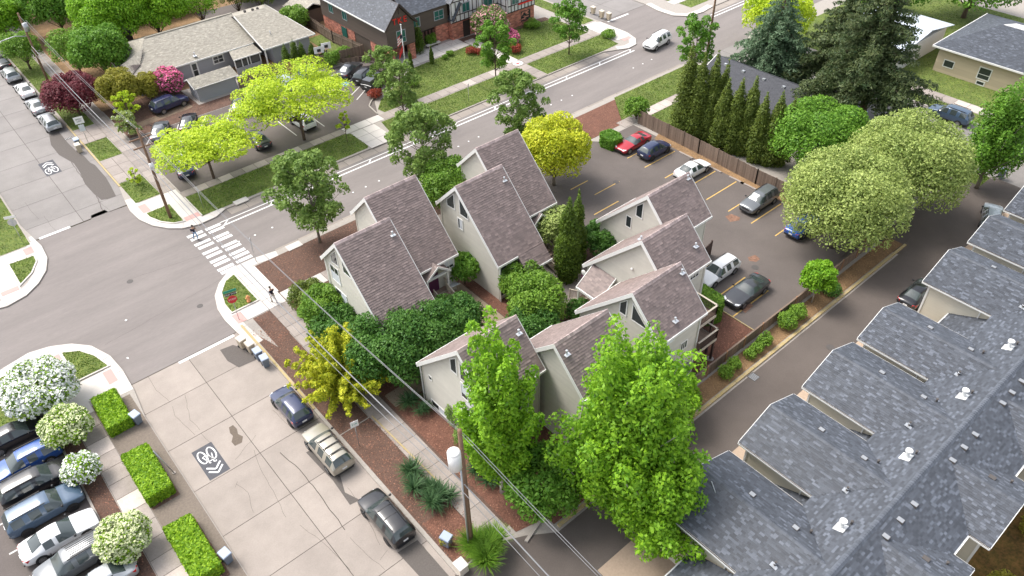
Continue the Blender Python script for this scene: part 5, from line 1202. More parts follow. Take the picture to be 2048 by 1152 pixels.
# ---------------------------------------------------------------- fences
def fence(label, pts, h=1.8, mat='wood_fence', bay=2.4, postmat=None, picket=.14, lean=0, group=None, name='wooden_fence', cap=False):
    c = pts[0]; e = thing(name, label, 'fence', (c[0],c[1],.12), 0, group)
    for a, b in zip(pts, pts[1:]):
        a, b = Vector(a), Vector(b); L = (b-a).length; n = max(1, round(L/bay)); d = (b-a)/L; nrm = Vector((-d.y, d.x))
        for i in range(n):
            p, q = a+d*(L*i/n+.06), a+d*(L*(i+1)/n-.06); mb = MB(); m = int((q-p).length/picket)
            for k in range(m):
                u, v = p+(q-p)*(k/m)+d*.006, p+(q-p)*((k+1)/m)-d*.006; t = nrm*.012
                mb.prism([tuple(u-t),tuple(v-t),tuple(v+t),tuple(u+t)], .13, .12+h+random.uniform(-.03,.02), tone=random.uniform(.75,1.25))
            for z_ in (.12+h*.2, .12+h*.8): mb.bar((p.x+nrm.x*.05,p.y+nrm.y*.05,z_),(q.x+nrm.x*.05,q.y+nrm.y*.05,z_),.04,.09)
            if cap: mb.bar((p.x,p.y,.14+h),(q.x,q.y,.14+h),.14,.04)
            o = part('fence_panel', mb, MATS[mat], e); o['kind'] = 'stuff'
        for i in range(n+1):
            p = a+d*(L*i/n); part('fence_post', MB().box(p.x-.055,p.x+.055,p.y-.055,p.y+.055,.1,.12+h+.08), MATS[postmat or mat], e)
    return e
fence('low brown fence with orange posts between mulch and driveway', [(33.5,22.0),(55.5,22.1),(63.4,22.2)], 1.15, 'wood_fence', 2.45, 'wood_fence_warm', cap=True)
fence('tall weathered brown fence along the parking bays below the conifers', [(64.9,53.2),(64.7,44),(64.3,36),(64.3,22.4)], 1.8, 'wood_fence', 2.4)
fence('dark grey brown fence between grey bungalow and brown house', [(50.9,91.9),(50.2,99),(50.6,106.5),(50.6,113)], 1.8, 'wood_fence')
fence('brown fence with open rails right of the grey shed', [(33.5,94.7),(38.6,95.6),(40.0,94.6)], 1.5, 'wood_fence', 2.0)
fence('patched fence with new orange boards behind the blue dumpster', [(40.2,94.5),(42.5,93.4)], 1.7, 'wood_fence_warm', 2.2)
fence('weathered fence behind the basketball hoops', [(42.6,93.4),(50.8,92.0)], 1.7, 'wood_fence', 2.2)
fence('reddish brown fence enclosing a corner by the large conifer', [(73.2,32.2),(76.2,31.0),(76.0,28.2),(72.6,29.0)], 1.7, 'wood_fence_warm', 2.0)
fence('short dark low fence beside the basement stair of the brown house', [(47.6,92.2),(51.0,90.4),(51.4,88.4)], .7, 'wood_fence', 2.0)
o = thing('brick_steps', 'brown railing at the basement steps beside the brown house', 'railing', (50.9,88.8,.12)); r = MB(); rail(r, (49.6,90.9,0), (51.5,88.2,0), .12, .8); part('railing', r, MATS['deck_brown'], o)
# ---------------------------------------------------------------- vehicles
M('tyre_black', (0.02,0.02,0.02), 0.85)
M('rim_alloy', (0.42,0.43,0.45), 0.35, metal=0.8)
M('rim_dark', (0.05,0.05,0.055), 0.4, metal=0.5)
M('trim_black', (0.018,0.018,0.02), 0.5)
M('car_glass', (0.05,0.065,0.065), 0.04, spec=1.0)
M('lamp_red', (0.55,0.02,0.02), 0.25, coat=.5)
M('lamp_clear', (0.75,0.77,0.8), 0.15, coat=.6)
M('plate_white', (0.7,0.7,0.7), 0.5)
def paint_mat(name, col, metal=.0, rough=.28): return M('paint_'+name, col, rough, metal=metal, coat=.8, n=.02, sc=8)
PAINTS = dict(black=paint_mat('car_black',(.012,.012,.015)), white=paint_mat('car_white',(.82,.82,.82)), silver=paint_mat('car_silver',(.42,.44,.46),.35), grey=paint_mat('car_grey',(.16,.17,.18),.3),
   tan=paint_mat('car_tan',(.36,.33,.27),.3), navy=paint_mat('car_navy',(.02,.03,.085),.1), blue=paint_mat('car_blue',(.025,.09,.33),.1), slate=paint_mat('car_slate',(.07,.115,.18),.2), red=paint_mat('car_red',(.42,.015,.03),.1),
   darkgrey=paint_mat('car_darkgrey',(.055,.058,.065),.3), silverblue=paint_mat('car_silverblue',(.30,.35,.40),.3))
S_ = lambda x, zl, zb, zt, wt, w=1.0: (x, zl, zb, zt, wt, w)
TYPES = {
 'sedan': dict(W=.91, st=[S_(2.36,.36,.55,.6,.55,.80),S_(2.25,.22,.62,.70,.60,.92),S_(1.5,.2,.76,.86,.66),S_(.95,.19,.86,.97,.64),S_(.20,.19,.90,1.40,.56),S_(-.18,.19,.915,1.45,.56),S_(-.27,.19,.92,1.45,.56),S_(-.95,.19,.93,1.40,.54),S_(-1.68,.2,.94,1.04,.62),S_(-2.2,.25,.90,1.0,.62,.93),S_(-2.36,.4,.74,.8,.55,.84)],
   wind=(3,4), rear=(7,8), side=[(3,4),(4,5),(6,7)], wb=(1.42,-1.36)),
 'coupe': dict(W=.93, st=[S_(2.4,.36,.55,.6,.55,.80),S_(2.28,.22,.64,.72,.62,.92),S_(1.4,.2,.80,.88,.68),S_(.7,.19,.88,.97,.66),S_(-.05,.19,.90,1.30,.55),S_(-.5,.19,.93,1.34,.54),S_(-.58,.19,.93,1.34,.54),S_(-1.0,.19,.96,1.28,.52),S_(-1.75,.2,.98,1.04,.64),S_(-2.3,.25,.93,1.0,.66,.93),S_(-2.44,.4,.74,.84,.6,.86)],
   wind=(3,4), rear=(7,8), side=[(3,4),(4,5),(6,7)], wb=(1.48,-1.42)),
 'suv': dict(W=.94, st=[S_(2.36,.38,.7,.78,.6,.82),S_(2.25,.26,.84,.94,.66,.94),S_(1.6,.25,.95,1.07,.72),S_(1.1,.25,1.02,1.13,.70),S_(.50,.25,1.04,1.62,.62),S_(.05,.25,1.05,1.69,.63),S_(-.04,.25,1.05,1.69,.63),S_(-1.0,.25,1.07,1.69,.62),S_(-1.10,.25,1.07,1.69,.62),S_(-1.95,.26,1.09,1.64,.60),S_(-2.28,.3,1.05,1.18,.66,.96),S_(-2.36,.42,.8,.9,.62,.88)],
   wind=(3,4), rear=(9,10), side=[(3,4),(4,5),(6,7),(8,9)], wb=(1.42,-1.38)),
 'wagon': dict(W=.91, st=[S_(2.4,.36,.6,.66,.58,.80),S_(2.28,.22,.70,.78,.62,.92),S_(1.55,.2,.84,.93,.68),S_(1.0,.2,.91,1.02,.66),S_(.30,.2,.93,1.46,.58),S_(-.05,.2,.94,1.52,.58),S_(-.14,.2,.94,1.52,.58),S_(-1.0,.2,.95,1.52,.58),S_(-1.1,.2,.95,1.52,.58),S_(-2.0,.22,.98,1.45,.56),S_(-2.36,.28,.92,1.04,.64,.95),S_(-2.44,.42,.74,.84,.58,.86)],
   wind=(3,4), rear=(9,10), side=[(3,4),(4,5),(6,7),(8,9)], wb=(1.48,-1.42)),
 'hatch': dict(W=.88, st=[S_(2.08,.36,.58,.64,.55,.80),S_(1.97,.22,.70,.78,.60,.92),S_(1.35,.2,.84,.94,.66),S_(.92,.2,.90,1.02,.64),S_(.25,.2,.93,1.48,.56),S_(-.12,.2,.94,1.54,.57),S_(-.2,.2,.94,1.54,.57),S_(-.95,.2,.96,1.53,.56),S_(-1.0,.2,.96,1.53,.56),S_(-1.62,.22,.99,1.46,.54),S_(-1.98,.28,.95,1.06,.62,.95),S_(-2.08,.42,.74,.84,.58,.86)],
   wind=(3,4), rear=(9,10), side=[(3,4),(4,5),(6,7),(8,9)], wb=(1.27,-1.25)),
 'pickup': dict(W=.97, st=[S_(2.75,.45,.85,.92,.7,.86),S_(2.62,.36,1.0,1.08,.76,.95),S_(1.9,.36,1.08,1.16,.80),S_(1.4,.36,1.12,1.2,.78),S_(.85,.36,1.12,1.78,.64),S_(.3,.36,1.13,1.84,.64),S_(.2,.36,1.13,1.84,.64),S_(-.55,.36,1.13,1.82,.63),S_(-.75,.36,1.14,1.22,.80),S_(-2.5,.36,1.14,1.20,.84),S_(-2.7,.4,1.12,1.17,.82,.97),S_(-2.76,.5,1.0,1.05,.8,.92)],
   wind=(3,4), rear=(7,8), side=[(3,4),(4,5),(6,7)], wb=(1.75,-1.7)),
}
def wheel_meshes():
    t = MB(); n = 22; prof = [(.21,-.11),(.31,-.115),(.335,-.08),(.335,.08),(.31,.115),(.21,.11)]
    for i in range(n):
        for k in range(len(prof)-1):
            a, b = 2*math.pi*i/n, 2*math.pi*(i+1)/n; (r0,y0),(r1,y1) = prof[k], prof[k+1]
            t.add([(r0*math.cos(a),y0,r0*math.sin(a)),(r0*math.cos(b),y0,r0*math.sin(b)),(r1*math.cos(b),y1,r1*math.sin(b)),(r1*math.cos(a),y1,r1*math.sin(a))], [(0,1,2,3)])
    r = MB(); r.tube([(0,.085,0),(0,.09,0)], .06, 10)
    for i in range(10):
        a = 2*math.pi*i/10; c, s = math.cos(a), math.sin(a); c2, s2 = -s*.025, c*.025
        r.hexa([(c*.04-c2,.07,s*.04-s2),(c*.04+c2,.07,s*.04+s2),(c*.225+c2,.07,s*.225+s2),(c*.225-c2,.07,s*.225-s2),(c*.04-c2,.1,s*.04-s2),(c*.04+c2,.1,s*.04+s2),(c*.225+c2,.1,s*.225+s2),(c*.225-c2,.1,s*.225-s2)])
    for i in range(n):
        a, b = 2*math.pi*i/n, 2*math.pi*(i+1)/n
        r.add([(.2*math.cos(a),.11,.2*math.sin(a)),(.2*math.cos(b),.11,.2*math.sin(b)),(.235*math.cos(b),.112,.235*math.sin(b)),(.235*math.cos(a),.112,.235*math.sin(a))], [(3,2,1,0)])
    d = MB(); d.tube([(0,.03,0),(0,.05,0)], .215, 20)
    return t.mesh('tyre', MATS['tyre_black']), r.mesh('rim', MATS['rim_alloy']), r.mesh('rim_black', MATS['rim_dark']), d.mesh('hub', MATS['trim_black'])
TYRE, RIM, RIMB, HUB = wheel_meshes()
def build_type(tn):
    T = TYPES[tn]; W = T['W']; st = T['st']; n = len(st); V = []; F = []; mi = []
    for (x, zl, zb, zt, wt, wf) in st:
        w = W*wf; ring = [(0,zl),(w*.86,zl),(w*.985,zl+.13),(w,(zl+zb)*.55),(w*.96,zb),(wt,zt-.055),(wt*.5,zt-.005),(0,zt)]
        ring = ring+[(-y,z) for y, z in ring[-2:0:-1]]
        for y, z in ring: V.append((x,y,z))
    m = 14
    for i in range(n-1):
        for k in range(m):
            a, b = i*m+k, i*m+(k+1)%m; F.append((a, b, b+m, a+m))
            seg = k if k < 7 else 13-k       # 0..6
            idx = 0
            if (i,i+1) == T['wind'] and seg in (5,6): idx = 1
            elif (i,i+1) == T['rear'] and seg in (5,6): idx = 2
            elif (i,i+1) in T['side'] and seg == 4: idx = 3
            elif seg in (0,): idx = 4
            elif seg == 1 and tn in ('suv','pickup'): idx = 4
            mi.append(idx)
    F.append(tuple(range(m))[::-1]); mi.append(0); F.append(tuple((n-1)*m+k for k in range(m))); mi.append(0)
    me = bpy.data.meshes.new('cage'); me.from_pydata(V, [], F)
    for i in range(5): me.materials.append(None)
    me.polygons.foreach_set('material_index', mi)
    o = bpy.data.objects.new('cage', me); COL.objects.link(o); md = o.modifiers.new('s', 'SUBSURF'); md.levels = 2
    cre = me.attributes.new('crease_edge', 'FLOAT', 'EDGE'); me.update()
    ek = {tuple(sorted(e.vertices)): e.index for e in me.edges}
    for i in range(n-1):          # longitudinal crease on the belt line and the lower edge
        for k, c in ((4,.55),(10,.55),(5,.3),(9,.3),(1,.5),(13,.5)): cre.data[ek[tuple(sorted((i*m+k,(i+1)*m+k)))]].value = c
    for i in T['wind']+T['rear']:
        for k in (4,5,6,7,8,9): cre.data[ek[tuple(sorted((i*m+k,i*m+k+1)))]].value = .45
    dg = bpy.context.evaluated_depsgraph_get(); ev = o.evaluated_get(dg); em = ev.to_mesh()
    vv = np.empty(len(em.vertices)*3); em.vertices.foreach_get('co', vv); vv = vv.reshape(-1,3)
    groups = {i: [] for i in range(5)}
    for p in em.polygons: groups[p.material_index].append(tuple(p.vertices))
    ev.to_mesh_clear(); bpy.data.objects.remove(o, do_unlink=True)
    parts = {}
    def sub(faces, name, mat, smooth=True, push=0):
        used = sorted({v for f in faces for v in f}); ix = {v: i for i, v in enumerate(used)}; b = MB()
        b.add([tuple(vv[v]) for v in used], [tuple(ix[v] for v in f) for f in faces]); return b.mesh(name, mat, smooth)
    res = [('body', sub(groups[0], 'body', PAINTS['black']), True), ('windscreen', sub(groups[1], 'windscreen', MATS['car_glass']), False), ('rear_window', sub(groups[2], 'rear_window', MATS['car_glass']), False), ('underbody', sub(groups[4], 'underbody', MATS['trim_black']), False)]
    # side windows: split by side and by bay
    for sg in (1,-1):
        for a, b in T['side']:
            xa, xb = st[b][0], st[a][0]
            fs = [f for f in groups[3] if (np.mean([vv[v][1] for v in f])*sg > 0) and xa-.08 <= np.mean([vv[v][0] for v in f]) <= xb+.08 and (xa+.0 <= np.mean([vv[v][0] for v in f]) < xb+.0)]
            if fs: res.append(('side_window', sub(fs, 'side_window', MATS['car_glass']), False))
    zb = st[1][2]; xf = st[0][0]; xr = st[-1][0]
    def P(nm, mb, mat, smooth=False): res.append((nm, mb.mesh(nm, mat, smooth), False))
    zh = st[1][2]; zr = st[-2][2]
    for sg in (1,-1):
        P('headlight', MB().hexa([(xf-.03,sg*.50,zh-.12),(xf-.22,sg*.80,zh-.12),(xf-.45,sg*.835,zh-.06),(xf-.12,sg*.45,zh-.02),(xf-.06,sg*.50,zh-.0),(xf-.24,sg*.80,zh+.02),(xf-.45,sg*.82,zh+.06),(xf-.2,sg*.45,zh+.05)]), MATS['lamp_clear'])
        P('taillight', MB().hexa([(xr+.02,sg*.55,zr-.22),(xr+.22,sg*.84,zr-.22),(xr+.45,sg*.86,zr-.2),(xr+.2,sg*.5,zr-.2),(xr+.04,sg*.56,zr-.04),(xr+.2,sg*.84,zr-.02),(xr+.42,sg*.85,zr-.03),(xr+.2,sg*.5,zr-.03)]), MATS['lamp_red'])
        xm = st[3][0]-.12; zm = st[3][2]+.1
        P('mirror', MB().ball((xm,sg*(W+.1),zm),.09,.12,.08,8,5), MATS['trim_black'], True)
        for wx in T['wb']:
            P('wheel_arch', MB().tube([(wx,sg*(W-.10),.34),(wx,sg*(W+.004),.34)], .40, 20), MATS['trim_black'])
    P('grille', MB().box(xf-.1,xf+.012,-.42,.42,zh-.2,zh-.08), MATS['trim_black']); P('bumper', MB().box(xf-.3,xf+.02,-.6,.6,.3,.42), MATS['trim_black']); P('rear_bumper', MB().box(xr-.03,xr+.3,-.66,.66,.36,.5), MATS['trim_black'])
    P('licence_plate', MB().box(xr-.025,xr+.1,-.18,.18,zr-.33,zr-.21), MATS['plate_white'])
    if tn in ('suv','wagon'):
        zt = max(s[3] for s in st)
        for sg in (1,-1): P('roof_rail', MB().bar((.25,sg*.58,zt+.0),(-1.75,sg*.56,zt-.02),.04,.05), MATS['trim_black'])
    if tn == 'pickup':
        P('bed_canopy', MB().hexa([(-2.65,-.82,1.12),(-.8,-.82,1.12),(-.8,.82,1.12),(-2.65,.82,1.12),(-2.55,-.66,1.72),(-.85,-.66,1.78),(-.85,.66,1.78),(-2.55,.66,1.72)]), MATS['paint_car_darkgrey'])
    return res, T
BUILT = {}
def car(tn, paint, x, y, head, label, group=None, scale=1.0, rim='alloy', extra=None, cat='car'):
    if tn not in BUILT: BUILT[tn] = build_type(tn)
    res, T = BUILT[tn]
    zz = 0.0 if extra == 'road' else 0.13
    e = thing('parked_car' if extra != 'moving' else 'driving_car', label, cat, (x,y,zz if extra != 'moving' else 0.01), R(head), group); e.scale = (scale,)*3
    for nm, me, pt_ in res:
        o = bpy.data.objects.new(nm, me); COL.objects.link(o); o.parent = e
        if pt_: o.material_slots[0].link = 'OBJECT'; o.material_slots[0].material = PAINTS[paint]
    W = T['W']
    for wx in T['wb']:
        for sg in (1,-1):
            w = bpy.data.objects.new('wheel', HUB); COL.objects.link(w); w.parent = e; w.location = (wx, sg*(W-.085), .335); w.rotation_euler = (0,0,0 if sg > 0 else math.pi)
            for nm, me in (('tyre', TYRE), ('rim', RIM if rim == 'alloy' else RIMB)):
                o = bpy.data.objects.new(nm, me); COL.objects.link(o); o.parent = w
    return e
GS = 'cars parked along the side street'
def extra_box(e, nm, args, mat):
    o = bpy.data.objects.new(nm, MB().box(*args).mesh(nm, MATS[mat])); COL.objects.link(o); o.parent = e; return o
c = car('suv','black', 11.9, 28.0, 90, 'glossy black suv parked at the kerb nearest the transformer pole', GS, 1.0, 'dark', 'road')
for x_ in (.05,-.75): extra_box(c, 'roof_seam', (x_-.02,x_+.02,-.5,.5,1.66,1.70), 'trim_black')
c = car('suv','tan', 11.9, 35.6, 90, 'champagne suv with black roof rack bars parked behind the blue hatchback', GS, 1.02, 'alloy', 'road')
for x_ in (0.0,-.75,-1.45): extra_box(c, 'rack_bar', (x_-.035,x_+.035,-.6,.6,1.71,1.76), 'trim_black')
car('hatch','navy', 11.9, 41.1, 90, 'dark blue hatchback parked beside the yellow green feathery tree', GS, 1.03, 'dark', 'road')
GL = 'cars in the lot at lower left'
car('sedan','black', -5.0, 52.4, 0, 'black sedan under the white flowering tree', GL)
car('wagon','blue', -5.2, 49.2, 180, 'bright dark blue wagon between two black cars by the shrubs', GL)
car('suv','black', -5.1, 46.7, 0, 'black suv with red tail lamp next to the blue wagon', GL)
car('suv','slate', -5.3, 44.0, 0, 'slate blue suv between black suv and white sedan', GL, 1.04, 'dark')
car('sedan','white', -5.2, 41.2, 0, 'white sedan in the lower left lot beside the slate blue suv', GL, 1.02)
c = car('suv','grey', -5.0, 38.6, 180, 'dark grey suv with ribbed roof parked beside the white sedan', GL, 1.02)
for i in range(7): extra_box(c, 'roof_rib', (-1.7,.1,-.45+i*.15-.012,-.45+i*.15+.012,1.69,1.715), 'trim_black')
car('sedan','silver', -4.4, 36.0, 180, 'pale silver car cut off by the bottom edge, under the cream shrub', GL)
GU = 'cars parked on the upper side street'
car('sedan','black', 12.0, 124.6, 90, 'black car farthest up the side street at the left edge', GU, 1, 'alloy', 'road')
car('hatch','silver', 11.9, 119.4, 90, 'silver hatchback under the tree at the left edge', GU, 1.05, 'alloy', 'road')
car('sedan','white', 12.0, 113.2, 90, 'white sedan parked by the leaning street lamp pole', GU, 1, 'alloy', 'road')
car('sedan','silver', 11.8, 107.4, 90, 'silver sedan between white sedan and silver wagon', GU, 1, 'alloy', 'road')
car('wagon','silver', 11.8, 101.9, 90, 'silver wagon parked beside the dark red maple', GU, 1, 'alloy', 'road')
GT = 'cars in the upper parking lot'
car('suv','navy', 24.6, 95.9, 8, 'navy suv parked lengthwise left of the grey shed', GT)
car('sedan','grey', 21.0, 90.0, 62, 'grey sedan first in the row of the upper lot, rear to the aisle', GT)
car('sedan','black', 24.4, 89.7, 62, 'black sedan second in the row, partly under yellow green leaves', GT, .98)
car('sedan','black', 31.0, 89.6, 62, 'black sedan alone in front of the grey shed', GT)
car('hatch','darkgrey', 33.9, 89.3, 62, 'dark hatchback behind the crown of the yellow green tree', GT)
car('suv','silverblue', 38.4, 91.0, 80, 'silver suv beside the blue dumpster, seen through leaves', GT)
car('sedan','darkgrey', 46.6, 88.7, 28, 'dark grey sedan beside the basketball hoops', GT)
car('suv','black', 47.4, 85.8, 28, 'black suv next to the accessible parking symbol', GT, .98)
car('pickup','black', 47.6, 83.2, 20, 'black pickup with canopy behind the young lawn tree', GT, .95, cat='pickup truck')
car('sedan','navy', 19.8, 80.4, 80, 'dark blue car under the left yellow green tree', GT)
car('sedan','darkgrey', 28.8, 80.2, 88, 'dark grey car in shade between the two yellow green trees', GT)
car('hatch','white', 34.8, 80.4, 92, 'white car under the right yellow green tree', GT)
car('suv','white', 83.6, 66.6, 187, 'white suv driving on the main street near the far corner', None, 1.04, 'alloy', 'moving')
GP = 'cars in the lot with yellow lines'
car('coupe','red', 60.4, 50.0, 180, 'red coupe parked beside the round clipped bush', GP, .98)
car('hatch','navy', 61.0, 47.3, 0, 'dark blue hatchback parked next to the red coupe', GP, 1.02, 'dark')
car('sedan','white', 60.9, 41.8, 0, 'white sedan parked alone by the tall brown fence', GP)
car('suv','grey', 61.2, 33.4, 180, 'grey suv facing out with orange stains in front', GP, 1.0)
car('sedan','blue', 61.0, 28.0, 0, 'blue car almost hidden under the big pale green tree', GP)
car('wagon','white', 49.0, 29.2, 180, 'white wagon parked against the south houses', GP)
car('coupe','darkgrey', 48.7, 25.8, 180, 'charcoal muscle coupe with pale hood beside the clipped hedge', GP, 1.02)
car('sedan','black', 59.6, 15.6, 0, 'black sedan parked between the slate roof gables', None)
car('wagon','silverblue', 75.6, 16.4, 20, 'pale car between the farthest slate roof gables', None)
GR = 'cars on the street at upper right'
car('suv','slate', 92.9, 29.0, 90, 'blue grey suv parked by the lawn of the tan house', GR, 1.05, 'alloy', 'road')
car('sedan','darkgrey', 85.2, 31.6, -90, 'dark sedan with silver hood parked right of the big tree trunk', GR, 1.0, 'alloy', 'road')
car('suv','blue', 85.4, 38.0, -90, 'bright blue suv behind the leaning tree trunk', GR, 1.0, 'alloy', 'road')
car('pickup','darkgrey', 90.5, 20.0, 90, 'dark pickup mostly hidden behind the right green trees', GR, 1.0, 'alloy', 'road', cat='pickup truck')
# ---------------------------------------------------------------- trees and shrubs
M('bark_grey', (0.20,0.17,0.14), 0.9, n=.25, sc=6, bump=.4)
M('bark_brown', (0.13,0.09,0.065), 0.92, n=.3, sc=5, bump=.5)
M('bark_pale', (0.38,0.35,0.31), 0.85, n=.2, sc=6)
LM = dict(
 maple=leaf_mat('leaf_maple',(.060,.160,.008),(.20,.36,.018)), maple_deep=leaf_mat('leaf_maple_deep',(.045,.125,.012),(.13,.25,.025)),
 locust=leaf_mat('leaf_locust',(.17,.27,.012),(.44,.52,.025)), yellow=leaf_mat('leaf_yellow',(.20,.26,.012),(.50,.50,.035)),
 lime=leaf_mat('leaf_lime',(.12,.18,.008),(.46,.46,.03)), oak=leaf_mat('leaf_oak',(.06,.115,.02),(.17,.25,.055)),
 pale=leaf_mat('leaf_pale',(.095,.145,.03),(.34,.40,.12)), arb=leaf_mat('leaf_arb',(.045,.075,.012),(.15,.19,.03)),
 arb_dark=leaf_mat('leaf_arb_dark',(.03,.06,.008),(.11,.17,.015)), fir=leaf_mat('leaf_fir',(.025,.05,.018),(.10,.12,.045)),
 spruce=leaf_mat('leaf_spruce',(.045,.09,.045),(.15,.21,.12)), camellia=leaf_mat('leaf_camellia',(.022,.075,.012),(.09,.19,.03)),
 hedge=leaf_mat('leaf_hedge',(.07,.16,.006),(.26,.40,.02)), red=leaf_mat('leaf_red',(.055,.008,.014),(.16,.03,.04)),
 yucca=leaf_mat('leaf_yucca',(.02,.055,.02),(.07,.13,.05)), olive=leaf_mat('leaf_olive',(.12,.125,.012),(.30,.27,.04)),
 photinia=leaf_mat('leaf_photinia',(.11,.02,.015),(.30,.06,.03)), bush=leaf_mat('leaf_bush',(.05,.12,.012),(.16,.27,.03)))
M('petal_white', (.80,.82,.76), .7); M('petal_pink', (.75,.16,.33), .7); M('petal_cream', (.62,.66,.38), .7); M('petal_mix', (.62,.30,.33), .7); M('petal_red', (.5,.06,.05), .7)
def leaves(lobes, n, size, up=.3, flat=0.0, name='crown', mat=None, parent=None, off=(0,0,0), inner=.55, shape=(1.0,.55), tone_lobe=.25, kind='stuff', hang=0.0, tips=0.0):
    """leaf quads scattered through ellipsoid lobes (x,y,z,rx,ry,rz)"""
    L = np.array(lobes, float); A = (L[:,3]*L[:,4]+L[:,4]*L[:,5]+L[:,3]*L[:,5]); k = RNG.choice(len(L), n, p=A/A.sum())
    d = RNG.normal(size=(n,3)); d /= np.linalg.norm(d,axis=1)[:,None]; d[:,2] = np.where(d[:,2] < -.55, -d[:,2], d[:,2])
    r = inner+(1.08-inner)*RNG.random(n)**.45; c = L[k,:3]+d*L[k,3:6]*r[:,None]
    nr = d*(1-up)+RNG.normal(size=(n,3))*.55+np.array([0,0,up]); nr /= np.linalg.norm(nr,axis=1)[:,None]
    if flat: nr = nr*(1-flat)+np.array([0,0,flat]); nr /= np.linalg.norm(nr,axis=1)[:,None]
    a = np.cross(nr, RNG.normal(size=(n,3))); a /= np.linalg.norm(a,axis=1)[:,None]
    if hang: a = a*(1-hang)+np.array([0,0,-hang]); a /= np.linalg.norm(a,axis=1)[:,None]
    b = np.cross(nr, a); s = size*(.6+RNG.random(n)*.8); a *= (s*shape[0])[:,None]; b *= (s*shape[1])[:,None]; fold = nr*(s*.18)[:,None]
    V = np.stack([c-a*.5, c+b*.5-fold, c+a*.5, c-b*.5-fold], 1).reshape(-1,3)-np.array(off)
    lt = RNG.random(len(L))*tone_lobe; t = np.clip(lt[k]+RNG.random(n)*(1-tone_lobe)+tips*(r > .98), 0, 1.2)
    me = np_mesh(name, V, np.arange(4*n).reshape(n,4), t, [mat]); o = link(name, me, parent)
    if kind: o['kind'] = kind
    return o
def limb(mb, a, b, r0, r1, bend=.25, n=5):
    a, b = Vector(a), Vector(b); L = (b-a).length; j = Vector((random.uniform(-1,1),random.uniform(-1,1),random.uniform(-.3,.3)))*bend*L*.3
    P = [a+(b-a)*(i/n)+j*math.sin(math.pi*i/n) for i in range(n+1)]; mb.tube(P, [r0+(r1-r0)*i/n for i in range(n+1)], 6); return P
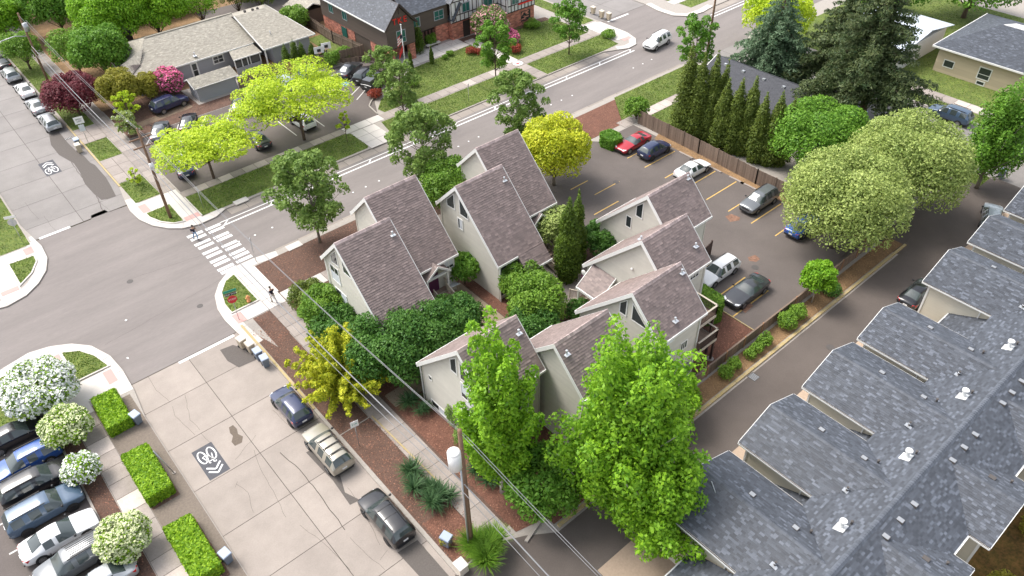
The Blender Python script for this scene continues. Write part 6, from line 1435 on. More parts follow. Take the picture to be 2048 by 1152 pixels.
def tree(kind, label, x, y, H, Rr, leaf, n, size=.2, trunk=.16, bark='bark_grey', name='tree', group=None, seed=None, base=None, bare=.25, z=.12, lean=(0,0), dens=None, **kw):
    if seed is not None: random.seed(seed)
    t = thing(name, label, 'tree', (x,y,z), 0, group); tb = MB(); br = MB(); lobes = []
    b0 = bare*H; top = Vector((lean[0],lean[1],H*.92))
    if kind == 'spire':      # upright crown made of many rising plumes
        tb.tube([(0,0,-.1),(0,0,b0*.6),(lean[0]*.4,lean[1]*.4,H*.5),tuple(top*.97)], [trunk*1.25,trunk,trunk*.6,.03], 10)
        m = kw.get('plumes', 16)
        for i in range(m):
            a = 2.4*i+random.uniform(-.3,.3); f = (i+.5)/m; h0 = b0+(H*.55-b0)*f*.8; hr = Rr*(1-.55*f)*random.uniform(.7,1.1)
            tip = Vector((math.cos(a)*hr+lean[0]*f, math.sin(a)*hr+lean[1]*f, min(H, h0+H*(.25+.32*f)*random.uniform(.8,1.15))))
            P = limb(br, (lean[0]*f*.4,lean[1]*f*.4,h0), tip, trunk*.35, .02, .3)
            for q in range(6):
                u = .28+.72*q/5; p = Vector((0,0,h0)).lerp(tip, u)+Vector((0,0,.25)); rr = Rr*.36*(1.15-u*.72)*random.uniform(.8,1.1); lobes.append((p.x,p.y,p.z,rr,rr,rr*1.5))
        for q in range(7):
            u = q/6; rr = Rr*.40*(1-u*.8); lobes.append((lean[0]*(.4+.6*u),lean[1]*(.4+.6*u),H*.45+H*.52*u,rr,rr,rr*1.6+.3))
    elif kind == 'round':
        tb.tube([(0,0,-.1),(0,0,b0),(lean[0]*.5,lean[1]*.5,b0+(H-b0)*.45)], [trunk*1.3,trunk,trunk*.5], 10)
        m = kw.get('lobes', 22); c = Vector((lean[0],lean[1],(b0+H)/2)); hz = (H-b0)/2
        for i in range(m):
            f = (i+.5)/m; zc = -.55+1.5*f; a = 2.4*i+random.uniform(-.3,.3); q = math.sqrt(max(0.05,1-(zc*.85)**2)); rr = Rr*random.uniform(.30,.44)
            p = c+Vector((math.cos(a)*q*(Rr-rr*.8), math.sin(a)*q*(Rr-rr*.8), zc*hz*.72)); lobes.append((p.x,p.y,p.z,rr,rr,rr*.8))
            if i % 2 == 0: limb(br, (0,0,b0*.9), tuple(c.lerp(p,.8)), trunk*.35, .025, .3)
        rr = Rr*.62; lobes.append((c.x,c.y,c.z,rr,rr,hz*.7))
    elif kind == 'layer':    # wide airy crown in shelves
        tb.tube([(0,0,-.1),(0,0,b0),(lean[0]*.4,lean[1]*.4,H*.7)], [trunk*1.2,trunk,trunk*.4], 10)
        m = kw.get('lobes', 34)
        for i in range(m):
            a = random.uniform(0,2*math.pi); q = math.sqrt(random.random())*Rr; zz = b0+(H-b0)*random.uniform(.35,1)*(1-.35*(q/Rr)**2); rr = Rr*random.uniform(.16,.30)
            p = Vector((math.cos(a)*q+lean[0], math.sin(a)*q+lean[1], zz)); lobes.append((p.x,p.y,p.z,rr*1.25,rr*1.25,rr*.42))
            if i % 2 == 0: limb(br, (0,0,b0), tuple(p-Vector((0,0,rr*.2))), trunk*.28, .02, .35)
    elif kind == 'open':     # young tree, crown loose so the ground shows through
        tb.tube([(0,0,-.1),(0,0,b0),(lean[0],lean[1],H*.9)], [trunk,trunk*.8,.03], 8)
        m = kw.get('lobes', 30)
        for i in range(m):
            f = (i+.5)/m; a = 2.4*i+random.uniform(-.4,.4); h1 = b0+(H-b0)*f; q = Rr*(math.sin(math.pi*(.18+.75*f))**.7)*random.uniform(.45,1.05)
            p = Vector((math.cos(a)*q, math.sin(a)*q, min(H,h1+q*.35))); limb(br, (0,0,max(b0*.8,h1-q*.5)), tuple(p), .04, .012, .25); rr = Rr*random.uniform(.14,.26); lobes.append((p.x,p.y,p.z,rr,rr,rr*.9))
            if i % 3 == 0: p2 = p*.55+Vector((0,0,h1*.45)); lobes.append((p2.x,p2.y,p2.z,rr,rr,rr))
    elif kind == 'column':   # clipped looking conifer column
        tb.tube([(0,0,-.1),(0,0,H*.9)], [trunk,.03], 8)
        m = 16
        for i in range(m):
            f = i/(m-1); rr = Rr*min(1,.75+f*2)*(1-f**2.6*.85); 
            for k in range(3 if f < .85 else 1):
                a = random.uniform(0,6.28); o_ = rr*.28 if f < .85 else 0; lobes.append((math.cos(a)*o_,math.sin(a)*o_,H*(.04+.93*f),rr*.8,rr*.8,H*.055+rr*.35))
    elif kind == 'conifer':
        tb.tube([(0,0,-.1),(lean[0]*.5,lean[1]*.5,H*.5),(lean[0],lean[1],H)], [trunk*1.2,trunk*.7,.04], 12)
        tiers = kw.get('tiers', 20)
        for i in range(tiers):
            f = i/(tiers-1); h1 = b0+(H-b0)*f; q = Rr*(1-f)**.75+.3; m = 6 if f < .8 else 4
            for k in range(m):
                a = i*1.1+2*math.pi*k/m+random.uniform(-.3,.3); w = q*random.uniform(.65,1.1); dr = -w*kw.get('droop',.22)
                bx, by = lean[0]*h1/H, lean[1]*h1/H; tipp = Vector((bx+math.cos(a)*w, by+math.sin(a)*w, h1+dr)); limb(br, (bx,by,h1), tuple(tipp), .05*(1-f)+.02, .012, .15, 4)
                for s in range(4):
                    u = .3+.7*s/3; p = Vector((bx,by,h1)).lerp(tipp,u); rr = max(.25,w*.2*(1.2-u*.4)); lobes.append((p.x,p.y,p.z-.05,rr*1.2,rr*1.2,rr*.42))
    elif kind == 'plume':    # low vase of feathery arching sprays
        for i in range(kw.get('sprays', 80)):
            a = random.uniform(0,6.28); q = Rr*math.sqrt(random.random()); h1 = H*(1-.55*(q/Rr)**2)*random.uniform(.6,1.08)
            tip = Vector((math.cos(a)*q*1.05, math.sin(a)*q*1.05, h1)); st = Vector((math.cos(a)*q*.45, math.sin(a)*q*.45, h1*.5)); limb(br, (0,0,.3), tuple(st), .05, .03, .2, 3)
            for s in range(5):
                u = s/4; p = st.lerp(tip,u); rr = .34*(1-.5*u)*Rr/3.2; lobes.append((p.x,p.y,p.z,rr,rr,rr))
        tb.tube([(0,0,-.1),(0,0,H*.3)], [trunk,trunk*.6], 8)
    part_local('trunk', tb, MATS[bark], t)
    if br.v: o = part_local('branches', br, MATS[bark], t); o['kind'] = 'stuff'
    leaves(lobes, n, size, parent=t, mat=LM[leaf], name='crown', **{k: v for k, v in kw.items() if k in ('up','flat','inner','shape','tone_lobe','hang','tips')})
    if kw.get('petals'):
        pm, pn, ps = kw['petals']; leaves(lobes, pn, ps, parent=t, mat=MATS[pm], name='blossom', up=.5, inner=.95, shape=(1,1))
    return t
def part_local(name, mb, mat, parent, smooth=True): return link(name, mb.mesh(name, mat, smooth), parent)
TG = 'street trees along the main street'
# foreground maples
tree('spire','narrow tall bright green maple in front of the three storey house', 19.3,24.6, 15.4,2.9,'maple',34000,.27,.2,'bark_pale',seed=5,bare=.08,plumes=26,tips=.25)
tree('spire','widest bright green maple at the bottom centre, many upright plumes over the driveway', 24.4,18.2, 15.6,4.8,'maple',60000,.29,.3,'bark_pale',seed=9,bare=.08,plumes=44,tips=.25)
tree('spire','bright green maple between wide maple and driveway kerb', 24.0,15.0, 9.0,3.6,'maple',26000,.28,.2,'bark_grey',seed=12,bare=.1,plumes=26,tips=.2)
tree('round','low bright green tree under the wide maple by the end of the fence', 32.6,21.6, 4.6,2.5,'maple',9000,.26,.12,'bark_grey',seed=13,bare=.1,tips=.2)
tree('round','bright leafy tree below the narrow maple at the walkway', 20.5,21.8, 5.2,2.6,'maple_deep',11000,.25,.12,'bark_grey',seed=14,bare=.1)
# feathery golden tree and dark green neighbours
tree('plume','yellow green feathery tree with arching sprays next to the blue hatchback', 16.2,40.6, 5.0,4.3,'lime',48000,.27,.14,'bark_brown',seed=21,sprays=120,shape=(1,.4),inner=.3,tips=.35)
tree('round','dark green leafy tree between the feathery tree and the three storey house', 19.9,38.9, 5.6,3.5,'camellia',20000,.25,.14,'bark_brown',seed=22,bare=.08)
tree('round','dark green bushy tree hiding the corner of the crosswalk house', 23.4,38.0, 4.9,3.0,'camellia',15000,.24,.12,'bark_brown',seed=23,bare=.08)
tree('round','dark green bushy tree beside the porch stair railing', 26.3,38.9, 3.9,2.4,'camellia',9500,.24,.1,'bark_brown',seed=24,bare=.08)
tree('round','green shrub tree below the small balcony of the crosswalk house', 19.0,47.6, 3.6,2.2,'bush',9000,.23,.1,'bark_brown',seed=25,bare=.06,name='shrub_tree')
tree('round','dense green shrub between the walk and the lower windows of the crosswalk house', 18.6,44.9, 3.3,2.3,'camellia',9000,.23,.1,'bark_brown',seed=26,bare=.06,name='shrub_tree')
tree('round','olive tinted shrub under the balcony railing near the path', 19.0,50.6, 2.4,1.8,'arb',6000,.2,.08,'bark_brown',seed=27,bare=.05,name='shrub_tree')
tree('round','small round tree in the mulch between two north houses', 31.1,43.9, 3.1,1.55,'maple_deep',4500,.24,.07,'bark_brown',seed=28,bare=.25)
tree('round','green tree at the eave corner of the middle house', 33.6,38.6, 3.9,2.1,'bush',8000,.23,.1,'bark_brown',seed=29,bare=.1)
tree('round','leafy tree in the courtyard with pale twigs showing', 32.5,35.6, 4.6,2.5,'bush',10000,.24,.1,'bark_pale',seed=30,bare=.1,tips=.2)
tree('round','courtyard tree touching the roof of the house behind the maples', 30.6,34.0, 3.7,2.2,'camellia',8000,.23,.1,'bark_brown',seed=31,bare=.1)
tree('round','dark low shrub at the entry railing of the courtyard', 35.6,33.6, 1.7,1.3,'camellia',2600,.2,.06,'bark_brown',seed=32,bare=.05,name='shrub_tree')
CG = 'dark conifer columns in the courtyard'
tree('column','tallest dark green conifer column in the courtyard', 38.6,38.2, 8.8,1.25,'arb_dark',15000,.2,.12,'bark_brown',seed=33,shape=(1.2,.5),hang=.2,name='conifer_column',group=CG)
tree('column','dark conifer column just right of the tallest one', 40.7,39.2, 7.6,.95,'arb_dark',9000,.19,.1,'bark_brown',seed=34,shape=(1.2,.5),name='conifer_column',group=CG)
tree('column','thin dark conifer column farthest right in the courtyard', 41.8,40.2, 7.2,.75,'arb_dark',7000,.19,.1,'bark_brown',seed=35,shape=(1.2,.5),name='conifer_column',group=CG)
tree('round','light green dogwood tree between courtyard conifers and the farthest north house', 41.2,42.3, 4.2,2.1,'pale',7500,.24,.1,'bark_grey',seed=36,bare=.15,flat=.5)
tree('round','dark green tree in front of the two window house', 43.4,38.2, 3.8,2.0,'camellia',8000,.23,.1,'bark_brown',seed=37,bare=.1)
tree('round','yellow green spreading tree behind the farthest north house', 48.3,50.3, 7.8,3.6,'yellow',20000,.27,.16,'bark_grey',seed=38,bare=.12,lobes=30,tips=.1)
tree('round','green tree squeezed between the second and farthest north houses', 36.6,53.0, 6.6,2.9,'bush',13000,.25,.15,'bark_grey',seed=39,bare=.1)
# street trees
tree('open','loose crowned tree at the mulch corner above the crosswalk house', 24.4,58.4, 9.4,3.6,'oak',8500,.34,.15,'bark_grey',seed=40,bare=.22,lobes=44,group=TG,tips=.2)
tree('open','loose crowned tree in front of the second north house', 37.2,58.0, 9.6,3.3,'oak',8000,.34,.14,'bark_grey',seed=41,bare=.22,lobes=40,group=TG,tips=.2)
tree('open','loose crowned tree at the kerb above the farthest north house', 50.2,58.2, 8.8,3.0,'oak',6500,.33,.14,'bark_grey',seed=42,bare=.22,lobes=38,group=TG,tips=.1)
tree('open','young tree near the far kerb right of the concrete driveway apron', 44.4,72.6, 7.4,2.3,'oak',4200,.3,.1,'bark_brown',seed=43,bare=.25,lobes=34,group=TG,tips=.3)
tree('open','young tree between lawn and walkway in front of the red letter house', 59.2,73.0, 7.8,2.5,'maple_deep',5200,.3,.1,'bark_brown',seed=44,bare=.28,lobes=36,group=TG,tips=.3)
tree('open','young tree on the lawn strip nearest the far corner', 72.4,72.9, 7.0,2.4,'maple_deep',5200,.28,.1,'bark_brown',seed=45,bare=.28,lobes=36,group=TG)
tree('open','slim young sapling at the lawn end by the concrete apron', 36.7,73.3, 3.8,1.0,'locust',700,.22,.04,'bark_brown',seed=46,bare=.4,lobes=14)
tree('open','loose young tree beside the flagpole, in front of the pickup', 46.6,79.6, 6.2,2.2,'oak',4200,.28,.09,'bark_brown',seed=47,bare=.18,lobes=34,tips=.3)
tree('layer','left yellow green spreading tree at the corner lawn over the upper lot', 21.6,76.6, 6.4,4.7,'locust',12500,.27,.14,'bark_brown',seed=48,bare=.32,lobes=46,flat=.4,tips=.1)
tree('layer','right yellow green spreading tree, taller, over the upper lot aisle', 33.2,77.2, 8.2,5.6,'locust',17500,.27,.16,'bark_brown',seed=49,bare=.3,lobes=62,flat=.4,tips=.1,lean=(.4,1.2))
# north-west gardens
tree('round','dark red maple beside the silver wagon', 15.4,102.2, 4.9,3.3,'red',14000,.27,.12,'bark_brown',seed=50,bare=.15,lobes=30,flat=.3)
tree('round','olive green rounded tree left of the pink blossom shrub', 20.2,99.6, 5.3,2.5,'olive',12000,.24,.12,'bark_brown',seed=51,bare=.05)
tree('round','smaller yellow green conical bush beside the pink blossom shrub', 23.6,99.0, 4.2,1.6,'olive',6000,.22,.1,'bark_brown',seed=52,bare=.04)
tree('round','shrub covered in pink blossom in front of the grey bungalow', 26.0,98.9, 3.8,1.95,'camellia',4500,.24,.1,'bark_brown',seed=53,bare=.12,petals=('petal_pink',3800,.26),name='flowering_shrub')
tree('open','small light green tree at the strip beside the sidewalk', 19.6,96.0, 3.6,1.6,'locust',1700,.24,.06,'bark_brown',seed=54,bare=.2,lobes=22)
tree('open','pale green shrub right behind the crossarm pole', 18.2,92.2, 2.8,1.6,'pale',2200,.24,.05,'bark_brown',seed=55,bare=.1,lobes=22,name='flowering_shrub',petals=('petal_white',160,.16))
tree('open','low weedy green bush in the driveway strip below the crossarm pole', 14.8,81.0, 1.9,.9,'locust',500,.2,.04,'bark_brown',seed=56,bare=.1,lobes=12,name='shrub_tree')
NG = 'garden trees at the upper left edge'
for i, (x_, y_, h_, r_, lf, lb) in enumerate((
  (21.6,108.6,7.6,3.6,'maple_deep','dark green tree at the upper side of the sidewalk behind the olive tree'),
  (19.3,113.6,6.6,2.8,'bush','mid green tree between sidewalk and the large garden tree'),
  (26.6,117.6,9.6,5.2,'maple','large bright green garden tree left of the yellow house'),
  (32.0,117.2,8.6,4.4,'maple','bright green tree touching the roof of the grey bungalow'),
  (22.0,129.6,8.0,4.6,'maple_deep','green tree behind the garden hut near the top edge'),
  (14.8,131.5,7.4,3.7,'maple','bright green tree over the top of the upper side street'),
  (14.6,120.6,5.4,2.4,'bush','round green tree over the silver hatchback'),
  (15.2,141.0,7.6,4.2,'locust','pale green tree at the upper left corner'),
  (24.5,141.0,9.0,5.0,'maple_deep','deep green tree at the top edge left of the yellow house'),
  (38.8,117.6,6.8,3.0,'maple','bright green tree between the yellow house and the bungalow roof'),
  (30.4,131.0,8.6,4.6,'maple','green tree in front of the yellow house at the top edge'),
  (44.6,117.4,6.8,2.6,'arb','dark columnar evergreen group behind the bungalow ridge'),
  (47.6,115.4,6.2,2.4,'arb','second dark evergreen behind the bungalow ridge, nearer the fence'),
  (50.0,124.0,7.4,4.2,'maple_deep','green tree over the brown shed at the top edge'),
  (56.0,120.5,7.6,4.0,'bush','dark green tree behind the large brown house'),
  (48.6,107.0,3.4,2.2,'bush','low green tree between bungalow and brown shed'),
  (-1.6,86.2,4.6,2.3,'maple','bright green branch reaching in at the left edge'),
  (-2.8,92.0,5.2,2.6,'maple','bright green tree cut by the left edge higher up'))):
    tree('round', lb, x_, y_, h_, r_, lf, int(1900*r_**1.6 if r_ > 3 else 4200), .34 if r_ > 3 else .28, .14, 'bark_brown', seed=60+i, bare=.15, group=NG, lobes=24, tips=.15)
# evergreen row right
AG = 'clipped looking conifers along the tall fence'
for i, (x_, y_, h_, r_) in enumerate(((66.3,47.9,11.2,1.35),(66.6,46.3,10.4,1.2),(67.4,45.2,10.8,1.15),(68.6,44.6,9.6,.95),(67.2,43.2,8.4,1.2),(67.6,41.8,8.8,1.15),(68.2,40.6,9.2,1.2),(67.9,38.8,8.2,1.1),(68.5,37.4,8.6,1.15),(69.3,36.4,8.0,1.0))):
    lb = ['tallest conifer of the row, nearest the main street','second tall conifer of the row, close behind the tallest','third tall conifer, slim with a pointed tip','thin conifer to the right of the tall cluster','bushy conifer starting the middle cluster','middle cluster conifer in front of the dark roof','rounded conifer right of the middle cluster gap','conifer starting the last cluster before the leafy tree','last cluster conifer with double tip','last conifer of the row beside the leafy tree'][i]
    tree('column', lb, x_, y_, h_, r_, 'arb', 12500 if r_ > 1.1 else 9500, .22, .12, 'bark_brown', seed=90+i, shape=(1.3,.5), name='conifer_column', group=AG)
tree('open','green street tree behind the conifer row beside the bare pole', 80.2,57.4, 7.0,2.6,'maple_deep',5000,.3,.1,'bark_brown',seed=102,bare=.2,lobes=36)
tree('round','spreading green tree at the tall fence right of the conifers, bare twigs on top', 70.3,33.2, 7.6,4.9,'maple_deep',30000,.27,.2,'bark_pale',seed=103,bare=.15,lobes=34,tips=.35)
tree('round','big pale green tree over the parking corner and driveway', 60.6,24.6, 9.4,5.3,'pale',42000,.25,.25,'bark_grey',seed=104,bare=.12,lobes=44,tips=.15)
tree('round','second big pale green tree farther up the driveway', 70.0,23.8, 9.8,5.5,'pale',42000,.25,.25,'bark_grey',seed=105,bare=.12,lobes=44,tips=.1)
tree('round','small bright green tree with thin white trunk at the fence end', 52.3,21.4, 4.5,1.45,'maple',6500,.24,.05,'bark_pale',seed=106,bare=.22)
tree('conifer','tall dark fir with leaning trunk', 80.4,33.6, 19.0,6.6,'fir',40000,.30,.42,'bark_brown',seed=107,bare=.30,tiers=20,droop=.16,shape=(1.4,.5),hang=.12,lean=(1.5,2.5))
tree('conifer','grey green drooping cedar left of the tall fir', 84.0,48.4, 13.0,6.0,'spruce',26000,.34,.3,'bark_brown',seed=108,bare=.15,tiers=18,droop=.42,shape=(1.3,.5),hang=.3)
tree('conifer','second dark fir behind, its top beyond the upper edge', 87.0,41.2, 15.5,5.2,'fir',24000,.33,.34,'bark_brown',seed=109,bare=.25,tiers=18,droop=.2,shape=(1.4,.5),hang=.15)
tree('round','yellow green deciduous tree above the cedar at the top edge', 94.5,55.0, 8.6,4.6,'locust',13000,.32,.2,'bark_brown',seed=110,bare=.15)
tree('spire','tall bright green maple at the right street with bins beside', 80.6,20.0, 11.4,3.3,'maple_deep',20000,.29,.2,'bark_grey',seed=111,bare=.1,plumes=26,tips=.3)
tree('spire','bright green maple cut by the right edge, upper one', 98.6,15.8, 10.5,2.8,'maple',12000,.3,.18,'bark_grey',seed=112,bare=.1,plumes=22,tips=.2)
tree('round','dark green tree cut by the right edge beside the bin', 84.6,12.4, 8.0,2.8,'maple_deep',9000,.3,.16,'bark_grey',seed=113,bare=.15)
tree('round','broad green tree behind the tan house at the upper right corner', 124.0,42.0, 9.0,6.2,'maple_deep',14000,.42,.3,'bark_brown',seed=114,bare=.15)
tree('round','green tree at the top edge above the pale metal roof', 116.0,50.0, 8.0,5.0,'maple_deep',9000,.42,.3,'bark_brown',seed=115,bare=.15)
tree('round','leafy shrub at the end of the wooden fence by the lawn', 65.6,54.2, 2.6,1.5,'bush',3200,.24,.07,'bark_brown',seed=116,bare=.05,name='shrub_tree')
tree('round','shrub with mixed pink and cream blossom in front of the half timbered wall', 67.4,84.0, 4.8,2.7,'oak',6500,.27,.1,'bark_brown',seed=117,bare=.05,petals=('petal_mix',1700,.22),name='flowering_shrub')
tree('round','low bright pink azalea under the mixed blossom shrub', 68.6,81.6, 1.7,1.7,'camellia',1200,.22,.06,'bark_brown',seed=118,bare=.05,petals=('petal_pink',1900,.2),name='flowering_shrub')
SG = 'small shrubs in beds'
for i, (x_, y_, h_, r_, lf, lb) in enumerate((
  (62.6,82.4,1.0,.9,'photinia','dark red low bush left of the front path, upper'),(63.5,81.4,.9,.8,'photinia','dark red low bush left of the front path, lower'),(67.3,78.6,1.2,1.1,'photinia','dark red bush right of the front path near the medallion'),
  (52.9,83.2,3.4,.35,'arb_dark','thin dark cypress beside the flagpole'),(56.6,83.6,2.6,.32,'arb_dark','thin dark cypress at the corner of the terrace'),(57.4,87.6,4.4,.85,'arb_dark','dark upright bush against the brown house pier'),
  (60.2,89.2-.6,1.6,.9,'bush','round green bush beside the stone bench'),(58.8,83.6,.7,.5,'bush','tiny green bush on the lawn, left one'),(60.0,84.0,.7,.6,'bush','tiny green bush on the lawn, right one'),
  (75.0,83.4,1.1,1.4,'bush','low green shrub at the far end of the half timbered wall'),(46.2,92.9-.5,2.0,1.2,'bush','green bush below the basketball hoops'),(48.8,93.5,1.6,1.3,'bush','green climbing bush over the weathered fence'),
  (41.0,95.4,3.8,.7,'arb_dark','first pointed evergreen behind the patched fence'),(42.3,95.3,4.2,.7,'arb_dark','second pointed evergreen behind the patched fence, tallest'),(43.2,94.9,3.6,.65,'arb_dark','third pointed evergreen behind the patched fence'),(44.6,94.7,3.2,.65,'arb_dark','fourth pointed evergreen behind the weathered fence'),(45.8,94.3,2.9,.7,'arb_dark','fifth pointed evergreen behind the weathered fence'),
  (80.6,72.6+.6,1.0,1.2,'bush','bushy green planting in the far corner island'),(35.6,20.9,.95,.62,'bush','round clipped shrub alone nearest the maples by the driveway kerb'),(39.5,21.0,1.1,.72,'bush','round clipped shrub, left one of the pair by the low fence'),(40.7,21.1,1.1,.66,'bush','round clipped shrub, right one of the pair by the low fence'),
  (42.7,21.0,.9,.6,'bush','round clipped shrub, lowest of the group of three by the kerb'),(43.6,21.0,.9,.62,'bush','round clipped shrub, middle of the group of three by the kerb'),(44.8,21.1,1.2,.75,'bush','looser shrub, upper of the group of three by the kerb'),(48.0,21.1,1.3,.95,'bush','wide shrub by the kerb below the white trunked tree'),(49.6,21.2,1.3,.9,'bush','wide leafy shrub just above its twin by the kerb'),
  (54.6,21.0,1.1,1.0,'camellia','dark shrub in shade under the big pale green tree'),(30.0,96.4,.5,.4,'bush','small weed tuft left of the grey shed'),(27.2,100.6,.8,.7,'bush','small bush at the bungalow wall behind the shed'),
  (13.9,23.1+.9,1.0,.5,'olive','yellowish tuft beside the blue grey bin'),(20.8,31.4,2.2,1.1,'oak','loose shrub at the wall below the three storey house windows'),(20.0,29.6,2.0,1.0,'oak','loose shrub nearest the transformer pole top'),(45.4,80.6,1.1,1.1,'photinia','low reddish planting at the lot corner by the lawn'),(50.8,79.8,.9,.8,'bush','low green shrub on the lawn right of the young tree'),
  (31.5,-2.0,1.6,1.2,'olive','yellow green bush behind the slate roof building, lower'),(37.4,-1.2,1.5,1.0,'olive','green bush in the rear corner of the slate roof building'),(40.5,-2.8,1.9,1.5,'olive','yellow bush by the path behind the slate roof building'),(43.5,-1.2,1.6,1.4,'olive','yellow green bush at the right edge behind the slate roofs'),(33.8,-.6,1.2,.9,'bush','dark green bush in the notch of the rear slate roof'))):
    c_ = 'column' if h_/r_ > 4 else 'round'
    if c_ == 'column': tree('column', lb, x_, y_, h_, r_, lf, 2600, .17, .05, 'bark_brown', seed=130+i, name='conifer_column', group=None)
    else:
        t = thing('round_shrub', lb, 'shrub', (x_,y_,.12), 0, SG); lo = [(0,0,h_*.45,r_*.8,r_*.8,h_*.5)]
        for q in range(10): a = 2.4*q; lo.append((math.cos(a)*r_*.5,math.sin(a)*r_*.5,h_*(.3+.45*random.random()),r_*.45,r_*.45,h_*.33))
        part_local('stems', MB().tube([(0,0,-.05),(0,0,h_*.5)],[.05,.02],5), MATS['bark_brown'], t); leaves(lo, int(1400*r_**2*max(1,h_)), .16, parent=t, mat=LM[lf], name='foliage', tips=.25)
# grass like clump at the transformer pole
def blade_clump(label, x, y, n, h, spread, mat, w=.05, name='grass_clump', arch=.6, cat='plant', group=None, heads=1, rad=0):
    t = thing(name, label, cat, (x,y,.14), 0, group); V = []; F = []
    for hd in range(heads):
        cx, cy, cz = (random.uniform(-rad,rad), random.uniform(-rad,rad), random.uniform(.2,.5) if heads > 1 else .05)
        for i in range(n):
            a = random.uniform(0,6.28); e = random.uniform(.15,1.35)*arch; L = h*random.uniform(.7,1.1); dx, dy = math.cos(a), math.sin(a); o = len(V)
            for s in range(4):
                u = s/3; el = e+u*.35; r = L*u*math.sin(min(1.5,el)); z = L*u*math.cos(min(1.5,el)*.95); ww = w*(1-u*.9)
                V += [(cx+dx*r*spread-dy*ww, cy+dy*r*spread+dx*ww, cz+z), (cx+dx*r*spread+dy*ww, cy+dy*r*spread-dx*ww, cz+z)]
            F += [(o+2*s,o+2*s+1,o+2*s+3,o+2*s+2) for s in range(3)]
    F = np.array(F); tn = np.repeat(np.random.default_rng(3).random(len(F)//3), 3)
    o = link('blades', np_mesh('blades', np.array(V), F, tn, [mat]), t); o['kind'] = 'stuff'
    part_local('stem_base', MB().tube([(0,0,-.05),(0,0,.3)],[.12,.08],6), MATS['bark_brown'], t); return t
YG = 'spiky yuccas beside the walk'
for x_, y_, s_, lb in ((15.5,29.8,1.25,'upper yucca of the clump by the walk near the black suv'),(14.8,28.6,1.1,'left yucca of the clump by the kerb'),(15.0,26.9,1.15,'lower left yucca of the clump beside the black suv'),(15.9,26.9,1.1,'lower right yucca of the clump'),(15.4,27.9,.9,'middle yucca of the clump'),
   (18.9,35.5,1.1,'dark yucca in red mulch left of the three storey house'),(19.3,34.2,.8,'small dark yucca just below the one in red mulch'),(18.9,27.2,1.1,'yucca behind the transformer pole'),(19.2,25.6,1.0,'yucca lowest behind the transformer pole near the maple')):
    blade_clump(lb, x_, y_, 60, s_, 1.0, LM['yucca'], .055, 'yucca', 1.0, 'yucca', YG, 3, .35)
blade_clump('tall arching green grass clump at the foot of the transformer pole', 15.5, 21.6, 420, 1.7, .9, LM['bush'], .045, heads=5, rad=.8)
# clipped hedges
def hedge(label, poly, h, n, leaf='hedge', name='clipped_hedge', rnd=.12):
    c = (sum(p[0] for p in poly)/len(poly), sum(p[1] for p in poly)/len(poly)); t = thing(name, label, 'hedge', (*c,.12)); q = [(p[0]-c[0],p[1]-c[1]) for p in poly]
    core = inset(q, .12) if sum(q[i][0]*q[(i+1)%len(q)][1]-q[(i+1)%len(q)][0]*q[i][1] for i in range(len(q))) > 0 else inset(q[::-1], .12)
    part_local('hedge_core', MB().prism(core, 0, h-.1), M('hedge_inner', (.03,.06,.01), .9), t, False)
    m = len(q); per = [math.dist(q[i], q[(i+1)%m]) for i in range(m)]; At = poly_area(q); As = sum(per)*h; nt = int(n*At/(At+As)); ns = n-nt
    p, _ = tri_pts(q, nt); C1 = np.stack([p[:,0],p[:,1],h+RNG.normal(size=nt)*.035],1); N1 = np.tile([0,0,1.],(nt,1))
    k = RNG.choice(m, ns, p=np.array(per)/sum(per)); u = RNG.random(ns); Q = np.array(q); a = Q[k]; b = Q[(k+1)%m]; pp = a+(b-a)*u[:,None]; d = b-a; nn = np.stack([d[:,1],-d[:,0],np.zeros(ns)],1); nn /= np.linalg.norm(nn,axis=1)[:,None]
    sg = np.sign((nn[:,:2]*pp).sum(1)); nn *= sg[:,None]; C2 = np.stack([pp[:,0],pp[:,1],RNG.random(ns)*h],1)+nn*(RNG.normal(size=ns)*.035)[:,None]
    C = np.concatenate([C1,C2]); N = np.concatenate([N1,nn]); N = N+RNG.normal(size=N.shape)*.55; N /= np.linalg.norm(N,axis=1)[:,None]
    A = np.cross(N, RNG.normal(size=N.shape)); A /= np.linalg.norm(A,axis=1)[:,None]; B = np.cross(N,A); s = .1*(.7+RNG.random(len(C))*.7); A *= s[:,None]; B *= (s*.6)[:,None]
    V = np.stack([C-A,C+B,C+A,C-B],1).reshape(-1,3); o = link('foliage', np_mesh('foliage', V, np.arange(4*len(C)).reshape(-1,4), RNG.random(len(C)), [LM[leaf]]), t); o['kind'] = 'stuff'; return t
hedge('bright green clipped box hedge nearest the street corner', [(.35,47.75),(2.05,47.75),(2.2,51.5),(.45,51.6)], 1.0, 9000)
hedge('bright green clipped box hedge beside the leaning grey sign post', [(.25,39.8),(2.0,39.8),(2.05,44.5),(.25,44.6)], 1.0, 10500)
hedge('bright green clipped box hedge lowest, beside the bottom grey bin', [(.25,31.9),(1.95,31.9),(2.0,36.7),(.25,36.8)], 1.0, 11000)
hedge('rounded dark green clipped hedge between balconies and the muscle coupe', [(43.0,25.6),(44.3,25.2),(45.3,26.0),(45.3,28.8),(44.2,29.3),(42.9,28.9)], 1.9, 11000, 'bush')
hedge('dense green rounded clipped bush at the lot entrance by the red coupe', [(57.9,50.9),(59.3,50.7),(59.9,51.6),(59.8,53.0),(58.4,53.3),(57.7,52.4)], 1.3, 5500, 'maple_deep')
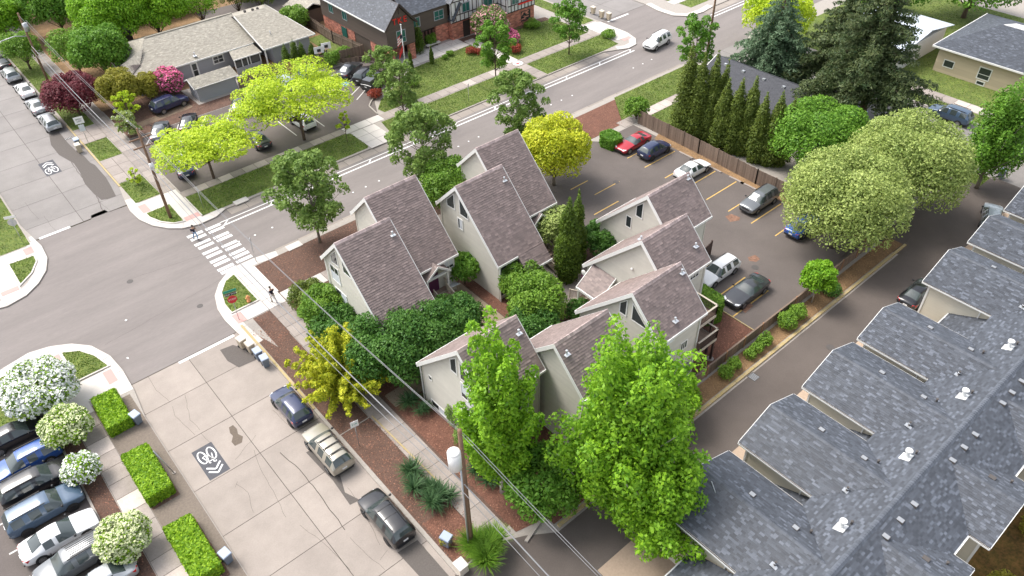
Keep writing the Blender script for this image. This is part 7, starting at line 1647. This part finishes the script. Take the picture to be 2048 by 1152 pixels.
# white and cream flowering shrubs of the lower left lot
FG = 'flowering shrubs of the lower left lot'
tree('round','large white flowering shrub tree at the corner lawn', -2.2,54.0, 3.9,2.6,'hedge',9000,.22,.1,'bark_brown',seed=201,bare=.1,petals=('petal_white',9000,.2),name='flowering_shrub',group=FG)
tree('round','yellow green flowering shrub beside the blue wagon', -1.9,49.3, 2.9,1.75,'hedge',5500,.2,.07,'bark_brown',seed=202,bare=.1,petals=('petal_cream',3600,.17),name='flowering_shrub',group=FG)
tree('round','small white flowering shrub before the slate blue suv', -2.3,45.1, 2.3,1.25,'hedge',2600,.2,.06,'bark_brown',seed=203,bare=.1,petals=('petal_white',2000,.17),name='flowering_shrub',group=FG)
tree('round','cream flowering shrub at the bottom edge by the grey suv', -2.0,37.4, 2.9,1.65,'hedge',4200,.2,.07,'bark_brown',seed=204,bare=.1,petals=('petal_cream',4800,.17),name='flowering_shrub',group=FG)
# ---------------------------------------------------------------- poles, wires, signs, bins, people
M('pole_wood', (0.20,0.12,0.075), 0.9, n=.3, sc=5, bump=.3); M('wire_grey', (0.22,0.22,0.23), 0.6); M('sign_green', (.02,.30,.20), .5); M('sign_red', (.60,.02,.03), .5)
M('bin_grey', (.16,.19,.24), .6); M('bin_lid', (.38,.44,.55), .55); M('bin_tan', (.50,.42,.31), .7); M('bin_tan_lid', (.62,.55,.46), .7); M('dumpster_blue', (.01,.07,.36), .5); M('jacket_navy', (.012,.014,.035), .8); M('jeans', (.22,.33,.48), .8); M('trousers_beige', (.55,.50,.43), .8); M('skin', (.45,.27,.19), .6); M('hair_dark', (.02,.014,.01), .8); M('hydrant_orange', (.70,.30,.12), .6)
def pole(label, x, y, h, tip=(0,0), r=.17, arms=()):
    e = thing('utility_pole', label, 'utility pole', (x,y,.12)); part_local('mast', MB().tube([(0,0,-.1),(tip[0],tip[1],h)], [r,r*.65], 12), MATS['pole_wood'], e)
    for z_, l_ in arms: part_local('crossarm', MB().box(-l_,l_,-.06,.06,z_,z_+.12), MATS['pole_wood'], e, False)
    return e
p1 = pole('street lamp pole with white lamp arm reaching over the parked cars', 14.8,111.5, 10.4)
part_local('lamp_arm', MB().tube([(0,0,7.4),(-1.4,-.2,7.9),(-3.2,-.4,7.8)], .06, 8), MATS['steel_grey'], p1); part_local('lamp_head', MB().ball((-3.6,-.45,7.75),.5,.2,.12), MATS['paint_white'], p1); part_local('transformer', MB().tube([(.15,-.4,8.2),(.15,-.4,9.2)], .3, 14), MATS['steel_grey'], p1)
p2 = pole('leaning wooden pole with crossarms at the corner by the crosswalk', 15.0,72.4, 10.4, (0,0), .17, ((9.3,1.1),(8.4,1.0))); part_local('splice_box', MB().box(-.2,.2,-.35,-.17,6.0,6.7), MATS['paint_white'], p2)
p3 = pole('tall brown wooden pole with white transformer in front of the maples', 14.9,22.6, 12.3, (0,0), .2)
part_local('transformer', MB().tube([(-.5,.05,9.3),(-.5,.05,10.7)], .4, 18).ball((-.5,.05,10.7),.4,.4,.16,18,6), MATS['paint_white'], p3); part_local('conduit', MB().tube([(-.25,-.1,.1),(-.25,-.1,9.0)], .06, 8), MATS['steel_grey'], p3)
pole('bare wooden pole at the far side of the main street, cut by the top edge', 84.7,58.7, 13.0)
def wire(label, a, b, sag, r=.02):
    a, b = Vector(a), Vector(b); P = [a.lerp(b,i/20)-Vector((0,0,4*sag*(i/20)*(1-i/20))) for i in range(21)]
    e = thing('overhead_cable', label, 'cable', tuple(a)); part_local('conductor', MB().tube([p-a for p in P], r, 6), MATS['wire_grey'], e)
for lb, zz, rr, dx, sg in (('topmost thin overhead wire',1.0,.014,0,.8),('second overhead wire, slightly right of the topmost',.93,.018,.5,1.0),('thick lower cable bundle hanging over the walk',.62,.045,-.1,1.0),('thin cable just under the thick bundle',.58,.02,-.3,1.2)):
    wire(lb+', transformer pole to corner pole', (14.9+dx,22.6,12.2*zz), (15+dx,72.4,10.3*zz), sg, rr); wire(lb+', corner pole to lamp pole', (15+dx,72.4,10.3*zz), (14.8+dx,111.5,10.2*zz), .7, rr); wire(lb+', transformer pole to the bottom edge', (14.9+dx,22.6,12.2*zz), (15.2+dx,-14,11.5*zz), 1.0, rr)
def sign(label, x, y, h, w, hh, body, mat='paint_white', tm='trim_black', rz=0, size=.22, octo=False, extra=()):
    e = thing('street_sign', label, 'sign', (x,y,.12), R(rz)); part_local('post', MB().tube([(0,0,-.1),(0,0,h)], .03, 8), MATS['steel_grey'], e)
    if octo: pts = [(w*.54*math.cos(R(22.5+45*i)), h-w*.45+w*.54*math.sin(R(22.5+45*i))) for i in range(8)]
    else: pts = [(-w/2,h-hh),(w/2,h-hh),(w/2,h),(-w/2,h)]
    part_local('panel', MB().slab([(a,-.04,b) for a, b in pts], (0,-1,0), .02), MATS[mat], e, False)
    zc = sum(b for a, b in pts)/len(pts)
    for i, ln in enumerate(body): text_obj('sign_lettering', ln, size, (0,-.045,zc+(len(body)/2-i-.5)*size*1.1), (R(90),0,0), MATS[tm], e, .003)
    for nm, z_, w_, h_, mt_, tx, tmt in extra:
        part_local(nm, MB().box(-w_/2,w_/2,-.05,-.03,z_,z_+h_), MATS[mt_], e, False)
        if tx: text_obj('sign_lettering', tx, h_*.75, (0,-.055,z_+h_/2), (R(90),0,0), MATS[tmt], e, .003)
    return e
sign('red stop sign with green street name and one way plates at the corner island', 13.4,53.4, 2.75,.78,.7, ['STOP'],'sign_red','paint_white',-12,.27,True,(('one_way_plate',2.85,.95,.3,'trim_black','ONE WAY','paint_white'),('street_name_plate',3.22,1.1,.24,'sign_green','','paint_white')))
sign('grey back of a stop sign and one way plate at the left lawn corner', 2.3,78.6, 2.7,.78,.7, [],'steel_grey','trim_black',160,.2,True,(('one_way_plate',2.8,1.0,.3,'paint_white','ONE WAY','trim_black'),))
sign('white square sign on a post in the mulch beside the champagne suv', 13.9,34.6, 2.9,.6,.6, ['2 HR'],'paint_white','sign_green',-10,.2)
sign('large white sign with pale green plate below by the red maple', 13.7,93.5, 3.7,1.0,.85, ['SPEED','LIMIT'],'paint_white','trim_black',-10,.24,False,(('lower_plate',1.9,.6,.8,'blind_white','','paint_white'),))
sign('thin sign post on the corner lawn beyond the crosswalk', 18.3,71.9, 2.6,.35,.5, [],'steel_grey','trim_black',70)
sign('dark thin sign post at the crosswalk corner of the mulch bed', 18.3,59.9, 2.8,.35,.6, [],'steel_grey','trim_black',60)
sign('small sign post on the lawn strip of the main street', 53.4,71.4, 2.5,.35,.5, [],'paint_worn','trim_black',30)
o = thing('leaning_post', 'grey metal post leaning over the middle box hedge verge', 'post', (2.6,41.5,.12)); part_local('mast', MB().tube([(0,0,0),(-.5,.5,2.5)], .04, 8), MATS['steel_grey'], o); part_local('footing', MB().prism(arc(0,0,.14,0,330,11),0,.05), MATS['concrete_walk'], o, False)
def bin_(label, x, y, rz, tan=False, group='wheeled bins', lying=False):
    e = thing('wheeled_bin', label, 'bin', (x,y,.12 if x > 13.1 or x < 3 else 0.01), R(rz), group); b, l = ('bin_tan','bin_tan_lid') if tan else ('bin_grey','bin_lid')
    part_local('body', MB().hexa([(-.22,-.24,.06),(.22,-.24,.06),(.22,.24,.06),(-.22,.24,.06),(-.29,-.33,1.0),(.29,-.33,1.0),(.29,.33,1.0),(-.29,.33,1.0)]), MATS[b], e, False)
    part_local('lid', MB().hexa([(-.32,-.37,1.0),(.32,-.37,1.0),(.32,.38,1.0),(-.32,.38,1.0),(-.29,-.33,1.06),(.29,-.33,1.06),(.29,.34,1.12),(-.29,.34,1.12)]), MATS[l], e, False)
    for sx in (-1,1): part_local('wheel', MB().tube([(sx*.2,.3,.11),(sx*.27,.3,.11)], .11, 12), MATS['tyre_black'], e)
    part_local('handle', MB().tube([(-.2,.42,1.0),(.2,.42,1.0)], .02, 6), MATS['trim_black'], e)
    if lying: e.rotation_euler = (R(86),0,R(rz)); e.location.z = .3
for a in (('tan bin nearest the stop line',12.15,50.1,10,True),('tan bin second from the stop line',12.45,49.1,5,True),('blue lidded grey bin third in the kerb row',12.55,47.9,0),('pale lidded grey bin last in the kerb row',12.6,46.8,-5),('dark blue grey bin on red mulch near the transformer pole',13.9,23.9,20),
  ('blue lidded bin beside the nearest box hedge',2.4,47.8,15),('pale lidded bin beside the lowest box hedge',2.5,32.4,10),('dark bin at the yellow kerb behind the tan bin',12.7,94.2,0),('tan bin at the yellow kerb in the upper street',12.4,92.8,0,True),('tan bin on the right street beside the dark sedan',85.0,28.1,0,True),
  ('first grey bin on the right street next to the tan one',84.9,27.1,0),('second grey bin on the right street next to the tan one',84.7,26.0,0),('single pale lidded bin by the right tree',84.4,19.2,0),('tan bin near the top street, farthest',85.3,80.9,0,True),('tan bin near the top street, middle',85.1,78.9,0,True),('tan bin near the top street, closest to the island',85.3,77.6,0,True)): bin_(*a)
o = thing('meter_box', 'pale cream utility box in front of the grass clump', 'utility box', (13.5,21.9,.12)); part_local('body', MB().hexa([(-.35,-.4,0),(.35,-.4,0),(.35,.4,0),(-.35,.4,0),(-.32,-.36,.6),(.32,-.36,.6),(.32,.36,.7),(-.32,.36,.7)]), MATS['bin_tan_lid'], o, False); part_local('lid', MB().box(-.36,.36,-.4,.4,.7,.75), MATS['paint_worn'], o, False)
o = thing('dumpster', 'blue open dumpster by the basketball hoops', 'dumpster', (41.9,91.3,.13), R(10)); b = MB().box(-1.0,1.0,-.8,.8,0,.1)
for q in ((-1,1,-.8,-.74),(-1,1,.74,.8),(-1,-.94,-.74,.74),(.94,1,-.74,.74)): b.box(*q,.1,1.35)
part_local('container', b, MATS['dumpster_blue'], o, False)['kind'] = 'stuff'; part_local('rim', MB().box(-1.05,1.05,-.88,-.81,1.2,1.3), MATS['paint_worn'], o, False)
for x_, y_, lb in ((44.3,92.1,'left basketball hoop with dark backboard by the dumpster'),(45.7,92.6,'right basketball hoop with white backboard by the fence')):
    o = thing('basketball_hoop', lb, 'basketball hoop', (x_,y_,.12), R(-15)); part_local('post', MB().tube([(0,0,0),(0,0,3.0)],.07,8), MATS['trim_black'], o); part_local('backboard', MB().box(-.65,.65,-.3,-.26,2.6,3.5), MATS['paint_white'], o, False); part_local('target_square', MB().box(-.25,.25,-.32,-.305,2.8,3.2), MATS['trim_black'], o, False); part_local('rim', MB().tube([(.23*math.cos(R(a)),-.56+.23*math.sin(R(a)),2.75) for a in range(0,361,30)],.02,6), MATS['hydrant_orange'], o)
f = thing('flagpole', 'white flagpole with two flags on the lawn of the red letter house', 'flagpole', (50.9,81.4,.12)); part_local('mast', MB().tube([(0,0,0),(0,0,7.6)],[.07,.045],10).ball((0,0,7.7),.1), MATS['paint_white'], f)['kind'] = 'stuff'; part_local('base_ring', MB().prism(arc(0,0,.55,0,342,19),0,.12), MATS['concrete_new'], f, False)
fl = MB()
for i in range(7): fl.slab([(-.05-.02*i,-.02*(i%2),6.6-i*.17),(-.75-.02*i,-.1,6.2-i*.17),(-.75-.02*i,-.1,6.03-i*.17),(-.05-.02*i,-.02*(i%2),6.43-i*.17)],(0,-1,0),.01,1,i%2)
link('striped_flag', fl.mesh('striped_flag',[MATS['sign_red'],MATS['paint_white']]), f)['kind'] = 'stuff'; link('canton', MB().box(-.4,-.04,-.14,-.11,6.0,6.5).mesh('canton', MATS['jacket_navy']), f)
part_local('red_flag', MB().slab([(-.05,0,5.1),(-.7,-.08,4.1),(-.85,-.08,3.3),(-.05,0,4.4)],(0,-1,0),.015), MATS['sign_red'], f, False)
def figure(label, x, y, rz, legs, z=0.0):
    e = thing('person', label, 'person', (x,y,z), R(rz)); 
    def skin(name, pts, edges, rad, mat):
        me = bpy.data.meshes.new(name); me.from_pydata(pts, edges, []); o = bpy.data.objects.new(name, me); COL.objects.link(o); o.modifiers.new('k','SKIN'); s = o.modifiers.new('s','SUBSURF'); s.levels = 1; s.render_levels = 1
        for v, r_ in zip(me.skin_vertices[0].data, rad): v.radius = (r_,r_*.85)
        me.skin_vertices[0].data[0].use_root = True; me.materials.append(MATS[mat]); o.parent = e; return o
    P = [(0,0,.95),(0,0,1.2),(.03,0,1.42),(.05,0,1.54),(.08,0,1.68),(.0,.2,1.4),(-.1,.28,1.15),(.08,.27,.93),(.0,-.2,1.4),(.1,-.28,1.15),(.24,-.25,.95),(0,.1,.9),(.22,.1,.5),(.12,.1,.09),(.3,.1,.05),(0,-.1,.9),(-.1,-.1,.5),(-.38,-.1,.12),(-.25,-.1,.05)]
    E = [(0,1),(1,2),(2,3),(3,4),(2,5),(5,6),(6,7),(2,8),(8,9),(9,10),(0,11),(11,12),(12,13),(13,14),(0,15),(15,16),(16,17),(17,18)]
    skin('body', P, E, [.13,.12,.12,.055,.105,.06,.045,.04,.06,.045,.04,.09,.06,.045,.04,.09,.06,.045,.04], 'skin')
    skin('jacket', P[:3]+P[5:7]+P[8:10], [(0,1),(1,2),(2,3),(3,4),(2,5),(5,6)], [.17,.17,.15,.085,.07,.085,.07], 'jacket_navy')
    skin('trousers', [P[0],P[11],P[12],P[13],P[15],P[16],P[17]], [(0,1),(1,2),(2,3),(0,4),(4,5),(5,6)], [.14,.11,.08,.065,.11,.08,.065], legs)
    part_local('hair', MB().ball((.06,0,1.74),.115,.105,.09), MATS['hair_dark'], e); part_local('shoe', MB().ball((.2,.1,.05),.15,.055,.05), MATS['trim_black'], e); part_local('shoe', MB().ball((-.3,-.1,.06),.15,.055,.05), MATS['trim_black'], e)
figure('person in dark jacket and blue jeans walking on the crosswalk', 15.5,67.3,-80,'jeans'); figure('person in dark jacket and beige trousers walking on the pavement corner', 16.8,53.4,100,'trousers_beige',.15)
o = thing('fire_hydrant', 'pale orange fire hydrant on the grass island behind the stop sign', 'hydrant', (15.1,54.9,.24)); part_local('barrel', MB().tube([(0,0,0),(0,0,.08),(0,0,.09),(0,0,.6),(0,0,.7)],[.19,.19,.13,.14,.05],12), MATS['hydrant_orange'], o); part_local('nozzle', MB().tube([(-.22,0,.45),(.22,0,.45)],.07,10), MATS['hydrant_orange'], o)
